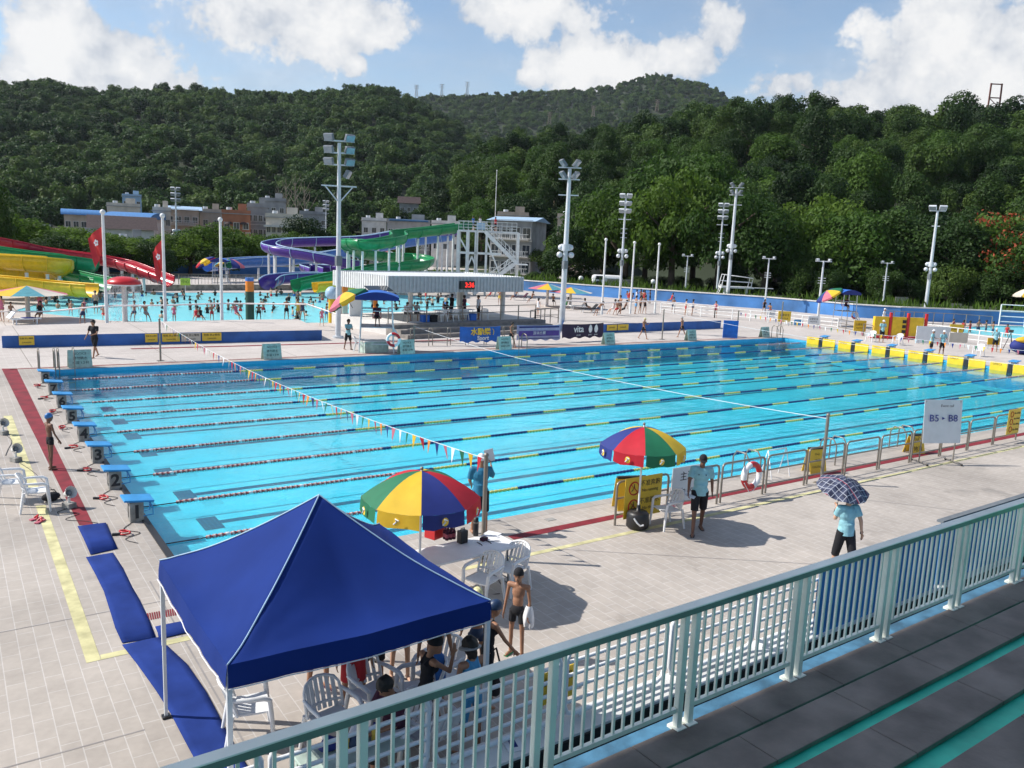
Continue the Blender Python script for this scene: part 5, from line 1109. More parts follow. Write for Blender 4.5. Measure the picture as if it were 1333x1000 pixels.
# masts ------------------------------------------------------------
def flood(t, c, dx, dy, w=.62, h=.5, mat='lampgrey', tilt=30):
    f = V((dx, dy, -math.tan(R(tilt)))).normalized(); r = V((dy, -dx, 0)).normalized(); u = r.cross(f); M = Matrix((r, f, u)).transposed()
    o = MB().box(c, (w, .22, h), M=M).build('floodlight', mat, t, bevel=.03); MB().box(V(c)+f*.115, (w*.88, .012, h*.86), M=M).build('lens', 'lens', o)
    return o
def mast(u, v, vt, kind, label, r=.16):
    g = at(u, v); h = hat(u, v, vt); t = thing('light_mast', label, 'light mast', (g.x, g.y, 0), 0)
    MB().tube([(0, 0, 0), (0, 0, h*.45), (0, 0, h*.97)], [r, r*.85, r*.6], 12).build('pole', 'galv', t); MB().cyl((0, 0, 0), r*2, .12, 14).build('base', 'galv', t)
    toc = V((CAM.x-g.x, CAM.y-g.y, 0)).normalized(); sd = V((-toc.y, toc.x, 0))
    def arm(z, w): MB().bar(sd*-w+V((0, 0, z)), sd*w+V((0, 0, z)), .1, .08).build('crossarm', 'galv', t)
    if kind == 'big':
        for z in (h-.25, h-.95, h-1.65):
            arm(z, .9)
            for s in (-1, 1): flood(t, sd*s*.62+V((0, 0, z+.18))+toc*.18, *(toc+sd*s*.5).xy, .6, .42); 
        flood(t, sd*.5+V((0, 0, h-2.2))+toc*.2, *(toc*.3+sd).xy, .72, .5)
        arm(h-2.9, 1.05); MB().bar((0, 0, h-3.9), sd*.8+V((0, 0, h-2.95)), .07).bar((0, 0, h-3.9), sd*-.8+V((0, 0, h-2.95)), .07).build('brace', 'galv', t)
    elif kind == 'speaker':
        for z, w in ((h-.3, .5), (h-1.15, .45)):
            arm(z, w+.35)
            for s in (-1, 1): flood(t, sd*s*w+V((0, 0, z+.3))+toc*.18, *(toc*.4+sd*s).xy, .66, .6, tilt=42)
        arm(h-2.3, .75)
    elif kind == 'three':
        for z in (h-.3, h-1.1, h-1.9):
            arm(z, .55)
            for s in (-1, 1): flood(t, sd*s*.36+V((0, 0, z+.22))+toc*.15, *(toc+sd*s*.3).xy, .6, .46, 'galv', 35)
        arm(h-2.6, .7)
    elif kind == 'two':
        arm(h-.3, .8)
        for s in (-1, 1): flood(t, sd*s*.5+V((0, 0, h+.02))+toc*.15, *(toc+sd*s*.2).xy, .75, .55, 'galv', 40)
        arm(h-1.9, .4)
    elif kind == 'lamp':
        arm(h-.25, .75)
        for s in (-1, 1): flood(t, sd*s*.55+V((0, 0, h-.1))+toc*.1, *(sd*s+toc*.3).xy, .55, .2, 'galv', 10)
    elif kind == 'street':
        MB().tube([(0, 0, h*.97), sd*-.25+V((0, 0, h)), sd*-1.2+V((0, 0, h+.05))], .06, 6).build('arm', 'galv', t); MB().ball(sd*-1.3+V((0, 0, h+.02)), .3, 10, sc=(1.4, .6, .35)).build('lantern', 'palestone', t)
    if kind in ('big', 'speaker', 'three', 'two') and h > 8:
        zc = h*.5
        if kind != 'big':
            for s in (-1, 1):
                for k in (0, 1): MB().ball(sd*s*(.36+.08*k)+V((0, 0, zc-k*.55))+toc*.12*k, .23, 10).build('loudspeaker', 'galv', t)
            MB().cyl((0, 0, zc-.25), r*1.5, .5, 12).build('bracket_collar', 'galv', t)
        MB().box(V((0, 0, zc-1.3))+toc*.2, (.36, .3, .6)).build('junction_box', 'lampgrey', t)
    if kind in ('lamp', 'three'):
        for z in (h*.62, h*.66, h*.70): MB().bar(sd*-.35+V((0, 0, z)), sd*.35+V((0, 0, z)), .05).build('bracket', 'galv', t)
    return t
mast(440, 440, 178, 'big', 'tallest floodlight mast, left of the shelter with the clock', .17)
mast(731, 428, 213, 'speaker', 'thick floodlight mast behind the purple banners with angled lamps on top', .23)
mast(946, 398, 241, 'speaker', 'thick floodlight mast at the right end of the blue terrace', .24)
mast(806, 398, 254, 'three', 'slender mast with three tiers of lamps behind the right terrace', .15); mast(932, 392, 266, 'three', 'slender mast with tiered lamps just left of a thicker mast', .15)
mast(1203, 416, 271, 'two', 'tall leaning looking mast with two square floodlights on the right', .2)
mast(891, 391, 331, 'lamp', 'short lamp post between the flagless poles and the diving tower', .11); mast(995, 405, 334, 'lamp', 'short lamp post right of the diving tower', .11); mast(1064, 420, 337, 'lamp', 'short lamp post left of the lifeguard chair on the right', .13); mast(1148, 406, 340, 'lamp', 'short lamp post right of the lifeguard chair on the right', .12)
mast(970, 380, 315, 'street', 'thin street lamp before the trees behind the diving tower', .09); mast(1254, 404, 332, 'street', 'thin street lamp before the dark trees on the right', .09); mast(772, 372, 318, 'street', 'thin street lamp by the grey house near the trees', .08)
mast(231, 355, 245, 'three', 'slender lamp mast among the trees left of the brick house', .15); mast(424, 345, 262, 'three', 'slender lamp mast standing before the village houses', .15); mast(601, 330, 237, 'two', 'lamp mast rising behind the water slide tower', .13)
def slim(u, v, vt, label, r=.08, name='flagpole', base='lampgrey', z=0):
    g = at(u, v, z); h = hat(u, v, vt); t = thing(name, label, 'flagpole', (g.x, g.y, z), 0)
    MB().tube([(0, 0, 0), (0, 0, h)], [r, r*.75], 10).build('pole', 'whitepaint', t); MB().ball((0, 0, h), r*1.5, 10).build('finial', 'whitepaint', t); MB().cyl((0, 0, 0), r*4.5, .15, 14).build('base', base, t)
    return t, h, g
f1 = slim(139.5, 426, 276, 'white flagpole with the larger red flag on the left terrace', .11); f2 = slim(215.5, 427, 281, 'white flagpole with the second red flag on the left terrace', .11); slim(289, 424, 286, 'bare white flagpole on the left terrace', .11)
slim(783, 412, 312, 'bare white flagpole on the right terrace, first of three', .1); slim(820, 411, 316, 'bare white flagpole on the right terrace, middle of three', .1); slim(852, 410, 318, 'bare white flagpole on the right terrace, last of three', .1)
slim(642, 352, 222, 'very tall thin pole behind the water slide tower', .1)
def flag(pole_, w, drop, z, label, d):
    g = pole_[2]; t = thing('flag', label, 'flag', (g.x, g.y, z)); m = MB(); vs = []; fs = []; n, k = 12, 8
    for i in range(n+1):
        for j in range(k+1):
            a, b = i/n, j/k; off = d*(a**.8*w*(.55+.45*(1-b)))+V((d.y, -d.x, 0))*(.12*math.sin(a*9+b*3)*a); vs.append(off+V((0, 0, -b*drop*(1+.25*a)-a*.55*drop)))
    for i in range(n):
        for j in range(k): q = i*(k+1)+j; fs.append((q, q+1, q+k+2, q+k+1))
    m.add(vs, fs, 0, True); m.build('flag_cloth', 'red', t)
    for s in (-.05, .05):
        c = d*w*.42+V((0, 0, -drop*.72)); nrm = V((d.y, -d.x, 0)); e = MB()
        for i in range(5):
            a = 2*PI*i/5; cc = c+nrm*(s*2.4)+d*.09*math.cos(a)+V((0, 0, .13*math.sin(a))); e.add([cc+d*.06*math.cos(b)+V((0, 0, .085*math.sin(b))) for b in [2*PI*j/8 for j in range(8)]], [tuple(range(8))])
        e.build('emblem', 'letterw', t)
dl = V((-AX_R.x, -AX_R.y, 0)).normalized()
flag(f1, 1.0, 1.45, f1[1]*.88, 'red flag with a white emblem hanging limp from its pole', dl); flag(f2, .7, 1.6, f2[1]*.80, 'red flag hanging almost closed against its pole', dl)

# shelter with clock ----------------------------------------------------
a, b, c_ = at(505, 381, 2.75), at(681, 380, 2.75), at(463, 374, 2.75)
ux = (b-a); ux.z = 0; Lx = ux.length; ux.normalize(); uy = V((-ux.y, ux.x, 0)); Ly = 7.5
sh = thing('shelter', 'open shelter with a pale corrugated metal fascia and red digital clock', 'shelter', (a.x, a.y, 0), math.atan2(ux.y, ux.x))
def corr(L, along, other, z0, z1, nrm):
    m = MB(); n = int(L/.30)
    for i in range(n):
        for q0, q1, d0, d1 in ((0, .4, 0, 0), (.4, .5, 0, .06), (.5, .9, .06, .06), (.9, 1, .06, 0)):
            p0, p1 = along*((i+q0)/n*L)+other+nrm*d0, along*((i+q1)/n*L)+other+nrm*d1
            m.add([p0+V((0, 0, z0)), p1+V((0, 0, z0)), p1+V((0, 0, z1)), p0+V((0, 0, z1))], [(0, 1, 2, 3)])
    return m
X_, Y_ = V((1, 0, 0)), V((0, 1, 0)); fz0, fz1 = 2.75, 3.85
fas = paint('fascia_shade', (0.40, 0.45, 0.48), 0.45, var=0.08)  # darker coat that paints in the shade on the fascia front
corr(Lx, X_, V((0, 0, 0)), fz0, fz1, -Y_).build('front_fascia', fas, sh); corr(Ly, Y_, V((0, 0, 0)), fz0, fz1, -X_).build('side_fascia', P['whitepaint'], sh); corr(Ly, Y_, V((Lx, 0, 0)), fz0, fz1, X_).build('side_fascia', P['whitepaint'], sh); corr(Lx, X_, V((0, Ly, 0)), fz0, fz1, Y_).build('rear_fascia', fas, sh)
MB().box((Lx/2, Ly/2, fz1-.12), (Lx-.02, Ly-.02, .06)).build('roof', 'whitepaint', sh); MB().box((Lx/2, Ly/2, fz0+.2), (Lx-.1, Ly-.1, .05)).build('ceiling', 'palestone', sh)
for x, y, mt_ in ((.35*Lx*.62, 1.2, 'palestone'), (Lx*.62, 1.6, 'palestone'), (Lx*.92, 1.2, 'palestone'), (Lx*.25, Ly-1, 'orange'), (Lx*.9, Ly-1, 'palestone'), (.2, Ly-.6, 'palestone')): MB().cyl((x, y, 0), .17, fz0+.2, 14).build('column', mt_, sh); MB().cyl((x, y, 0), .3, .35, 14, r2=.18).build('column_base', 'palestone', sh)
ck = thing('digital_clock', 'black digital clock with red figures on the shelter fascia', 'clock', sh.location+ux*(Lx*.545)-uy*.12+V((0, 0, (fz0+fz1)/2-.05)), math.atan2(ux.y, ux.x))
MB().box((0, 0, 0), (1.25, .16, .58)).build('case', 'black', ck)
mt, nt_, b_, o_ = nodes_of('clock_digits'); b_.inputs['Base Color'].default_value = (.6, .01, .01, 1); b_.inputs['Emission Color'].default_value = (1, .03, .02, 1); b_.inputs['Emission Strength'].default_value = 1.2
lettering('3:36', .48, mt, ck, (.16, -.086, 0), (1, 0, 0), name='digits', bold=.012)
t = thing('solar_panel', 'small dark tilted panel on the left corner of the shelter roof', 'solar panel', sh.location+ux*-.9-uy*.3+V((0, 0, 2.95)), math.atan2(ux.y, ux.x)); MB().box((0, 0, .1), (1.7, .8, .05), M=Matrix.Rotation(R(18), 3, 'X')).build('panel', 'glass', t); MB().bar((0, 0, -.3), (0, 0, .1), .06).build('bracket', 'galv', t)
# tiered seating in front of the shelter
st = thing('seating_steps', 'grey concrete seating steps in front of the shelter', 'steps', (a.x, a.y, 0), math.atan2(ux.y, ux.x))
sx0 = at(520, 436); sx1 = at(700, 428)
for k in range(3): MB().box((Lx*.5+.4, -1.0-.8*k+.1, (.75-.25*k)/2), (Lx+1.5-.02*k, 1.0, .75-.25*k)).build('step', paint('step_grey', (0.23, 0.21, 0.19), .85, var=.2) if k == 0 else bpy.data.materials['step_grey'], st)
MB().box((Lx*.5+.4, Ly/2-.45, .37), (Lx+1.5, Ly, .74)).build('platform', 'palestone', st)
def onp(x, y, z=.745): return sh.location+ux*x+uy*y+V((0, 0, z))
RZ = math.atan2(ux.y, ux.x)
# people and furniture under the shelter
for x, y, lab in ((2.3, .3, 'white table at the left end under the shelter'), (5.0, .5, 'white table in the middle of the shelter'), (6.6, .5, 'white table by the standing officials under the shelter')):
    p_ = onp(x, y); t = folding_table(p_.x, p_.y, RZ, 1.7, .7, lab); t.location.z = .745
for x, y, f, lab in ((4.3, -.15, 90, 'white plastic chair at the middle shelter table, left'), (5.3, -.1, 100, 'white plastic chair at the middle shelter table, right'), (6.3, .0, 80, 'white plastic chair by the officials under the shelter'), (8.2, .1, 60, 'dark looking chair at the right end of the shelter floor')):
    p_ = onp(x, y); put_chair(p_.x, p_.y, RZ+R(f), lab, z=.745)
for x, y, lab, mt_ in ((2.9, -.1, 'blue plastic crate under the left shelter table', 'bannerblue'), (6.95, -.1, 'blue plastic crate under the officials table', 'bannerblue'), (3.5, -.2, 'black bag on the shelter floor beside a blue crate', 'blackcloth')):
    p_ = onp(x, y); t = thing('crate', lab, 'crate' if 'crate' in lab else 'bag', p_, RZ); MB().box((0, 0, .22), (.55, .42, .44)).build('tub', mt_, t, bevel=.03); MB().box((0, 0, .46), (.58, .45, .04)).build('lid', mt_, t, bevel=.01)
def midp(label, p_, h, f, pose, wear, skin='skin'): return person(label, (p_.x, p_.y, p_.z), f, h, pose, wear, skin, .98, voxel=.028, eyes=False)
midp('official in a black top standing under the shelter by the sign', onp(6.2, 1.4), 1.78, RZ, dict(STAND, arml=(40, 60, 8)), TS('blackcloth', h=CAPH('blackcloth')), 'skindark'); midp('official in a dark red shirt standing under the shelter', onp(7.0, .9), 1.70, RZ+2, STAND, TS('maroon')); midp('official in a white shirt and black shorts under the shelter', onp(7.75, .2), 1.74, RZ+3, STAND, TS('whitecloth'))
midp('person in white seated at the left shelter table', onp(2.0, .9, .74), 1.65, RZ-1.5, SIT, TS('whitecloth')); midp('person in grey seated beside the left shelter table', onp(2.9, 1.0, .74), 1.65, RZ-1.6, SIT, TS('greyr')); midp('person in black seated at the middle shelter table', onp(5.4, 1.0, .74), 1.65, RZ-1.5, SIT, TS('blackcloth'))
fence_line([(p_.x, p_.y) for p_ in (onp(-.2, -.4), onp(Lx*.5, -.4), onp(Lx+1, -.4))], 1.05, 'steel railing along the shelter floor edge', z=.745)
fence_line([(p_.x, p_.y) for p_ in (onp(Lx+1.0, -.4), onp(Lx+2.0, .8), onp(Lx+3.4, 1.2), onp(Lx+4.6, .9))], 1.15, 'steel stair railing at the right end of the shelter', z=.2)
# far fence panels and banners
FB0, FB1 = at(538, 452), at(612, 449)
fr = heading(FB1.x-FB0.x, FB1.y-FB0.y)
FP = [at(u, v) for u, v in ((534, 451), (558, 450.6), (582, 450), (606, 449.4), (630, 448.6), (654, 447.4))]
for p_ in FP: fence_panel(p_.x, p_.y, 1.5, .0, 'low steel fence panel on the far deck before the shelter steps', 'steel fence panels on the far deck', 1.1)
def banner(u0, v0, u1, v1, h, mat, label, z0=.25):
    p0, p1 = at(u0, v0), at(u1, v1); d = p1-p0; L = d.length; rz = heading(d.x, d.y); t = thing('banner', label, 'banner', (p0.x, p0.y, 0), rz)
    n = 20; m = MB(); vs = []; fs = []
    for i in range(n+1):
        for j in range(5): vs.append(V((L*i/n, .03*math.sin(i*.9+j*.5)-.02, z0+(h*j/4)-.05*math.sin(PI*i/n)*(j/4)+.06*math.sin(i*1.3)*(1-j/4))))
    for i in range(n):
        for j in range(4): q = i*5+j; fs.append((q, q+5, q+6, q+1))
    m.add(vs, fs, 0, True); o = m.build('banner_cloth', mat, t)
    return t, L, z0, h
t, L, z0, h = banner(598, 451, 650.5, 449.5, .95, 'bannerblue', 'bright blue sports drink banner tied to the far fence')
lettering('水動樂', .46, 'lettery', t, (L*.5, -.075, z0+h*.63), (1, 0, 0), bold=.015); lettering('Sport', .36, 'letterw', t, (L*.56, -.075, z0+h*.24), (1, 0, 0), bold=.012, sx=1.0)
MB().tube([(L*.78+.12*math.cos(a), -.075, z0+h*.62+.2*math.sin(a)) for a in [.2*i-1 for i in range(14)]], .02, 5).build('logo_swirl', 'lettery', t)
t, L, z0, h = banner(672, 448.5, 728.5, 447, .98, 'bannerlilac', 'pale lilac banner with violet bands tied to the far fence')
for z, hh in ((.86, .1), (.45, .34), (.12, .05)): MB().box((L*.5, -.07, z0+h*z), (L*.92, .01, h*hh)).build('printed_band', 'ub' if hh < .3 else P['purple'], t)
lettering('游泳比賽', .24, 'letterw', t, (L*.5, -.085, z0+h*.46), (1, 0, 0))
t, L, z0, h = banner(731, 445.5, 784.5, 443, .95, 'bannerpurple', 'dark purple banner with white lettering and two white drops')
lettering('vita', .62, 'letterw', t, (L*.38, -.075, z0+h*.60), (1, 0, 0), bold=.012); lettering('green', .16, 'letterw', t, (L*.38, -.075, z0+h*.2), (1, 0, 0))
for s in (.66, .80):
    m = MB(); m.add([V((L*s+.17*math.cos(2*PI*i/14)*(1-.3*max(0, math.sin(2*PI*i/14))), -.08, z0+h*.62+.28*math.sin(2*PI*i/14))) for i in range(14)], [tuple(range(14))]); m.build('drop_logo', 'letterw', t); lettering('green', .14, 'letterw', t, (L*s, -.078, z0+h*.2), (1, 0, 0))
p_ = at(728, 447); 
# far A boards
for u, v, lab in ((104, 478, 'grey green folding board at the far left pool corner'), (353, 467.5, 'pale folding board on the far edge in the red line gap'), (528, 460.5, 'pale folding board beside the steel lifeguard stand'), (655, 455, 'pale folding board below the blue sports banner'), (791, 448.5, 'pale folding board right of the dark purple banner'), (898, 443.5, 'pale folding board near the boy with his back turned'), (994, 439, 'pale folding board at the far right pool corner')):
    q = at(u, v); aframe(q.x, q.y-.05, R(4), 'boardgreen', ['NOTICE', '請勿跳水', '水深 1.2 M'], lab, .8, .95, cap=False)
for (u, v), lab in (((60, 479), 'steel ladder handrails at the far left corner of the pool'), ((85, 478), 'second pair of steel handrails at the far left pool corner'), ((680, 454.5), 'steel ladder handrails in the far pool edge below the banners'), ((1002, 438), 'steel ladder handrails at the far right pool corner')):
    q = at(u, v); t = thing('pool_ladder', lab, 'pool ladder', (q.x, PW+.1, 0))
    for s in (-.3, .3): MB().tube([(s, .5, 0), (s, .5, .75), (s, .36, .92), (s, .05, .85), (s, -.08, .6), (s, -.08, -1.0)], .03, 6).build('handrail', 'steel', t)
    for z in (-.3, -.6): MB().box((0, -.08, z), (.6, .1, .03)).build('tread', 'steel', t)
# yellow signs on the blue terrace sides
for (u0, v0, u1, v1), lab, mt_ in (((25, 449, 45, 449), 'yellow notice at the left end of the blue terrace side', 'signy'), ((189, 446, 205, 446), 'small yellow notice left of the wide yellow ones on the terrace', 'signy'), ((211, 446, 234, 446), 'wide yellow notice behind the thin pole on the terrace side', 'signy'), ((236, 445, 261, 445), 'cream notice between two yellow ones on the terrace side', 'cream'), ((263, 445, 288, 444), 'wide yellow notice right of the cream one on the terrace side', 'signy')):
    p0, p1 = at(u0, 453.2-(u0-3)*.0245, 0), at(u1, 453.2-(u1-3)*.0245, 0); c = (p0+p1)/2; w = (p1-p0).length; rz = heading(p1.x-p0.x, p1.y-p0.y)
    q = V((c.x, c.y, .36)); t = thing('terrace_notice', lab, 'sign', (q.x, q.y-.06, q.z), rz); plate(t, 'board', mt_, (0, 0, 0), w, .46); lettering('危險 禁止攀爬', min(.14, w*.14), 'ink', t, (0, -.012, .1), (1, 0, 0)); lettering('DANGER', min(.12, w*.15), 'ink', t, (0, -.012, -.1), (1, 0, 0))
for u0, u1, lab in ((762, 776, 'yellow notice at the left of the right terrace side'), (789, 802, 'yellow notice in the middle of the right terrace side'), (803, 817, 'yellow notice behind the thin pole on the right terrace')):
    p0, p1 = at(u0, 434.5-(u0-758)*.0389), at(u1, 434.5-(u1-758)*.0389); c = (p0+p1)/2; t = thing('terrace_notice', lab, 'sign', (c.x, c.y-.06, .38), heading(p1.x-p0.x, p1.y-p0.y)); plate(t, 'board', 'signy', (0, 0, 0), (p1-p0).length, .44); lettering('DANGER', min(.15, (p1-p0).length*.17), 'ink', t, (0, -.012, 0), (1, 0, 0))
# lifeguard stands ---------------------------------------------------
def guard(u, v, vt, label, par=True, plab='', w=1.5, order=('upink', 'uy', 'ug', 'ub'), pdx=-1.35):
    g = at(u, v); H = hat(u, v, vt); t = thing('lifeguard_stand', label, 'lifeguard stand', (g.x, g.y, 0), R(-25)); c = w/2; zs = H*.42
    for sx in (-1, 1):
        for sy in (-1, 1): MB().tube([(sx*c, sy*c, 0), (sx*c*.85, sy*c*.85, H-.25)], .035, 7).build('post', 'galv', t)
    for z in (.5, zs, zs+.9):
        k = 1-.15*z/H
        MB().tube([(-c*k, -c*k, z), (c*k, -c*k, z), (c*k, c*k, z), (-c*k, c*k, z)], .025, 6, True).build('ring_rail', 'galv', t)
    MB().box((0, 0, zs), (w*.9, w*.9, .05)).build('floor', 'lampgrey', t); MB().box((0, .1, zs+.45), (.5, .45, .05)).bar((-.22, .3, zs+.45), (-.22, .35, zs+1), .04).bar((.22, .3, zs+.45), (.22, .35, zs+1), .04).build('seat', 'red', t)
    m = MB(); m.bar((c*.95, -c*1.0, zs), (c*1.9, -c*1.05, 0), .05).bar((c*.95, -c*.5, zs), (c*1.9, -c*.5, 0), .05)
    for i in range(5): f = (i+.7)/5.5; m.bar((c*(.95+.95*f), -c*1.02, zs*(1-f)), (c*(.95+.95*f), -c*.5, zs*(1-f)), .12, .03)
    m.build('ladder', 'galv', t)
    m = MB(); n = 10; vs = []; fs = []
    for i in range(n+1):
        a_ = -1+2*i/n
        for y in (-c*1.1, c*1.1): vs.append(V((a_*c*1.25, y, H-.28+.28*(1-a_*a_))))
    for i in range(n): fs.append((2*i, 2*i+1, 2*i+3, 2*i+2))
    m.add(vs, fs, 0, True); m.build('roof', 'bannerblue', t)
    for y in (-c*1.1, c*1.1):
        m = MB()
        for i in range(n):
            q0, q1 = vs[2*i], vs[2*i+2]; m.add([V((q0.x, y, q0.z)), V((q1.x, y, q1.z)), V((q1.x, y, H-.45)), V((q0.x, y, H-.45))], [(0, 1, 2, 3)])
        m.build('roof_skirt', 'ub', t)
    
    midp('lifeguard in a dark shirt seated on the '+label.split(' stand')[0].split('steel ')[-1]+' stand '+{0: 'by the shelter', 1: 'on the right', 2: 'at the far left', 3: 'among parasols'}[guard.n], V((g.x, g.y, zs-.0)), 1.6, R(-110), SIT, TS('maroon'), 'skindark')
    guard.n += 1
    if par:
        p_ = thing('parasol', plab, 'parasol', V((g.x, g.y, 0))+V((-AX_R.x*0+pdx*AX_R.x, pdx*AX_R.y, H-1.0)), 0.3)
        p_.rotation_mode = 'QUATERNION'; p_.rotation_quaternion = V((0, 0, 1)).rotation_difference((V((0, 0, 1))-V((AX_R.x, AX_R.y, 0))*.65).normalized())
        cloth_gores(p_, 8, 1.25, .42, list(order), .16, .55); MB().tube([(0, 0, 0), (0, 0, 1.0)], .02, 6).build('pole', 'steel', p_)
    return t
guard.n = 0
guard(490, 457, 379, 'steel lifeguard stand with a blue roof beside the shelter', plab='tilted red, green and yellow parasol beside the tallest mast', w=1.9)
guard(1098, 425, 377, 'steel lifeguard stand with a blue roof before the right trees', plab='tilted pink, yellow and blue parasol on the right lifeguard stand')
guard(52, 377, 328, 'steel lifeguard stand in front of the yellow slide', plab='tilted red and blue parasol in front of the yellow slide', order=('ur', 'ub', 'uy', 'ub'))
guard(287, 374, 336, 'steel lifeguard stand with a blue roof at the far side of the leisure pool', plab='tilted red and yellow parasol at the far side of the leisure pool', order=('ur', 'uy', 'ub', 'ug'))
q = at(299, 373); t = thing('parasol', 'round multicoloured parasol right of the leisure pool lifeguard stand', 'parasol', (q.x, q.y, 0), .2); cloth_gores(t, 10, 1.7, .8, ['uy', 'ug', 'ub', 'upink', 'uteal'], .2, 2.4); MB().tube([(0, 0, 0), (0, 0, 3.2)], .035, 6).build('pole', 'steel', t)
q = at(505, 360); t = thing('parasol', 'pink and green parasol showing above the shelter roof', 'parasol', (q.x, q.y, 0), .2); cloth_gores(t, 8, 2.2, .9, ['upink', 'ug', 'whitecloth', 'ub'], .3, 3.3); MB().tube([(0, 0, 0), (0, 0, 4.2)], .035, 6).build('pole', 'steel', t)
# kit at the first stand
q = at(468, 457.5); put_chair(q.x, q.y, R(-30), 'white plastic chair at the foot of the lifeguard stand by the shelter')
q = at(487, 458.5); t = thing('storage_box', 'low pale equipment box under the lifeguard stand by the shelter', 'box', (q.x, q.y, 0), R(5)); MB().box((0, 0, .3), (1.5, .6, .6)).build('box_body', 'boardgreen', t, bevel=.02); MB().box((0, 0, .63), (1.56, .66, .06)).build('lid', 'palestone', t)
q = at(463, 425); t = thing('white_booth', 'tall white board beside the tallest mast', 'board', (q.x, q.y, 0), R(10)); MB().box((0, 0, 1.0), (1.1, .08, 2.0)).build('panel', 'white', t); MB().box((.5, .3, .05), (.1, .8, .1)).build('foot', 'white', t)
lifebuoy(at(512, 450, .9)+V((0, 0, .3)), R(-30), 'red and white lifebuoy on the lifeguard stand by the shelter'); lifebuoy(at(1101, 424, 0)+V((-.3, -1.0, 1.1)), R(-20), 'red and white lifebuoy on the right lifeguard stand')

# leisure pool features ------------------------------------------------
q = at(163, 419.5, -.05); t = thing('mushroom_fountain', 'red mushroom fountain dropping a curtain of water in the leisure pool', 'fountain', (q.x, q.y, -.4)); H = hat(163, 419, 361)
MB().lathe([(.22, 0), (.22, .3), (.17, .5), (.16, H-.3), (.26, H-.12)], 18).build('stem', 'palestone', t); MB().lathe([(.2, H-.12), (1.02, H-.14), (1.10, H-.02), (1.03, H+.14), (.75, H+.32), (.4, H+.42), (.0, H+.45)], 30).build('cap', 'red', t); MB().lathe([(1.06, H-.15), (1.12, H-.10), (1.06, H-.05)], 30).build('rim', 'whitepaint', t)
mt, nt_, b_, o_ = nodes_of('falling_water'); tcx = N(nt_, 'ShaderNodeTexCoord'); mp = N(nt_, 'ShaderNodeMapping'); mp.inputs['Scale'].default_value = (9, 9, 2.2); nt_.links.new(tcx.outputs['Object'], mp.inputs[0]); nz = N(nt_, 'ShaderNodeTexNoise'); nz.inputs['Scale'].default_value = 1.6; nz.inputs['Detail'].default_value = 4; nt_.links.new(mp.outputs[0], nz.inputs['Vector'])
r = ramp(nt_, [(.48, (0, 0, 0)), (.72, (.65, .65, .65))]); nt_.links.new(nz.outputs['Fac'], r.inputs[0]); b_.inputs['Base Color'].default_value = (.85, .88, .9, 1); nt_.links.new(r.outputs[0], b_.inputs['Alpha'])
MB().lathe([(1.05, H-.14), (1.07, .38)], 40).build('water_curtain', mt, t)
def spray_post(u, v, vt, parts, label, r=.22):
    g = at(u, v, -.05); H = hat(u, v, vt); t = thing('spray_post', label, 'water feature', (g.x, g.y, -.4)); z = 0
    for f0, f1, mt_, nm in parts: MB().cyl((0, 0, f0*(H+.4)), r*(1.4 if nm == 'foot' else 1), (f1-f0)*(H+.4), 14).build(nm, mt_, t)
    return t, g, H
spray_post(325.5, 419, 362, ((0, .1, 'slideblue', 'foot'), (.1, .72, 'darkgreen', 'post'), (.72, .93, 'orange', 'collar'), (.93, 1, 'slideblue', 'top_disc')), 'dark green and orange spray post in the leisure pool', .3)
t, g, H = spray_post(432, 421, 385, ((0, .12, 'orange', 'foot'), (.12, .98, 'uy', 'post')), 'yellow spray post topped by a pale blue ball near the tallest mast', .26); MB().ball((0, 0, H+.55), .5, 14).build('ball', 'paleblue', t)
t, g, H = spray_post(448, 414, 369, ((0, .75, 'cream', 'post'), (.75, 1, 'orange', 'collar')), 'cream and orange spray post right behind the tallest mast', .28)
# shade umbrellas with square tops
def shade(u, v, vt, rad, label, z=0):
    g = at(u, v); H = hat(u, v, vt); t = thing('shade_umbrella', label, 'sunshade', (g.x, g.y, 0), .35); cloth_gores(t, 8, rad, H*.24, ['uy', 'uteal', 'cream', 'upink'], .0, H*.76, scal=.0, curve_=1.0); MB().cyl((0, 0, 0), .14, H*.95, 12).build('post', 'palestone', t); MB().cyl((0, 0, 0), .3, .1, 12).build('foot', 'palestone', t); return t
shade(37, 416, 372, 2.5, 'wide yellow and teal sunshade at the left edge of the leisure pool'); shade(712, 399, 369, 2.1, 'yellow and teal sunshade left of the thick mast'); shade(742, 401, 374, 2.3, 'yellow and teal sunshade right of the thick mast')
q = at(1334, 412); t = thing('parasol', 'pale yellow parasol cut by the right photo edge', 'parasol', (q.x+.5, q.y, 0)); cloth_gores(t, 8, 2.0, .9, ['uy', 'cream'], .2, 2.6); MB().tube([(0, 0, 0), (0, 0, 3.4)], .04, 6).build('pole', 'steel', t)
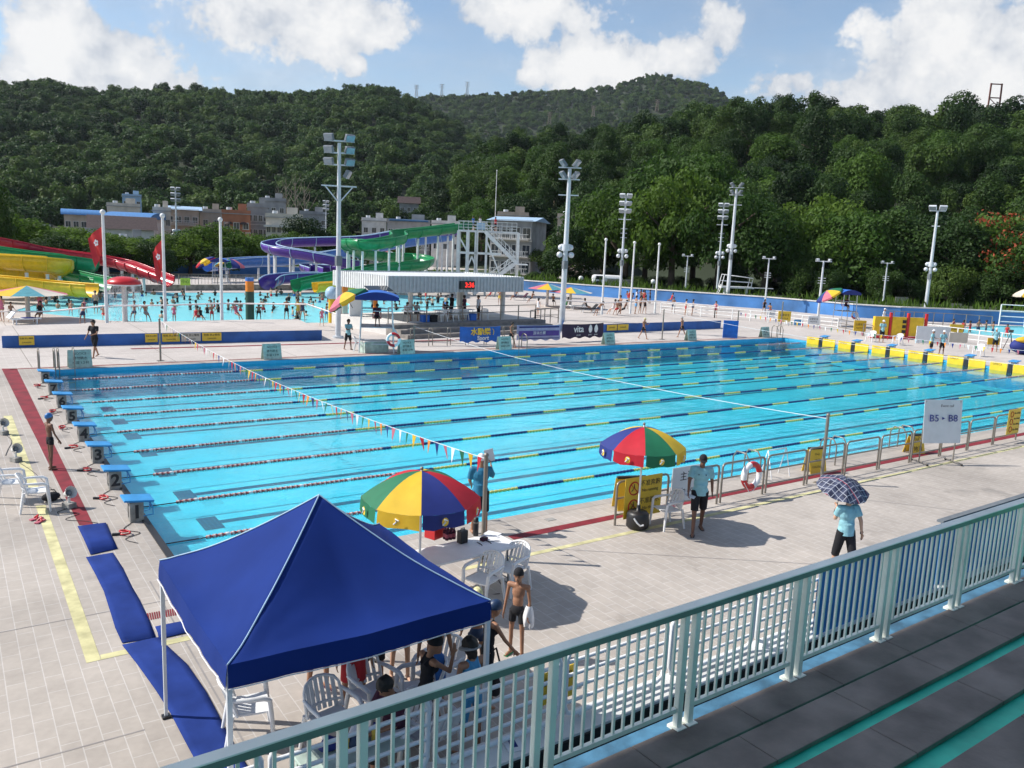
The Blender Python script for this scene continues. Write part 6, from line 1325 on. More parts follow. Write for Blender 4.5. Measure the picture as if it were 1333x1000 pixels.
# low stone wall with railing along the far side of the leisure pool
pts = [G(u, v) for u, v in ((86, 383), (180, 378.5), (330, 377.5), (470, 378))]
t = thing('pool_wall', 'low rough stone wall along the far side of the leisure pool', 'wall', (*pts[0], 0)); m = MB()
for a, b in zip(pts, pts[1:]): m.bar((*a, .3), (*b, .3), .5, .6)
m.build('wall', 'rock', t, (*pts[0], 0)); fence_line([(x, y) for x, y in pts], 1.1, 'grey railing on the low stone wall behind the leisure pool', z=.6, step=2.0, slats=.35, r=.025)
for u, v, lab in ((172, 369, 'yellow notice on the railing near the red slide'), (240, 378, 'lime green notice on the far leisure pool railing, left'), (350, 378, 'lime green notice on the far leisure pool railing, right'), (395, 372, 'yellow striped notice by the end of the green slide')):
    q = at(u, 379); t = thing('warning_sign', lab, 'sign', (q.x, q.y-.5, .9), 0); plate(t, 'board', 'signy' if 'yellow' in lab else P['lime'] if 'lime' in P else 'signy', (0, 0, .1), 1.0, .75); lettering('小心', .4, 'ink', t, (0, -.012, .1), (1, 0, 0))
    MB().bar((0, .04, -.9), (0, .04, .1), .05).build('stay', 'galv', t)
# red and white barrier tape
tp = [at(*q) + V((0, 0, z_)) for q, z_ in (((0, 420), .7), ((60, 421), .75), ((139, 426), 1.35), ((215, 427), 1.45), ((289, 424), 1.5), ((400, 424), 1.5), ((440, 436), 1.3))]
mt = paint('tape', (.8, .74, .72), .5); o = MB().tube(tp, .05, 4).build('barrier_tape', mt); tag(o, 'white and red barrier tape strung between the left flagpoles', 'tape')
tp = [at(*q, .66) + V((0, 0, z_)) for q, z_ in (((730, 412), 1.3), ((783, 413), 1.15), ((820, 411), 1.2), ((852, 410), 1.2), ((930, 415), 1.1))]
o = MB().tube(tp, .05, 4).build('barrier_tape', mt); tag(o, 'white and red barrier tape strung between the right flagpoles', 'tape')
# railings, boards at the right
RW = dict(mat='whitepaint', rails=(1, .66, .33), r=.035)
fence_line([G(930, 414), G(1000, 420), G(1090, 430)], 1.0, 'white railing beside the diving pool on the right', **RW); fence_line([G(1090, 430), G(1135, 440)], 1.0, 'steel railing before the right lifeguard stand', rails=(1, .66, .33))
fence_line([G(1172, 436), G(1245, 446), G(1333, 457), G(1420, 468)], 1.15, 'long white railing before the pool on the right', **RW)
fence_line([G(1300, 424), G(1400, 430), G(1500, 438)], 2.2, 'tall white railing on the right beyond the small pool', mat='whitepaint', rails=(1, .72, .45, .2), r=.05, step=2.5)
fence_line([G(1150, 420), G(1240, 424), G(1290, 428)], 1.2, 'steel fence along the blue wall on the right', rails=(1, .1), step=1.0)
fence_line([G(860, 407), G(930, 414)], 1.0, 'white railing between the right terrace and the diving tower', **RW); fence_line([G(690, 424), G(716, 421), G(728, 424)], 1.2, 'steel railing by the pale blue panels behind the banners', rails=(1, .5))
for (u, v), w, h, mt_, lab in (((1020, 424), 1.15, .95, 'signy', 'yellow board on the white railing by the diving pool'), ((1003, 418), .8, .7, 'signw', 'white board on the railing near the diving pool'), ((1058, 427), 1.0, .7, 'signw', 'grey white board on the blue part of the right railing'), ((1039, 424), .8, .5, 'skywall', 'light blue panel on the railing by the diving pool'), ((1243, 444), 1.1, 1.0, 'signy', 'yellow board above a cream one on the long white railing'), ((1246, 452), 1.4, .75, 'cream', 'cream board standing before the long white railing'), ((1076, 405), 1.2, .9, 'signw', 'white board on the blue wall left of the right lifeguard stand'), ((1118, 437), 1.0, .9, 'signy', 'pair like yellow board on the steel railing'), ((1213, 448), 2.6, 1.3, 'signw', 'large white boards behind the pair of officials'), ((1172, 405), 1.6, 1.7, 'rock', 'rusty metal box against the blue wall on the right'), ((1243, 411), 1.4, 1.4, 'beige', 'brown notice board on the fence by the blue wall'), ((806, 383), 3.6, 2.0, 'rock', 'stone coloured arch block at the blue wall behind the right terrace'), ((950, 441), 1.1, 1.3, 'bannerblue', 'upright blue board in a steel frame near the thick right mast'), ((1292, 455), .9, .5, 'uy', 'small yellow board held at the right railing'), ((1180, 439), 1.6, .9, 'signw', 'white bench boards beside the yellow play cart')):
    q = at(u, v); rz = heading(AX_R.x, AX_R.y); t = thing('display_board', lab, 'board', (q.x, q.y, 0), rz); z0 = .35 if 'board' in lab and h < 1.2 else .05; plate(t, 'panel', mt_, (0, 0, z0+h/2), w, h, d=.06)
    for s in (-.4, .4): MB().bar((s*w, .05, 0), (s*w, .05, z0+h*.8), .05).build('stay', 'galv', t)
    if mt_ in ('signy', 'signw') and h < 1.2: lettering('注意安全', w*.2, 'ink', t, (0, -.035, z0+h*.62), (1, 0, 0)); lettering('NOTICE', w*.17, 'ink', t, (0, -.035, z0+h*.3), (1, 0, 0))
# yellow play cart with red posts
q = at(1167, 441); t = thing('play_cart', 'yellow and red equipment cart with black holes on the right deck', 'cart', (q.x, q.y, 0), R(-28))
for x in (-1.5, 0, 1.5): MB().box((x, 0, 1.0), (1.2, .3, 1.5)).build('panel', 'slideyel', t)
for x in (-.75, .75, 2.3): MB().bar((x, -.1, .1), (x, -.1, 2.1), .18).build('post', 'red', t)
MB().box((0, 0, .12), (4.6, .7, .14)).build('base', 'red', t)
for z in (.6, 1.0, 1.4): MB().box((.42, -.17, z), (.3, .04, .26)).build('opening', 'black', t)
q = at(1330, 462); t = thing('inflatable', 'blue inflatable float with a yellow edge at the right photo edge', 'float', (q.x+.6, q.y, 0), R(-25)); m = MB(); m.ball((0, 0, .6), 1, 16, sc=(1.3, .7, .6)); m.build('float_body', 'ub', t); m = MB(); m.ball((-.2, -.2, 1.05), 1, 14, sc=(.9, .5, .25)); m.build('top_cushion', 'uy', t)
for (u, v), lab in (((1133, 445), 'white plastic chair behind the far starting blocks, left of three'), ((1168, 449), 'white plastic chair behind the far starting blocks, middle of three'), ((1273, 464), 'white plastic chair behind the far starting blocks, right of three')): q = at(u, v); put_chair(q.x, q.y, PI, lab)
t = thing('camera_tripod', 'small camera on a tripod by the right pool railing', 'tripod', at(1313, 456), 0)
for k in range(3): MB().tube([(0, 0, 1.3), (.4*math.cos(k*2.1), .4*math.sin(k*2.1), 0)], .025, 5).build('leg', 'ink', t)
MB().box((0, 0, 1.42), (.3, .2, .2)).build('camera_body', 'black', t)
# diving tower
q = at(948, 400); q = at(952, 397); t = thing('diving_tower', 'white diving platform with railings in front of the trees', 'diving platform', (q.x, q.y, 0), heading(AX_R.x, AX_R.y)); kk = hat(952, 397, 377)/1.0
zp = hat(952, 397, 374)
MB().box((.4, 0, zp), (4.0, 1.6, .2)).build('platform', 'whitepaint', t); MB().box((3.6, 0, zp+.02), (2.6, .6, .08)).build('springboard', 'whitepaint', t)
for s in (-.7, .7):
    MB().tube([(-1.6, s, zp), (-1.3, s, zp+1.5), (2.2, s, zp+1.2), (2.0, s, zp)], .06, 6).build('handrail', 'whitepaint', t); MB().tube([(-1.4, s, zp+.75), (2.1, s, zp+.65)], .05, 6).build('handrail', 'whitepaint', t)
    MB().tube([(-2.3, s*.6, 0), (-1.4, s*.6, zp+.3)], .06, 6).build('ladder_rail', 'whitepaint', t)
for i in range(7): f = (i+.5)/7; MB().bar((-2.3+.8*f, -.42, zp*f), (-2.3+.8*f, .42, zp*f), .1, .04).build('ladder_tread', 'whitepaint', t)
for s in (-.9, 1.6): MB().box((s, 0, zp/2), (.3, .8, zp)).build('support', 'whitepaint', t)

# slides --------------------------------------------------------------
def slide(name, label, px, mat, rad=.75, sup=True, tube_from=None, open_=1.15):
    pts = curve([far(u, v, d) for u, v, d in px], 7); k = len(pts); n = 10; m = MB(); vs = []; fs = []; lip = [[], []]
    t = thing(name, label, 'water slide', (pts[0].x, pts[0].y, 0)); off = (pts[0].x, pts[0].y, 0)
    for i, q in enumerate(pts):
        d = pts[min(i+1, k-1)]-pts[max(i-1, 0)]; d.z = 0; d.normalize(); s = V((-d.y, d.x, 0))
        for j in range(n+1):
            a = PI*open_*(j/n-.5); vs.append(q+s*rad*math.sin(a)+V((0, 0, -rad*math.cos(a)+rad*.3)))
        for j in range(n, -1, -1):
            a = PI*open_*(j/n-.5); vs.append(q+s*(rad+.06)*math.sin(a)+V((0, 0, -(rad+.06)*math.cos(a)+rad*.3)))
        for w in (0, 1): a = PI*open_*(w-.5); lip[w].append(q+s*(rad+.03)*math.sin(a)+V((0, 0, -(rad+.03)*math.cos(a)+rad*.3)))
    w = 2*(n+1)
    for i in range(k-1):
        for j in range(w): fs.append((i*w+j, i*w+(j+1) % w, (i+1)*w+(j+1) % w, (i+1)*w+j))
    m.add(vs, fs, 0, True); m.build('trough', mat, t, off)
    for l in lip: MB().tube(l, .07, 5).build('rim', 'paleblue' if mat in ('purple', 'slideblue') else mat, t, off)
    j = 0
    for i in range(3, k, 5):
        q = pts[i]; d = (pts[min(i+1, k-1)]-pts[max(i-1, 0)]); d.z = 0; d.normalize(); s = V((-d.y, d.x, 0))
        MB().tube([q+s*(rad+.09)*math.sin(PI*open_*(f/8-.5))+V((0, 0, -(rad+.09)*math.cos(PI*open_*(f/8-.5))+rad*.3)) for f in range(9)], .05, 4).build('flange', 'paleblue' if mat in ('purple', 'slideblue') else mat, t, off)
        if sup and q.z-rad > 1.2: MB().cyl((q.x, q.y, 0), .14, q.z-rad+.1, 8).build('support', 'whitepaint', t, off)
    return t
slide('water_slide', 'long purple water slide winding left from the white tower', [(596, 300, 112), (560, 301, 111), (520, 304, 110), (470, 312, 109), (410, 314, 108), (368, 316, 107), (350, 321, 105), (362, 326, 102), (400, 332, 100), (440, 340, 99), (462, 346, 101), (440, 350, 104), (400, 349, 105), (412, 354, 102)], 'purple', .85)
slide('water_slide', 'blue and purple slide end curving into the leisure pool', [(420, 360, 97), (385, 361, 95), (358, 364, 93), (348, 370, 90)], 'purple', .85, False)
slide('water_slide', 'green water slide sweeping around in front of the purple one', [(598, 296, 104), (575, 299, 102), (540, 303, 100), (518, 306, 98), (520, 311, 95), (500, 316, 92), (475, 318, 91), (459, 317, 93), (452, 320, 96), (470, 330, 100), (505, 334, 103), (540, 336, 104), (556, 341, 101), (540, 346, 97), (500, 349, 95), (460, 356, 92), (420, 364, 90), (385, 372, 88)], 'green', .85)
slide('water_slide', 'pale blue water slide behind the green and purple slides', [(590, 306, 116), (550, 312, 117), (500, 320, 118), (440, 330, 119), (380, 338, 118), (320, 341, 115), (270, 346, 110)], 'slideblue', 1.0)
slide('water_slide', 'long red water slide coming down to the leisure pool', [(-70, 300, 92), (-20, 312, 92), (15, 319, 93), (45, 325, 94), (80, 331, 94), (125, 337, 93), (155, 343, 92), (175, 349, 90), (196, 357, 88), (218, 365, 86)], 'slidered', .75)
slide('water_slide', 'green water slide beneath the red one', [(-60, 322, 88), (-10, 328, 87), (40, 335, 86), (85, 340, 85), (114, 346, 86), (100, 352, 88), (75, 355, 86), (90, 360, 83), (135, 370, 79)], 'green', .9)
slide('water_slide', 'yellow water slide curling behind the lifeguard stand', [(-60, 332, 82), (-10, 339, 81), (40, 342, 80), (72, 345, 80), (79, 350, 82), (60, 354, 84), (20, 354, 83), (-30, 358, 80)], 'slideyel', .95)
slide('water_slide', 'lower yellow slide running out behind the shallow pool', [(-40, 364, 78), (20, 369, 76), (70, 374, 75), (120, 378, 73)], 'slideyel', .8, False)
slide('water_slide', 'yellow slide end beside the shelter', [(470, 370, 78), (440, 372, 77), (410, 374, 76)], 'slideyel', .6, False)
# slide tower
A0, A1 = far(597, 300, 100), far(677, 300, 100); dx = (A1-A0); dx.z = 0; LW = dx.length; dx.normalize(); tw = thing('slide_tower', 'white steel water slide tower with zigzag stairs and railings', 'tower', (A0.x, A0.y, 0), heading(dx.x, dx.y))
ZT_ = far(597, 300, 100).z; wp = LW*.46; D = 3.6
MB().box((wp/2+.3, D/2, ZT_), (wp+.6, D, .2)).build('deck', 'whitepaint', tw); MB().box((wp+LW*.24+.3, D/2, ZT_), (LW*.48, D*.5, .2)).build('landing', 'whitepaint', tw)
for x in (0, 1.1, 2.2, wp*.62, wp, LW*.98):
    for y in (0, D): MB().bar((x, y, 0), (x, y, ZT_), .34 if x < wp*.5 else .26).build('column', 'whitepaint', tw)
for z in (2.6, 5.0): MB().bar((0, 0, z), (LW*.7, 0, z), .26).build('beam', 'whitepaint', tw)
for a, b in (((0, 0, .2), (wp*.5, 0, 4.6)), ((wp*.5, 0, 4.6), (wp, 0, .4)), ((0, 0, ZT_-.6), (wp*.4, 0, 4.8)), ((wp, 0, ZT_-1.0), (LW*.72, 0, 2.2)), ((LW*.62, 0, 0), (LW*.82, 0, 4.4))): MB().bar(a, b, .18).build('brace', 'whitepaint', tw)
def flight(p0, p1, w=1.3):
    m = MB(); n = 16
    for i in range(n+1): q = V(p0).lerp(V(p1), i/n); m.box(q, (.34, w, .05))
    m.build('stair_treads', 'palestone', tw)
    for s in (-w/2, w/2):
        MB().bar(V(p0)+V((0, s, -.05)), V(p1)+V((0, s, -.05)), .1, .42).build('stringer', 'whitepaint', tw)
        for z in (.5, 1.0): MB().bar(V(p0)+V((0, s, z)), V(p1)+V((0, s, z)), .05).build('stair_rail', 'whitepaint', tw)
        for i in range(0, 9): q = V(p0).lerp(V(p1), i/8)+V((0, s, 0)); MB().bar(q, q+V((0, 0, 1.0)), .05).build('baluster', 'whitepaint', tw)
ZM = ZT_*.52
flight((LW*.98, .5, ZM), (wp*.95, .5, ZT_)); flight((LW*.28, -.9, .3), (LW*.92, -.9, ZM)); MB().box((LW*1.03, -.2, ZM-.05), (1.6, 2.8, .12)).build('landing', 'whitepaint', tw)
for x0, x1, y in ((0, wp, 0), (wp, LW*.95, D*.25), (0, wp, D)):
    for z in (.4, .75, 1.15): MB().bar((x0, y, ZT_+z), (x1, y, ZT_+z), .05).build('rail', 'whitepaint', tw)
    n = int((x1-x0)/.55)
    for i in range(n+1): MB().bar((x0+(x1-x0)*i/n, y, ZT_), (x0+(x1-x0)*i/n, y, ZT_+1.2), .05).build('baluster', 'whitepaint', tw)
MB().box((wp*.3, .04, ZT_+.6), (wp*.36, .05, .7)).build('green_panel', 'ug', tw); MB().box((wp*.78, .04, ZT_+.6), (wp*.3, .05, .8)).build('blue_panel', 'paleblue', tw)
for i, (x, c) in enumerate(((wp*.5, 'bluecloth'), (wp*.75, 'whitecloth'), (LW*.6, 'redcloth'))):
    p_ = V(tw.location)+dx*x+V((-dx.y, dx.x, 0))*1.2; midp('person waiting on top of the white slide tower in '+('blue', 'white', 'red')[i], V((p_.x, p_.y, ZT_+.1)), 1.65, 2.0, STAND, TS(c))
# ================================================================== crowd of bathers
BATH = []
def proto(pose, wear, skin, z0=None):
    t, J, k = person('x', (0, 0, -50), 0, 1.66, pose, wear, skin, .95, voxel=.04, eyes=False); return t
pr = {}
def get(kind, sk, c):
    key = (kind, sk, c)
    if key not in pr:
        pose = {'stand': dict(STAND, legl=(8, 8, 5), legr=(-8, 6, 5), arml=(20, 40, 12)), 'sit': dict(lean=-18, legl=(62, 30, 8), legr=(75, 55, 8), arml=(-40, 20, 12), armr=(-35, 30, 12)), 'arms': dict(STAND, arml=(60, 50, 20), armr=(40, 70, 20)), 'lie': dict(lean=-50, legl=(35, 8, 6), legr=(40, 20, 6), arml=(-60, 30, 10), armr=(-50, 30, 10))}[kind]
        wear = [('trunks', 'shorts', c, .5), ('hair', 'hair', 'hair', None)] if not c.endswith('!') else [('swimsuit', 'suit', c[:-1], .2), ('hair', 'longhair', 'hair', None)]
        pr[key] = [proto(pose, wear, sk), False]
    return pr[key]
def bather(u, v, kind, sk, c, label, group=None, sink=0.0, h=1.62, z=0.0, face=None):
    g = at(u, v, z); p_ = get(kind, sk, c); f = random.uniform(0, 6.28) if face is None else face; sc_ = h/1.74
    if not p_[1]:
        p_[1] = True; o = p_[0]; o.location = (g.x, g.y, z-sink); o.rotation_euler = (0, 0, f); o.scale = (sc_,)*3; o['label'] = label
        if group: o['group'] = group
        return o
    return copy_tree(p_[0], (g.x, g.y, z-sink), f, label, group, sc_)
SK = ['skin', 'skinpale', 'skin', 'skindark']; WADE = 'small dark haired bather wading or swimming in the leisure pool'
rb = random.Random(3)
# in the water, read off the photograph: position of the waterline
for i, (u, v) in enumerate([(90, 398), (113, 391), (126, 394), (131, 390), (140, 400), (198, 397), (205, 396), (212, 402), (225, 395), (231, 394), (240, 391), (247, 391), (258, 390), (228, 388), (275, 398), (283, 401), (270, 408), (303, 401), (308, 397), (297, 404), (313, 405), (340, 394), (345, 393), (348, 388), (353, 386), (383, 386), (388, 391), (376, 392), (386, 393), (391, 386), (404, 391), (402, 396), (408, 400), (411, 394), (420, 391), (427, 393), (419, 386), (366, 383), (360, 386), (280, 385), (262, 384), (238, 384), (475, 392), (482, 390), (500, 396), (520, 397), (540, 400), (548, 396), (556, 402), (563, 398), (570, 395), (580, 396), (516, 404), (528, 408), (545, 386), (574, 387), (583, 388), (90, 402), (60, 396), (72, 394), (150, 388), (165, 385), (185, 386), (200, 384)]+[(rb.uniform(70, 470), rb.uniform(384, 405)) for _ in range(26)]+[(rb.uniform(190, 420), rb.uniform(405, 416)) for _ in range(12)]+[(rb.uniform(480, 590), rb.uniform(386, 402)) for _ in range(10)]):
    deep = rb.random(); bather(u, v, rb.choice(['stand', 'arms', 'stand']), rb.choice(SK), rb.choice(['blackcloth', 'bluecloth', 'blackcloth!', 'redcloth']), WADE, 'bathers in the leisure pool', .62+.62*deep, rb.uniform(1.35, 1.72), -.05)
# people one can tell apart on the near side
for u, v, kind, sk, c, lab in [(209+18, 421, 'stand', 'skinpale', 'pinkcloth!', 'child in pink at the edge behind the second flagpole'), (373, 418, 'stand', 'skin', 'blackcloth', 'broad man in black trunks with his back turned, beside two others'), (388, 418.5, 'stand', 'skin', 'yellowcloth!', 'person in a yellow top beside the broad man in black trunks'), (394, 419, 'stand', 'skinpale', 'navycap!', 'woman in a dark swimsuit beside the person in yellow'), (3, 419, 'stand', 'skinpale', 'pinkcloth!', 'woman in a pink top at the left photo edge'), (15, 420, 'stand', 'skin', 'greencloth', 'child in green shorts under the left sunshade'), (53, 414, 'arms', 'skinpale', 'pinkcloth!', 'person in pale pink under the left sunshade'), (125, 409, 'stand', 'skinpale', 'blackcloth', 'man in black trunks standing in the shallows left of the mushroom'), (135, 418, 'sit', 'skinpale', 'redcloth', 'child sitting left of the mushroom fountain'), (175, 418, 'sit', 'skin', 'navycap', 'person in dark clothes sitting right of the mushroom stem'), (190, 419, 'sit', 'skin', 'greyr', 'person sitting with bent knees right of the mushroom fountain'), (108, 423, 'lie', 'skin', 'navycap', 'man reclining on the terrace behind the walking man in black'), (52, 420, 'sit', 'skin', 'blackcloth!', 'person in black seen from behind under the left sunshade'), (255, 420, 'sit', 'skinpale', 'redcloth!', 'woman in red sitting at the pool edge, left of a child'), (262, 420, 'sit', 'skin', 'blackcloth!', 'dark haired child sitting close to the woman in red'), (276, 419, 'stand', 'skin', 'redcloth', 'child standing in the shallows by the bare flagpole'), (308, 419, 'sit', 'skin', 'upink!', 'person sitting at the pool edge left of the dark green post'), (337, 419, 'lie', 'skindark', 'blackcloth', 'man lying on his back right of the dark green post'), (419, 425, 'stand', 'skinpale', 'pinkcloth!', 'child in pink by the yellow spray post'), (425, 418, 'arms', 'skin', 'bluecloth', 'person in blue shorts behind the child in pink'), (93, 411, 'sit', 'skinpale', 'redcloth', 'child in red sitting in the shallows left of the reclining man'), (110, 409, 'sit', 'skinpale', 'upink!', 'child in pink sitting in the shallows')]:
    bather(u, v, kind, sk, c, lab, h=1.3 if 'child' in lab else 1.68, face=look(rb.uniform(-.6, .6), -1) if 'back' not in lab else look(.3, 1))
# sunbathers on the right far deck
for u, v, kind, sk, c, lab in [(554, 394, 'stand', 'skinpale', 'redcloth', 'person standing on the far deck below the clock, left'), (650, 397, 'arms', 'skin', 'yellowcloth', 'man bending on the far deck right of the clock'), (638, 390, 'sit', 'skin', 'redcloth!', 'person in red sitting beside the shelter column'), (671, 391, 'sit', 'skin', 'navycap', 'person sitting in a chair on the far deck'), (692, 395, 'sit', 'skin', 'blackcloth', 'person in black trunks sitting left of the sunshades'), (700, 412, 'stand', 'skinpale', 'whitecloth!', 'person in white walking behind the pale blue panels'), (720, 399, 'sit', 'skin', 'blackcloth', 'person seated under the left sunshade by the thick mast'), (734, 400, 'stand', 'skindark', 'maroon', 'tall dark person standing between the two sunshades'), (737, 404, 'sit', 'skin', 'greencloth!', 'person in green sitting beneath the right sunshade'), (763, 406, 'sit', 'skin', 'blackcloth!', 'person in black sitting in a dark chair on the far deck'), (779, 412, 'lie', 'skin', 'navycap', 'man reclining at the base of the first right flagpole'), (798, 410, 'sit', 'skinpale', 'whitecloth!', 'person in white sitting between right flagpoles'), (807, 409, 'stand', 'skin', 'blackcloth', 'man with black trunks standing behind seated friends'), (803, 411, 'sit', 'skin', 'redcloth', 'person in red sitting on the right terrace'), (812, 411, 'sit', 'skindark', 'blackcloth', 'dark trunked person sitting near the middle flagpole'), (827, 409, 'stand', 'skin', 'skywall', 'left one of three boys standing on the right terrace'), (833, 408.5, 'stand', 'skin', 'blackcloth', 'middle one of three boys standing on the right terrace'), (839, 408.5, 'stand', 'skin', 'blackcloth', 'right one of three boys standing on the right terrace'), (876, 408, 'stand', 'skin', 'navycap', 'broad man in dark trunks by the white railing'), (892, 411, 'stand', 'skinpale', 'redcloth', 'man standing behind the white railing, second from the broad man'), (901, 411, 'stand', 'skin', 'navycap!', 'person in navy behind the white railing'), (931, 414, 'arms', 'skinpale', 'upink!', 'person in lilac by the thick right mast'), (994, 410, 'stand', 'skin', 'blackcloth!', 'person in black beyond the diving pool rails'), (1002, 411, 'sit', 'skin', 'redcloth', 'bare backed person sitting beyond the diving pool rails')]:
    z_ = .66 if any(w in lab for w in ('terrace', 'flagpole', 'seated friends')) else 0
    bather(u, v, kind, sk, c, lab, h=1.62, z=z_)
for i in range(11):
    u, v = 815+rb.uniform(0, 70), 394+rb.uniform(-1, 4); bather(u, v, rb.choice(['sit', 'stand', 'arms']), rb.choice(SK), rb.choice(['maroon!', 'yellowcloth!', 'blackcloth', 'redcloth!', 'whitecloth!']), 'small figure in the crowd resting by the blue wall behind the right terrace', 'people resting by the far blue wall', 0, 1.6)
for u, v in ((1240, 430), (1253, 432), (1262, 433), (1273, 431), (1283, 432), (1310, 438), (1292, 434)): bather(u, v, rb.choice(['stand', 'arms']), rb.choice(SK), rb.choice(['redcloth!', 'navycap', 'upink!']), 'bather standing in the small pool on the right', 'bathers in the right pool', .5, 1.6, -.12)
bather(1216, 418, 'sit', 'skinpale', 'upink!', 'person in pink sitting by the steel fence on the right', h=1.6)
q = at(33, 422); t = thing('lounger', 'white lounger with blue towel under the left sunshade', 'lounger', (q.x, q.y, 0), .3); MB().box((0, 0, .35), (1.7, .6, .08)).box((-.8, 0, .6), (.5, .6, .06), M=Matrix.Rotation(R(-50), 3, 'Y')).build('bed', 'white', t); MB().box((.2, 0, .40), (.7, .62, .03)).build('towel', 'ub', t)
for s in (-.6, .6): MB().bar((s, -.25, 0), (s, -.25, .35), .06).bar((s, .25, 0), (s, .25, .35), .06).build('leg_pair', 'white', t)
for i, (u, v) in enumerate(((676, 391), (752, 403), (765, 407))):
    q = at(u, v); t = thing('lounger', ('dark lounger on the far deck behind the shelter', 'white lounger right of the sunshades', 'dark deck chair right of the white lounger')[i], 'lounger', (q.x, q.y, 0), -.3); MB().box((0, 0, .38), (1.7, .62, .08)).box((.75, 0, .62), (.6, .62, .06), M=Matrix.Rotation(R(-45), 3, 'Y')).build('bed', ('maroon', 'white', 'blackcloth')[i], t)
    for s in (-.6, .6): MB().bar((s, -.25, 0), (s, -.25, .38), .06).bar((s, .25, 0), (s, .25, .38), .06).build('leg_pair', 'white', t)
for k, p_ in list(pr.items()):
    pass
# ================================================================== hills, forest, trees, village
def az_of(u, v=330): d = ray(u, v); return math.atan2(d.y, d.x)
def elev(u, v): d = ray(u, v); return d.z/math.hypot(d.x, d.y)
def sky_fn(px):
    t_ = sorted((az_of(u, v), elev(u, v)) for u, v in px)
    def f(a):
        if a <= t_[0][0]: return t_[0][1]
        for (a0, e0), (a1, e1) in zip(t_, t_[1:]):
            if a <= a1: k = (a-a0)/(a1-a0); return e0+(e1-e0)*k
        return t_[-1][1]
    return f
SK_R = sky_fn([(1500, 150), (1333, 142), (1290, 140), (1240, 146), (1190, 150), (1140, 142), (1090, 138), (1030, 132), (1000, 138), (950, 132), (905, 146), (870, 152), (830, 164), (780, 160), (735, 168), (690, 170), (650, 178), (625, 196), (600, 215), (575, 240), (550, 262), (520, 285), (490, 300)])
SK_L = sky_fn([(-200, 100), (-80, 104), (0, 108), (60, 106), (100, 116), (150, 118), (230, 114), (290, 116), (350, 121), (400, 119), (440, 117), (470, 112), (490, 108), (515, 119), (550, 135), (600, 165), (640, 200), (680, 240), (720, 280), (760, 310)])
SK_F = sky_fn([(400, 160), (460, 142), (520, 128), (560, 124), (620, 123), (680, 119), (740, 117), (790, 113), (825, 103), (850, 95), (880, 100), (910, 106), (940, 121), (965, 140), (985, 152), (1020, 170), (1100, 210), (1200, 260)])
def sm(x): x = max(0, min(1, x)); return x*x*(3-2*x)
def hill(f, r0, r1, drop, amp, seed, pw=1.0):
    def h(a, r):
        zr = max(0, CAM.z+f(a)*r1-drop); q = V((CAM.x+r*math.cos(a), CAM.y+r*math.sin(a), 0))
        R0 = r0(a) if callable(r0) else r0
        if r <= r1:
            t_ = max(0, (r-R0)/(r1-R0)); z = zr*(t_**pw)
            g = noise.noise(q/ (r1*.16)+V((seed, 0, 0)))*.6+noise.noise(q/(r1*.07)+V((seed, 5, 0)))*.35
            return z + amp*g*math.sin(PI*min(1, t_))*zr*.01*9
        return zr*max(0, 1-((r-r1)/(r1*.7))**2)
    return h
RD0 = lambda a: 150+max(0, (a-R(38)))*150
H_R = hill(SK_R, RD0, 345, 10, .9, 1, .85); H_L = hill(SK_L, 330, 820, 9, 1.2, 2, 1.0); H_F = hill(SK_F, 900, 1750, 8, 1.2, 3, 1.0)
def terrain(name, h, a0, a1, r0, r1, na, nr):
    vs = []; fs = []
    for i in range(na+1):
        a = a0+(a1-a0)*i/na
        for j in range(nr+1):
            r = r0+(r1-r0)*j/nr; vs.append(V((CAM.x+r*math.cos(a), CAM.y+r*math.sin(a), h(a, r)-.3)))
    for i in range(na):
        for j in range(nr): q = i*(nr+1)+j; fs.append((q, q+1, q+nr+2, q+nr+1))
    m = MB(); m.add(vs, fs, 0, True)
    m.f = [list(reversed(f)) for f in m.f]
    return struct(name, m, M_FLOORHILL)
terrain('hill', H_R, R(8), R(74), 145, 520, 120, 40); terrain('hill', H_L, R(40), R(108), 325, 1200, 120, 40); terrain('hill', H_F, R(28), R(84), 890, 2600, 140, 44)

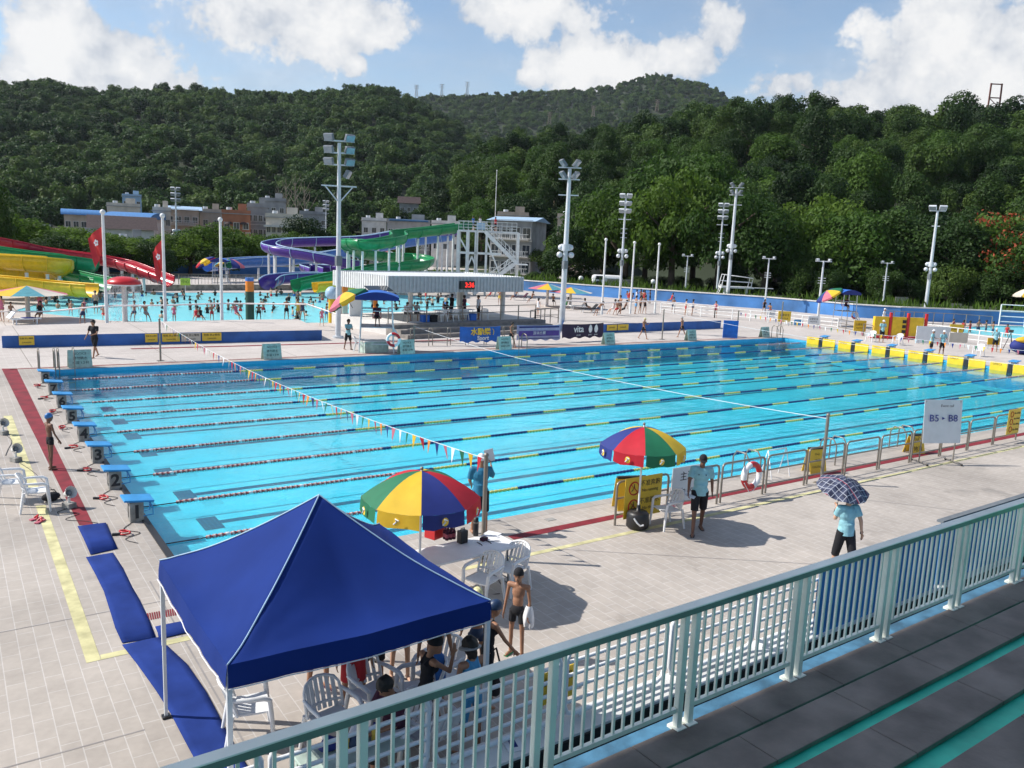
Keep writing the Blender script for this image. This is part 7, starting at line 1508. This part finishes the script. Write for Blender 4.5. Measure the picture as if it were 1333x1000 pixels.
# crowns --------------------------------------------------------------
LG = leafmat('leaves_dark', [(0.009, 0.024, 0.007), (0.022, 0.052, 0.011), (0.046, 0.092, 0.016), (0.095, 0.150, 0.025)])
LB = leafmat('leaves_bright', [(0.026, 0.062, 0.010), (0.052, 0.112, 0.015), (0.095, 0.170, 0.023)], .4)
LFAR = leafmat('leaves_far', [(0.016, 0.040, 0.012), (0.034, 0.076, 0.019), (0.060, 0.116, 0.024), (0.112, 0.165, 0.038)])
LFL = paint('flame_flowers', (0.34, 0.06, 0.018), .7, var=.3, trans=.3)
def crown_mesh(name, seed, lobes, nleaf, size, mat, flat=1.0):
    rg = random.Random(seed); vs = []; fs = []; tot = sum(r*r for c, r in lobes)
    for c, r in lobes:
        n = int(nleaf*r*r/tot)
        for i in range(n):
            z = rg.uniform(-.75, 1); ph = rg.uniform(0, 2*PI); s = math.sqrt(max(0, 1-z*z)); d = V((s*math.cos(ph), s*math.sin(ph), z))
            rr = r*(rg.uniform(.72, 1.04) if rg.random() < .8 else rg.uniform(.3, .8))*(1+.22*noise.noise(d*2.3+V((seed, c.x, c.y))))
            p_ = c+V((d.x*rr, d.y*rr, d.z*rr*flat)); nrm = (d+V((rg.gauss(0, .55), rg.gauss(0, .55), rg.gauss(.25, .5)))).normalized()
            t_ = nrm.orthogonal().normalized(); t_ = Matrix.Rotation(rg.uniform(0, 6.28), 3, nrm) @ t_; b_2 = nrm.cross(t_); w = size*rg.uniform(.6, 1.25); h_ = w*rg.uniform(.5, .8)
            o = len(vs); vs += [p_-t_*w, p_+b_2*h_-t_*w*.2+nrm*h_*.25, p_+t_*w, p_-b_2*h_+t_*w*.15]; fs.append((o, o+1, o+2, o+3))
    me = bpy.data.meshes.new(name); me.from_pydata([tuple(q) for q in vs], [], fs); me.materials.append(mat); me.update(); return me
def lobes(seed, kind):
    rg = random.Random(seed); L = []
    if kind == 'round':
        L.append((V((0, 0, 5.5)), 3.1))
        for i in range(rg.randint(9, 15)): a = i*2.4+rg.uniform(-.4, .4); q_ = rg.uniform(1.6, 3.5); L.append((V((q_*math.cos(a), q_*math.sin(a), 4.2+rg.uniform(-1.6, 4.2)-.4*max(0, q_-2.6))), rg.uniform(.8, 2.1)))
    elif kind == 'tall':
        for i in range(11): a = i*2.4; k = i/10; L.append((V((1.7*(1-k*.5)*math.cos(a), 1.7*(1-k*.5)*math.sin(a), 3.0+k*7)), rg.uniform(1.2, 2.0)))
    elif kind == 'wide':
        for i in range(22): a = i*2.4; rr = 4.2*math.sqrt((i+.5)/22); L.append((V((rr*math.cos(a), rr*math.sin(a), 6.3-rr*.5+rg.uniform(-1.2, .9))), rg.uniform(.9, 1.7)))
        for i in range(6): a = i*1.05; L.append((V((3.3*math.cos(a), 3.3*math.sin(a), rg.uniform(2.0, 3.4))), rg.uniform(1.0, 1.6)))
    return L
CR = {}
for i in range(3): CR['round%d' % i] = crown_mesh('crown_round', 10+i, lobes(10+i, 'round'), 7000, .19, LG)
for i in range(2): CR['tall%d' % i] = crown_mesh('crown_tall', 20+i, lobes(20+i, 'tall'), 6000, .18, LG)
for i in range(3): CR['wide%d' % i] = crown_mesh('crown_wide', 30+i, lobes(30+i, 'wide'), 7500, .17, LB, .7)
for i in range(2): CR['bright%d' % i] = crown_mesh('crown_bright', 40+i, lobes(40+i, 'round'), 7000, .19, LB)
LL = leafmat('leaves_lime', [(0.040, 0.085, 0.012), (0.075, 0.140, 0.018), (0.125, 0.205, 0.026)], .5)
for i in range(2): CR['lime%d' % i] = crown_mesh('crown_lime', 45+i, lobes(45+i, 'wide'), 7500, .17, LL, .75)
CR['flame'] = crown_mesh('crown_flame', 50, lobes(50, 'wide'), 6000, .18, LB, .62); FLW = crown_mesh('blossom', 51, [(c+V((0, 0, .45)), r*1.0) for c, r in lobes(50, 'wide')], 1300, .15, LFL, .5)
def trunk_mesh(seed, kind, mat='bark'):
    rg = random.Random(seed); m = MB(); top = 4.2 if kind != 'tall' else 6.5
    m.tube([(0, 0, -.5), (.1*rg.uniform(-1, 1), .1, top*.4), (.2*rg.uniform(-1, 1), -.1, top)], [.34, .24, .17], 8)
    for i in range(6):
        a = i*1.05+rg.uniform(-.3, .3); z0 = top*rg.uniform(.45, .95); L = rg.uniform(2.0, 3.4)*(1.3 if kind == 'wide' else .9); m.tube([(0, 0, z0), (L*.5*math.cos(a), L*.5*math.sin(a), z0+L*.42), (L*math.cos(a), L*math.sin(a), z0+L*.62)], [.15, .10, .04], 6)
    return m.mesh('trunk', mat)
TRK = {k: trunk_mesh(5+i, k) for i, k in enumerate(('round', 'tall', 'wide'))}; TRK['bright'] = TRK['round']; TRK['flame'] = TRK['lime'] = TRK['wide']
def tree(x, y, z, key, s, label, group=None, rz=None, sz=None):
    t = thing('tree', label, 'tree', (x, y, z), random.uniform(0, 6.28) if rz is None else rz, group); t.scale = (s, s, sz or s)
    k = key.rstrip('0123456789'); link('trunk', TRK[k], t); link('crown', CR[key], t)
    if key == 'flame': link('blossom', FLW, t)
    return t
rt = random.Random(11)
# forest on the right hill: nearest trees one by one, the rest as one mass
pts = []
def scatter(a0, a1, r0, r1, step, h, cull=None):
    out = []; r = r0(a0) if callable(r0) else r0
    rr = r
    while rr < r1:
        n = max(1, int(rr*(a1-a0)/step))
        for i in range(n):
            a = a0+(a1-a0)*(i+rt.uniform(-.1, 1.1))/n; r2 = rr+rt.uniform(-.5, .5)*step
            if callable(r0) and r2 < r0(a)+3: continue
            out.append((a, r2, h(a, r2)))
        rr += step*.9
    return out
right = scatter(R(14), R(64), RD0, 372, 9.2, H_R); right = [q for q in right if SK_R(q[0]) > -.0 and q[2] > -1]
right.sort(key=lambda q: q[1])
LABT = {'round': 'dark round crowned tree in the forest on the right hillside', 'tall': 'tall narrow dark tree in the forest on the right hillside', 'wide': 'light green flat crowned tree in the forest on the right hillside', 'bright': 'bright green leafy tree in the forest on the right hillside'}
mass = []
vis = [q for q in right if az_of(1345) < q[0] < az_of(600)]
IND = set(id(q) for q in vis[:210])
for q in right:
    a, r, z = q; x, y = CAM.x+r*math.cos(a), CAM.y+r*math.sin(a); s = rt.uniform(.75, 1.55)
    key = rt.choice(['round0', 'round1', 'round2', 'round0', 'tall0', 'tall1', 'bright0', 'bright1', 'wide0', 'round1'])
    if id(q) in IND: tree(x, y, z-.4, key, s, LABT[key.rstrip('012')], 'trees of the forest on the right hillside', sz=s*rt.uniform(.8, 1.25))
    else: mass.append((x, y, z-1.0, s*1.02, 0))
for a, r, z in scatter(R(56), R(101), 345, 850, 11.0, H_L): mass.append((CAM.x+r*math.cos(a), CAM.y+r*math.sin(a), z-1.5, rt.uniform(.95, 1.75), 1))
for a, r, z in scatter(R(34), R(76), 1000, 1790, 15.5, H_F): mass.append((CAM.x+r*math.cos(a), CAM.y+r*math.sin(a), z-2.5, rt.uniform(1.1, 1.8), 2))
far_c = bpy.data.collections.new('forest_crowns')
cmesh = [crown_mesh('far_crown', 60+i, lobes(60+i, k), n_, s_, mt_) for i, (k, n_, s_, mt_) in enumerate((('round', 3000, .29, LG), ('round', 3000, .29, LG), ('tall', 2600, .28, LG), ('round', 1500, .42, LFAR), ('round', 1500, .42, LFAR), ('wide', 1500, .40, LFAR), ('round', 500, .8, LFAR), ('round', 500, .8, LFAR)))]
for i, me in enumerate(cmesh): o = bpy.data.objects.new('c%02d' % i, me); far_c.objects.link(o)
KND = {0: (0, 1, 2), 1: (3, 4, 4, 5, 3), 2: (6, 7)}
me = bpy.data.meshes.new('forest'); me.from_pydata([q[:3] for q in mass], [], [])
at1 = me.attributes.new('sc', 'FLOAT_VECTOR', 'POINT'); at2 = me.attributes.new('rz', 'FLOAT_VECTOR', 'POINT'); at3 = me.attributes.new('kind', 'INT', 'POINT')
at1, at2, at3 = me.attributes['sc'], me.attributes['rz'], me.attributes['kind']
for i, q in enumerate(mass): at1.data[i].vector = (q[3]*rt.uniform(.9, 1.15), q[3], q[3]*rt.uniform(.75, 1.1)); at2.data[i].vector = (0, 0, rt.uniform(0, 6.28)); at3.data[i].value = rt.choice(KND[q[4]])
fo = bpy.data.objects.new('hillside_forest', me); COL.objects.link(fo); tag(fo, 'dense green forest covering the hills behind the pools', 'forest', kind='stuff')
ng = bpy.data.node_groups.new('scatter', 'GeometryNodeTree'); ng.interface.new_socket('Geometry', in_out='INPUT', socket_type='NodeSocketGeometry'); ng.interface.new_socket('Geometry', in_out='OUTPUT', socket_type='NodeSocketGeometry')
gi = ng.nodes.new('NodeGroupInput'); go = ng.nodes.new('NodeGroupOutput'); ip = ng.nodes.new('GeometryNodeInstanceOnPoints'); ci = ng.nodes.new('GeometryNodeCollectionInfo'); ci.inputs[0].default_value = far_c; ci.inputs[1].default_value = True; ci.inputs[2].default_value = True
def na(nm, ty): n = ng.nodes.new('GeometryNodeInputNamedAttribute'); n.data_type = ty; n.inputs[0].default_value = nm; return n.outputs[0]
L_ = ng.links.new; L_(gi.outputs[0], ip.inputs['Points']); L_(ci.outputs[0], ip.inputs['Instance']); ip.inputs['Pick Instance'].default_value = True; L_(na('kind', 'INT'), ip.inputs['Instance Index']); L_(na('rz', 'FLOAT_VECTOR'), ip.inputs['Rotation']); L_(na('sc', 'FLOAT_VECTOR'), ip.inputs['Scale']); L_(ip.outputs[0], go.inputs[0])
md = fo.modifiers.new('scatter', 'NODES'); md.node_group = ng
# row of trees behind the blue wall on the right
RIGHTROW = [(742, 300, 128, 'round0', 1.25), (760, 285, 140, 'wide1', 1.3), (790, 235, 138, 'bright0', 1.5), (822, 232, 128, 'wide0', 1.7), (850, 205, 138, 'bright1', 1.65), (885, 215, 126, 'wide1', 1.75), (915, 190, 142, 'bright0', 1.7), (945, 232, 124, 'wide2', 1.6), (978, 225, 134, 'round1', 1.5), (1005, 262, 122, 'bright1', 1.3), (1035, 258, 130, 'wide0', 1.6), (1070, 250, 138, 'wide1', 1.7), (1100, 262, 128, 'wide2', 1.6), (1130, 268, 126, 'bright0', 1.5), (1160, 285, 132, 'round2', 1.35), (1190, 280, 128, 'round0', 1.4), (1225, 270, 134, 'round1', 1.4), (1255, 285, 127, 'tall0', 1.2), (1285, 290, 130, 'round2', 1.3), (1318, 262, 133, 'flame', 1.5), (1345, 290, 128, 'flame', 1.35), (1372, 300, 132, 'round0', 1.4), (715, 320, 150, 'round1', 1.1), (690, 322, 160, 'round2', 1.0), (1045, 330, 121, 'round0', .7), (1150, 345, 120, 'round1', .6), (1240, 340, 123, 'round2', .75), (1300, 345, 124, 'round0', .7), (1080, 345, 120, 'round2', .6), (960, 340, 122, 'round1', .6)]
def dir_label(u):
    return 'behind the diving tower' if 920 < u < 985 else 'behind the right terrace flagpoles' if 770 < u < 890 else 'by the grey house' if u < 770 else 'beyond the blue wall on the right'
for i, (u, v, d, key, s) in enumerate(RIGHTROW):
    p_ = far(u, v, d); hgt = p_.z; key = {'wide0': 'lime0', 'wide1': 'lime1'}.get(key, key); base = {'lime': 7.6, 'round': 9.2, 'tall': 11.0, 'wide': 7.6, 'bright': 9.2, 'flame': 7.6}[key.rstrip('012')]
    sz = hgt/base; s2 = min(max(s, sz*.7), sz*1.15)
    lab = {'lime': 'pale green spreading tree ', 'round': 'dark round tree ', 'tall': 'slim dark tree ', 'wide': 'light green spreading tree ', 'bright': 'bright green leafy tree ', 'flame': 'flame tree with orange blossom '}[key.rstrip('012')]
    tree(p_.x, p_.y, 0, key, s2, lab+dir_label(u), 'trees behind the blue wall', sz=sz)
# light leafed trees before the village
LEFTROW = [(-20, 285, 128, 'wide0', 1.35), (22, 276, 124, 'wide1', 1.35), (58, 282, 130, 'wide2', 1.3), (95, 290, 124, 'wide0', 1.2), (128, 300, 130, 'bright0', 1.0), (160, 305, 124, 'wide1', 1.1), (190, 302, 128, 'wide2', 1.1), (218, 300, 130, 'bright1', 1.0), (246, 296, 128, 'wide0', 1.1), (272, 288, 130, 'wide1', 1.2), (300, 292, 134, 'wide2', 1.15), (333, 300, 136, 'bright0', .9), (352, 296, 140, 'wide0', 1.0), (378, 300, 142, 'wide1', 1.0), (405, 288, 146, 'round0', 1.15), (430, 296, 150, 'bright1', .9), (-38, 215, 105, 'round1', 1.2), (458, 298, 155, 'wide2', 1.0), (480, 296, 158, 'bright0', .9), (523, 300, 160, 'round2', .8), (70, 300, 118, 'round2', .8), (205, 318, 120, 'round0', .7), (288, 318, 124, 'round1', .75), (120, 318, 119, 'bright1', .7)]
for i, (u, v, d, key, s) in enumerate(LEFTROW):
    p_ = far(u, v, d); base = {'round': 9.2, 'wide': 7.6, 'bright': 9.2, 'lime': 7.6}[key.rstrip('012')]; sz = p_.z/base; key = {'wide0': 'lime0', 'wide1': 'lime1', 'wide2': 'lime0', 'bright0': 'lime1'}.get(key, key)
    lab = ('dark round tree cut off by the left photo edge' if u == -38 else {'round': 'dark leafy tree ', 'lime': 'pale green spreading tree ', 'wide': 'light green spreading tree ', 'bright': 'fresh green tree '}[key.rstrip('012')]+'in the row before the village houses')
    tree(p_.x, p_.y, 0, key, max(s, sz*.7), lab, None if u == -38 else 'trees before the village', sz=sz)
rs_ = random.Random(8)
for i in range(30):
    u = 700+i*23+rs_.uniform(-8, 8); p_ = far(u, 362+rs_.uniform(-14, 6)+(u-700)*.035, rs_.uniform(122, 136)); sz = max(.28, p_.z/9.2)
    tree(p_.x, p_.y, 0, rs_.choice(['round0', 'round1', 'round2']), sz*rs_.uniform(1.1, 1.6), 'dark low shrub under the trees behind the blue wall', 'shrubs under the trees behind the blue wall', sz=sz)['category'] = 'shrub'
# bare trees
for u, v, d in ((372, 232, 330), (384, 226, 335), (396, 236, 328), (362, 242, 325)):
    p_ = far(u, v, d); g0 = H_L(math.atan2(p_.y-CAM.y, p_.x-CAM.x), d); t = thing('bare_tree', 'pale leafless tree above the village houses', 'tree', (p_.x, p_.y, g0-1), 0, 'leafless trees above the village'); hh = max(8, p_.z-g0+1); m = MB(); m.tube([(0, 0, 0), (.3, 0, hh*.5), (.1, .2, hh)], [.35, .22, .05], 6); m.build('trunk', 'barkpale', t)
    m = MB()
    for i in range(14):
        a = i*2.4; z0 = hh*(.35+.55*i/14); L = hh*.28*(1.1-i/18); m.tube([(.2, 0, z0), (L*.5*math.cos(a), L*.5*math.sin(a), z0+L*.6), (L*.8*math.cos(a+.3), L*.8*math.sin(a+.3), z0+L*1.25)], [.14, .09, .03], 5)
    m.build('branches', 'barkpale', t)
# grass and low scrub behind the wall
gb = MB(); rg = random.Random(4); OUT = []
for a, b in zip(BW, BW[1:]):
    a, b = V((*a, 0)), V((*b, 0)); d = (b-a).normalized(); n = V((-d.y, d.x, 0)); n = n if n.dot(a-V((CAM.x, CAM.y, 0))) > 0 else -n
    for i in range(int((b-a).length*14)):
        p_ = a.lerp(b, rg.random())+n*rg.uniform(.5, 7)+V((0, 0, 1.0)); w = rg.uniform(.05, .14); h_ = rg.uniform(.6, 1.5)*(1+.6*noise.noise(p_*.2)); l = V((rg.gauss(0, .3), rg.gauss(0, .3), h_)); sd = V((rg.gauss(0, 1), rg.gauss(0, 1), 0)).normalized()*w
        gb.add([p_-sd, p_+sd, p_+l*.6+sd*.7+V((0, 0, .2)), p_+l], [(0, 1, 2, 3)])
o = gb.build('grass', LL); tag(o, 'long grass growing along the top of the blue boundary wall', 'grass', kind='stuff')
mbk = MB()
for a, b in zip(BW, BW[1:]):
    a, b = V((*a, 0)), V((*b, 0)); d = (b-a).normalized(); n = V((-d.y, d.x, 0)); n = n if n.dot(a-V((CAM.x, CAM.y, 0))) > 0 else -n
    mbk.add([a+n*.2+V((0, 0, 1.15)), b+n*.2+V((0, 0, 1.15)), b+n*8+V((0, 0, 1.0)), a+n*8+V((0, 0, 1.0))], [(0, 1, 2, 3)]); mbk.add([a+n*8+V((0, 0, 1.0)), b+n*8+V((0, 0, 1.0)), b+n*60+V((0, 0, .3)), a+n*60+V((0, 0, .3))], [(0, 1, 2, 3)])
struct('grass_bank', mbk, paint('bank_soil', (0.035, 0.055, 0.016), .95, var=.4, scale=.4))

# village ---------------------------------------------------------------
def house(label, u0, u1, vt, d, mat, floors=3, depth=9, nwin=4, roof='flat', extra=(), fh=3.0, win=(1.1, 1.3), base=0, skew=0.0, bal=False):
    p0, p1 = far(u0, vt, d), far(u1, vt, d); w = (p1-p0).length; c = (p0+p1)/2; zt = c.z; d2 = V((c.x-CAM.x, c.y-CAM.y, 0)).normalized(); rz = heading(d2.y, -d2.x)+skew
    t = thing('house', label, 'building', (c.x, c.y, base), rz); H = zt-base
    MB().box((0, depth/2, H/2), (w, depth, H)).build('wall', mat, t)
    z = H-fh*.25; k = 0
    while z-fh*.75 > 0 and k < floors:
        zc = z-fh*.52
        for i in range(nwin):
            x = (i+.5)/nwin*w-w/2
            f = MB(); ww, wh = min(win[0], w/nwin*.75), win[1]; f.bar((x-ww/2, -.03, zc-wh/2), (x-ww/2, -.03, zc+wh/2), .1).bar((x+ww/2, -.03, zc-wh/2), (x+ww/2, -.03, zc+wh/2), .1).bar((x-ww/2-.05, -.03, zc+wh/2), (x+ww/2+.05, -.03, zc+wh/2), .1).bar((x-ww/2-.1, -.05, zc-wh/2), (x+ww/2+.1, -.05, zc-wh/2), .14, .1).bar((x, -.02, zc-wh/2), (x, -.02, zc+wh/2), .05)
            fr_ = f.build('window', 'palestone', t); MB().box((x, -.012, zc), (ww, .03, wh)).build('pane', 'glass', fr_)
        MB().box((0, -.06, z-fh+.1), (w+.1, .14, .16)).build('floor_band', 'palestone', t)
        if bal:
            MB().box((0, -.6, z-fh+.28), (w*.9, 1.1, .14)).build('balcony', 'palestone', t); m = MB()
            for i in range(int(w*.9/.35)): m.bar((-w*.45+.35*i, -1.1, z-fh+.3), (-w*.45+.35*i, -1.1, z-fh+1.2), .05)
            m.bar((-w*.45, -1.1, z-fh+1.2), (w*.45, -1.1, z-fh+1.2), .08); m.build('balcony_rail', 'whitepaint', t)
        z -= fh; k += 1
    if roof == 'flat':
        MB().box((0, depth/2, H+.08), (w+.5, depth+.5, .16)).build('roof', 'greyr', t); m = MB()
        for a, b in (((-w/2, 0), (w/2, 0)), ((w/2, 0), (w/2, depth)), ((w/2, depth), (-w/2, depth)), ((-w/2, depth), (-w/2, 0))): m.bar((*a, H+.5), (*b, H+.5), .15, .7)
        m.build('parapet', mat, t); MB().box((w*.22, depth*.6, H+1.2), (w*.3, depth*.35, 2.1)).build('stair_hut', mat, t); MB().cyl((-w*.25, depth*.6, H+.2), .6, 1.3, 10).build('water_tank', 'galv', t)
    elif roof == 'arch':
        n = 10; vs = []; fs = []; m = MB()
        for i in range(n+1):
            a = PI*i/n
            for x in (-w/2-.6, w/2+.6): vs.append(V((x, depth/2-math.cos(a)*(depth/2+.8), H+math.sin(a)*1.3-.2)))
        for i in range(n): fs.append((2*i, 2*i+2, 2*i+3, 2*i+1))
        m.add(vs, fs, 0, True)
        for x in (-w/2-.55, w/2+.55): m.add([V((x, q.y, q.z)) for q in vs[::2]], [tuple(range(n+1))])
        m.build('roof', 'roofblue', t)
    elif roof in ('tile', 'shed'):
        m = MB(); e = .7; rh = 2.2 if roof == 'tile' else .7
        m.add([(-w/2-e, -e, H-.2), (w/2+e, -e, H-.2), (w/2+e, depth/2, H+rh), (-w/2-e, depth/2, H+rh), (-w/2-e, depth+e, H-.2), (w/2+e, depth+e, H-.2)], [(0, 1, 2, 3), (3, 2, 5, 4), (0, 3, 4), (1, 5, 2)]); m.build('roof', 'roofdark' if roof == 'tile' else 'paleblue', t)
    for kind, a in extra:
        if kind == 'awning':
            for x in a: MB().lathe([(0, .5), (.5, .42), (.85, 0)], 12, c=(x, -.1, H-2.0), sy=.7).build('awning', 'roofdark', t)
        if kind == 'band': MB().box((0, -.7, H*a), (w+.8, 1.6, .35)).build('terrace_slab', 'palestone', t)
        if kind == 'sheet': MB().box((0, -.4, H+.4), (w*.9, 2.6, .1), M=Matrix.Rotation(R(-8), 3, 'X')).build('sheet_roof', 'roofblue', t)
    return t
house('white walled house with an arched blue roof behind the first flag', 137, 196, 283, 185, 'palestone', 2, 9, 6, 'arch', skew=-.4); house('low house with a long arched blue roof left of the flag', 83, 134, 279, 215, 'beige', 1, 7, 5, 'arch')
house('long low house with dark tiled roof in front of the blue roofs', 118, 200, 297, 170, 'palestone', 2, 8, 7, 'tile'); house('small pale blue house standing highest above the village', 159, 184, 256, 330, 'paleblue', 2, 8, 3, 'flat', base=2)
house('wide white house with many windows above the arched blue roof', 139, 182, 269, 235, 'cream', 3, 9, 8, 'flat'); house('cream house right of the arched blue roof', 199, 222, 275, 190, 'cream', 4, 9, 3, 'flat')
house('beige house with balconies behind the second flagpole', 216, 259, 272, 200, 'beige', 4, 9, 4, 'shed', bal=True); house('plain grey beige house left of the terracotta one', 260, 289, 277, 210, 'beige', 3, 9, 2, 'flat')
house('terracotta house with dark dome awnings over its windows', 289, 326, 279, 180, 'brick', 4, 9, 3, 'flat', (('awning', (-1.5, 1.4)),)); house('grey house right of the terracotta one with a row of windows', 322, 349, 270, 190, 'greyr', 4, 9, 4, 'flat')
house('taller grey house behind the grey one in the village', 340, 372, 262, 230, 'greyr', 4, 9, 3, 'flat'); house('cream house with a wide white terrace slab', 346, 394, 284, 175, 'cream', 3, 8, 7, 'flat', (('band', .82),)); house('pale house on the slope left of the tallest mast', 390, 425, 279, 250, 'greyr', 2, 8, 4, 'flat')
house('low white house right of the tallest mast', 471, 503, 288, 220, 'palestone', 2, 8, 3, 'flat'); house('long grey white house behind the green slide', 504, 560, 290, 215, 'greyr', 2, 9, 6, 'flat', (('sheet', 0),)); house('white house with a dark round doorway behind the green slide', 562, 598, 292, 205, 'palestone', 2, 8, 3, 'flat')
house('grey house with balconies right of the white slide tower', 638, 694, 286, 150, 'greyr', 4, 12, 4, 'shed', bal=True, win=(1.5, 1.9), skew=-.25); house('pinkish house rising behind the grey balcony house', 648, 688, 281, 190, 'beige', 3, 9, 5, 'flat'); house('pinkish house between trees behind the thick mast', 726, 766, 284, 175, 'beige', 3, 9, 5, 'flat')
house('small house with a pale teal roof among the right trees', 762, 786, 328, 140, 'palestone', 2, 6, 3, 'shed'); house('stone house with dark arched windows behind the red slide', 20, 75, 312, 140, 'greyr', 2, 8, 5, 'flat'); house('low grey house behind the trees left of the second flag', 150, 190, 318, 142, 'greyr', 2, 8, 5, 'flat'); house('grey house half hidden behind the left tree row', 84, 132, 316, 145, 'greyr', 2, 8, 5, 'flat')
house('dark roofed hut on the slope behind the tallest mast', 520, 545, 264, 300, 'greyr', 1, 6, 3, 'tile', base=4)
# pylons on the ridge, gantry
def pylon(u, v0, v1, d, label, mat='galv', w=3.0, name='pylon', cat='pylon'):
    p0, p1 = far(u, v0, d), far(u, v1, d); H = p1.z-p0.z; t = thing(name, label, cat, p0, heading(AX_R.x, AX_R.y)); m = MB(); r = max(.12, d*.00022)
    for sx in (-1, 1):
        for sy in (-1, 1): m.tube([(sx*w, sy*w, 0), (sx*w*.25, sy*w*.25, H)], r, 5)
    for i in range(6):
        f0, f1 = i/6, (i+1)/6; k0, k1 = w*(1-.75*f0), w*(1-.75*f1)
        for s in (-1, 1): m.tube([(-k0, s*k0, H*f0), (k1, s*k1, H*f1)], r*.6, 4); m.tube([(k0, s*k0, H*f0), (-k1, s*k1, H*f1)], r*.6, 4)
    m.build('lattice', mat, t)
    for f in (.72, .86, 1.0): MB().bar((-w*1.6, 0, H*f), (w*1.6, 0, H*f), r*2.4).build('crossarm', mat, t)
    return t
for u, v0, v1, lab in ((542, 126, 111, 'thin power pylon on the ridge, left of three'), (575, 126, 110, 'thin power pylon on the ridge, middle of three'), (608, 125, 107, 'thin power pylon on the ridge, right of three')): pylon(u, v0, v1, 1700, lab)
for u, v0, v1, lab in ((715, 162, 146, 'small pylon on the far slope, left'), (772, 152, 138, 'small pylon on the far slope, middle'), (855, 145, 130, 'small pylon on the far slope, right')): pylon(u, v0, v1, 1300, lab, 'barkpale', 2.5)
p0 = far(1291, 158, 338); p1 = far(1291, 109, 338); t = thing('steel_gantry', 'thin red steel gantry frame on top of the right ridge', 'gantry', p0, heading(AX_R.x, AX_R.y)); Hh = p1.z-p0.z
gm = paint('rust_red', (.16, .05, .035), .7)
for s in (-2.0, 2.0): MB().bar((s, 0, 0), (s*.92, 0, Hh), .42).build('post', gm, t)
for f in (.35, .62, .98): MB().bar((-2.1, 0, Hh*f), (2.1, 0, Hh*f), .34).build('crossbeam', gm, t)
MB().bar((-2, 0, Hh*.05), (2, 0, Hh*.35), .2).bar((2, 0, Hh*.35), (-2, 0, Hh*.62), .2).build('brace', gm, t)
q = far(790, 366, 122); t = thing('parked_van', 'white rounded van roof showing above the grass behind the right terrace', 'van', (q.x, q.y, 1.0), heading(AX_R.x, AX_R.y)); m = MB(); m.box((0, 0, .75), (4.4, 1.9, 1.3)); m.build('body', 'white', t, bevel=.4); MB().box((-1.2, -.96, 1.0), (1.0, .03, .5)).build('window', 'glass', t)
for x in (-1.4, 1.4): MB().tube([(x, -.98, .2), (x, -.75, .2)], .35, 14).build('wheel', 'black', t)
for u, v in ((756, 366), (850, 369)):
    q = far(u, v, 118); t = thing('globe_lamp', 'white globe lamp on a short post in the grass', 'lamp', (q.x, q.y, .9), 0, 'globe lamps in the grass'); h_ = max(.8, q.z-.9); MB().bar((0, 0, 0), (0, 0, h_), .1).build('post', 'lampgrey', t); MB().ball((0, 0, h_+.2), .35, 12).build('globe', 'white', t)
# ------------------------------------------------------------------ air
hz = MB().box((900, 900, 174), (5200, 5400, 353)).build('haze', P['dark']); tag(hz, kind='stuff')
hm = bpy.data.materials.new('haze_air'); hm.use_nodes = True; hn = hm.node_tree; hn.nodes.clear()
ho = hn.nodes.new('ShaderNodeOutputMaterial'); hv = hn.nodes.new('ShaderNodeVolumePrincipled'); hv.inputs['Color'].default_value = (.80, .88, 1, 1); hv.inputs['Density'].default_value = 0.000045; hv.inputs['Anisotropy'].default_value = .2
hn.links.new(hv.outputs[0], ho.inputs['Volume']); hz.data.materials.clear(); hz.data.materials.append(hm)
bpy.context.view_layer.update()
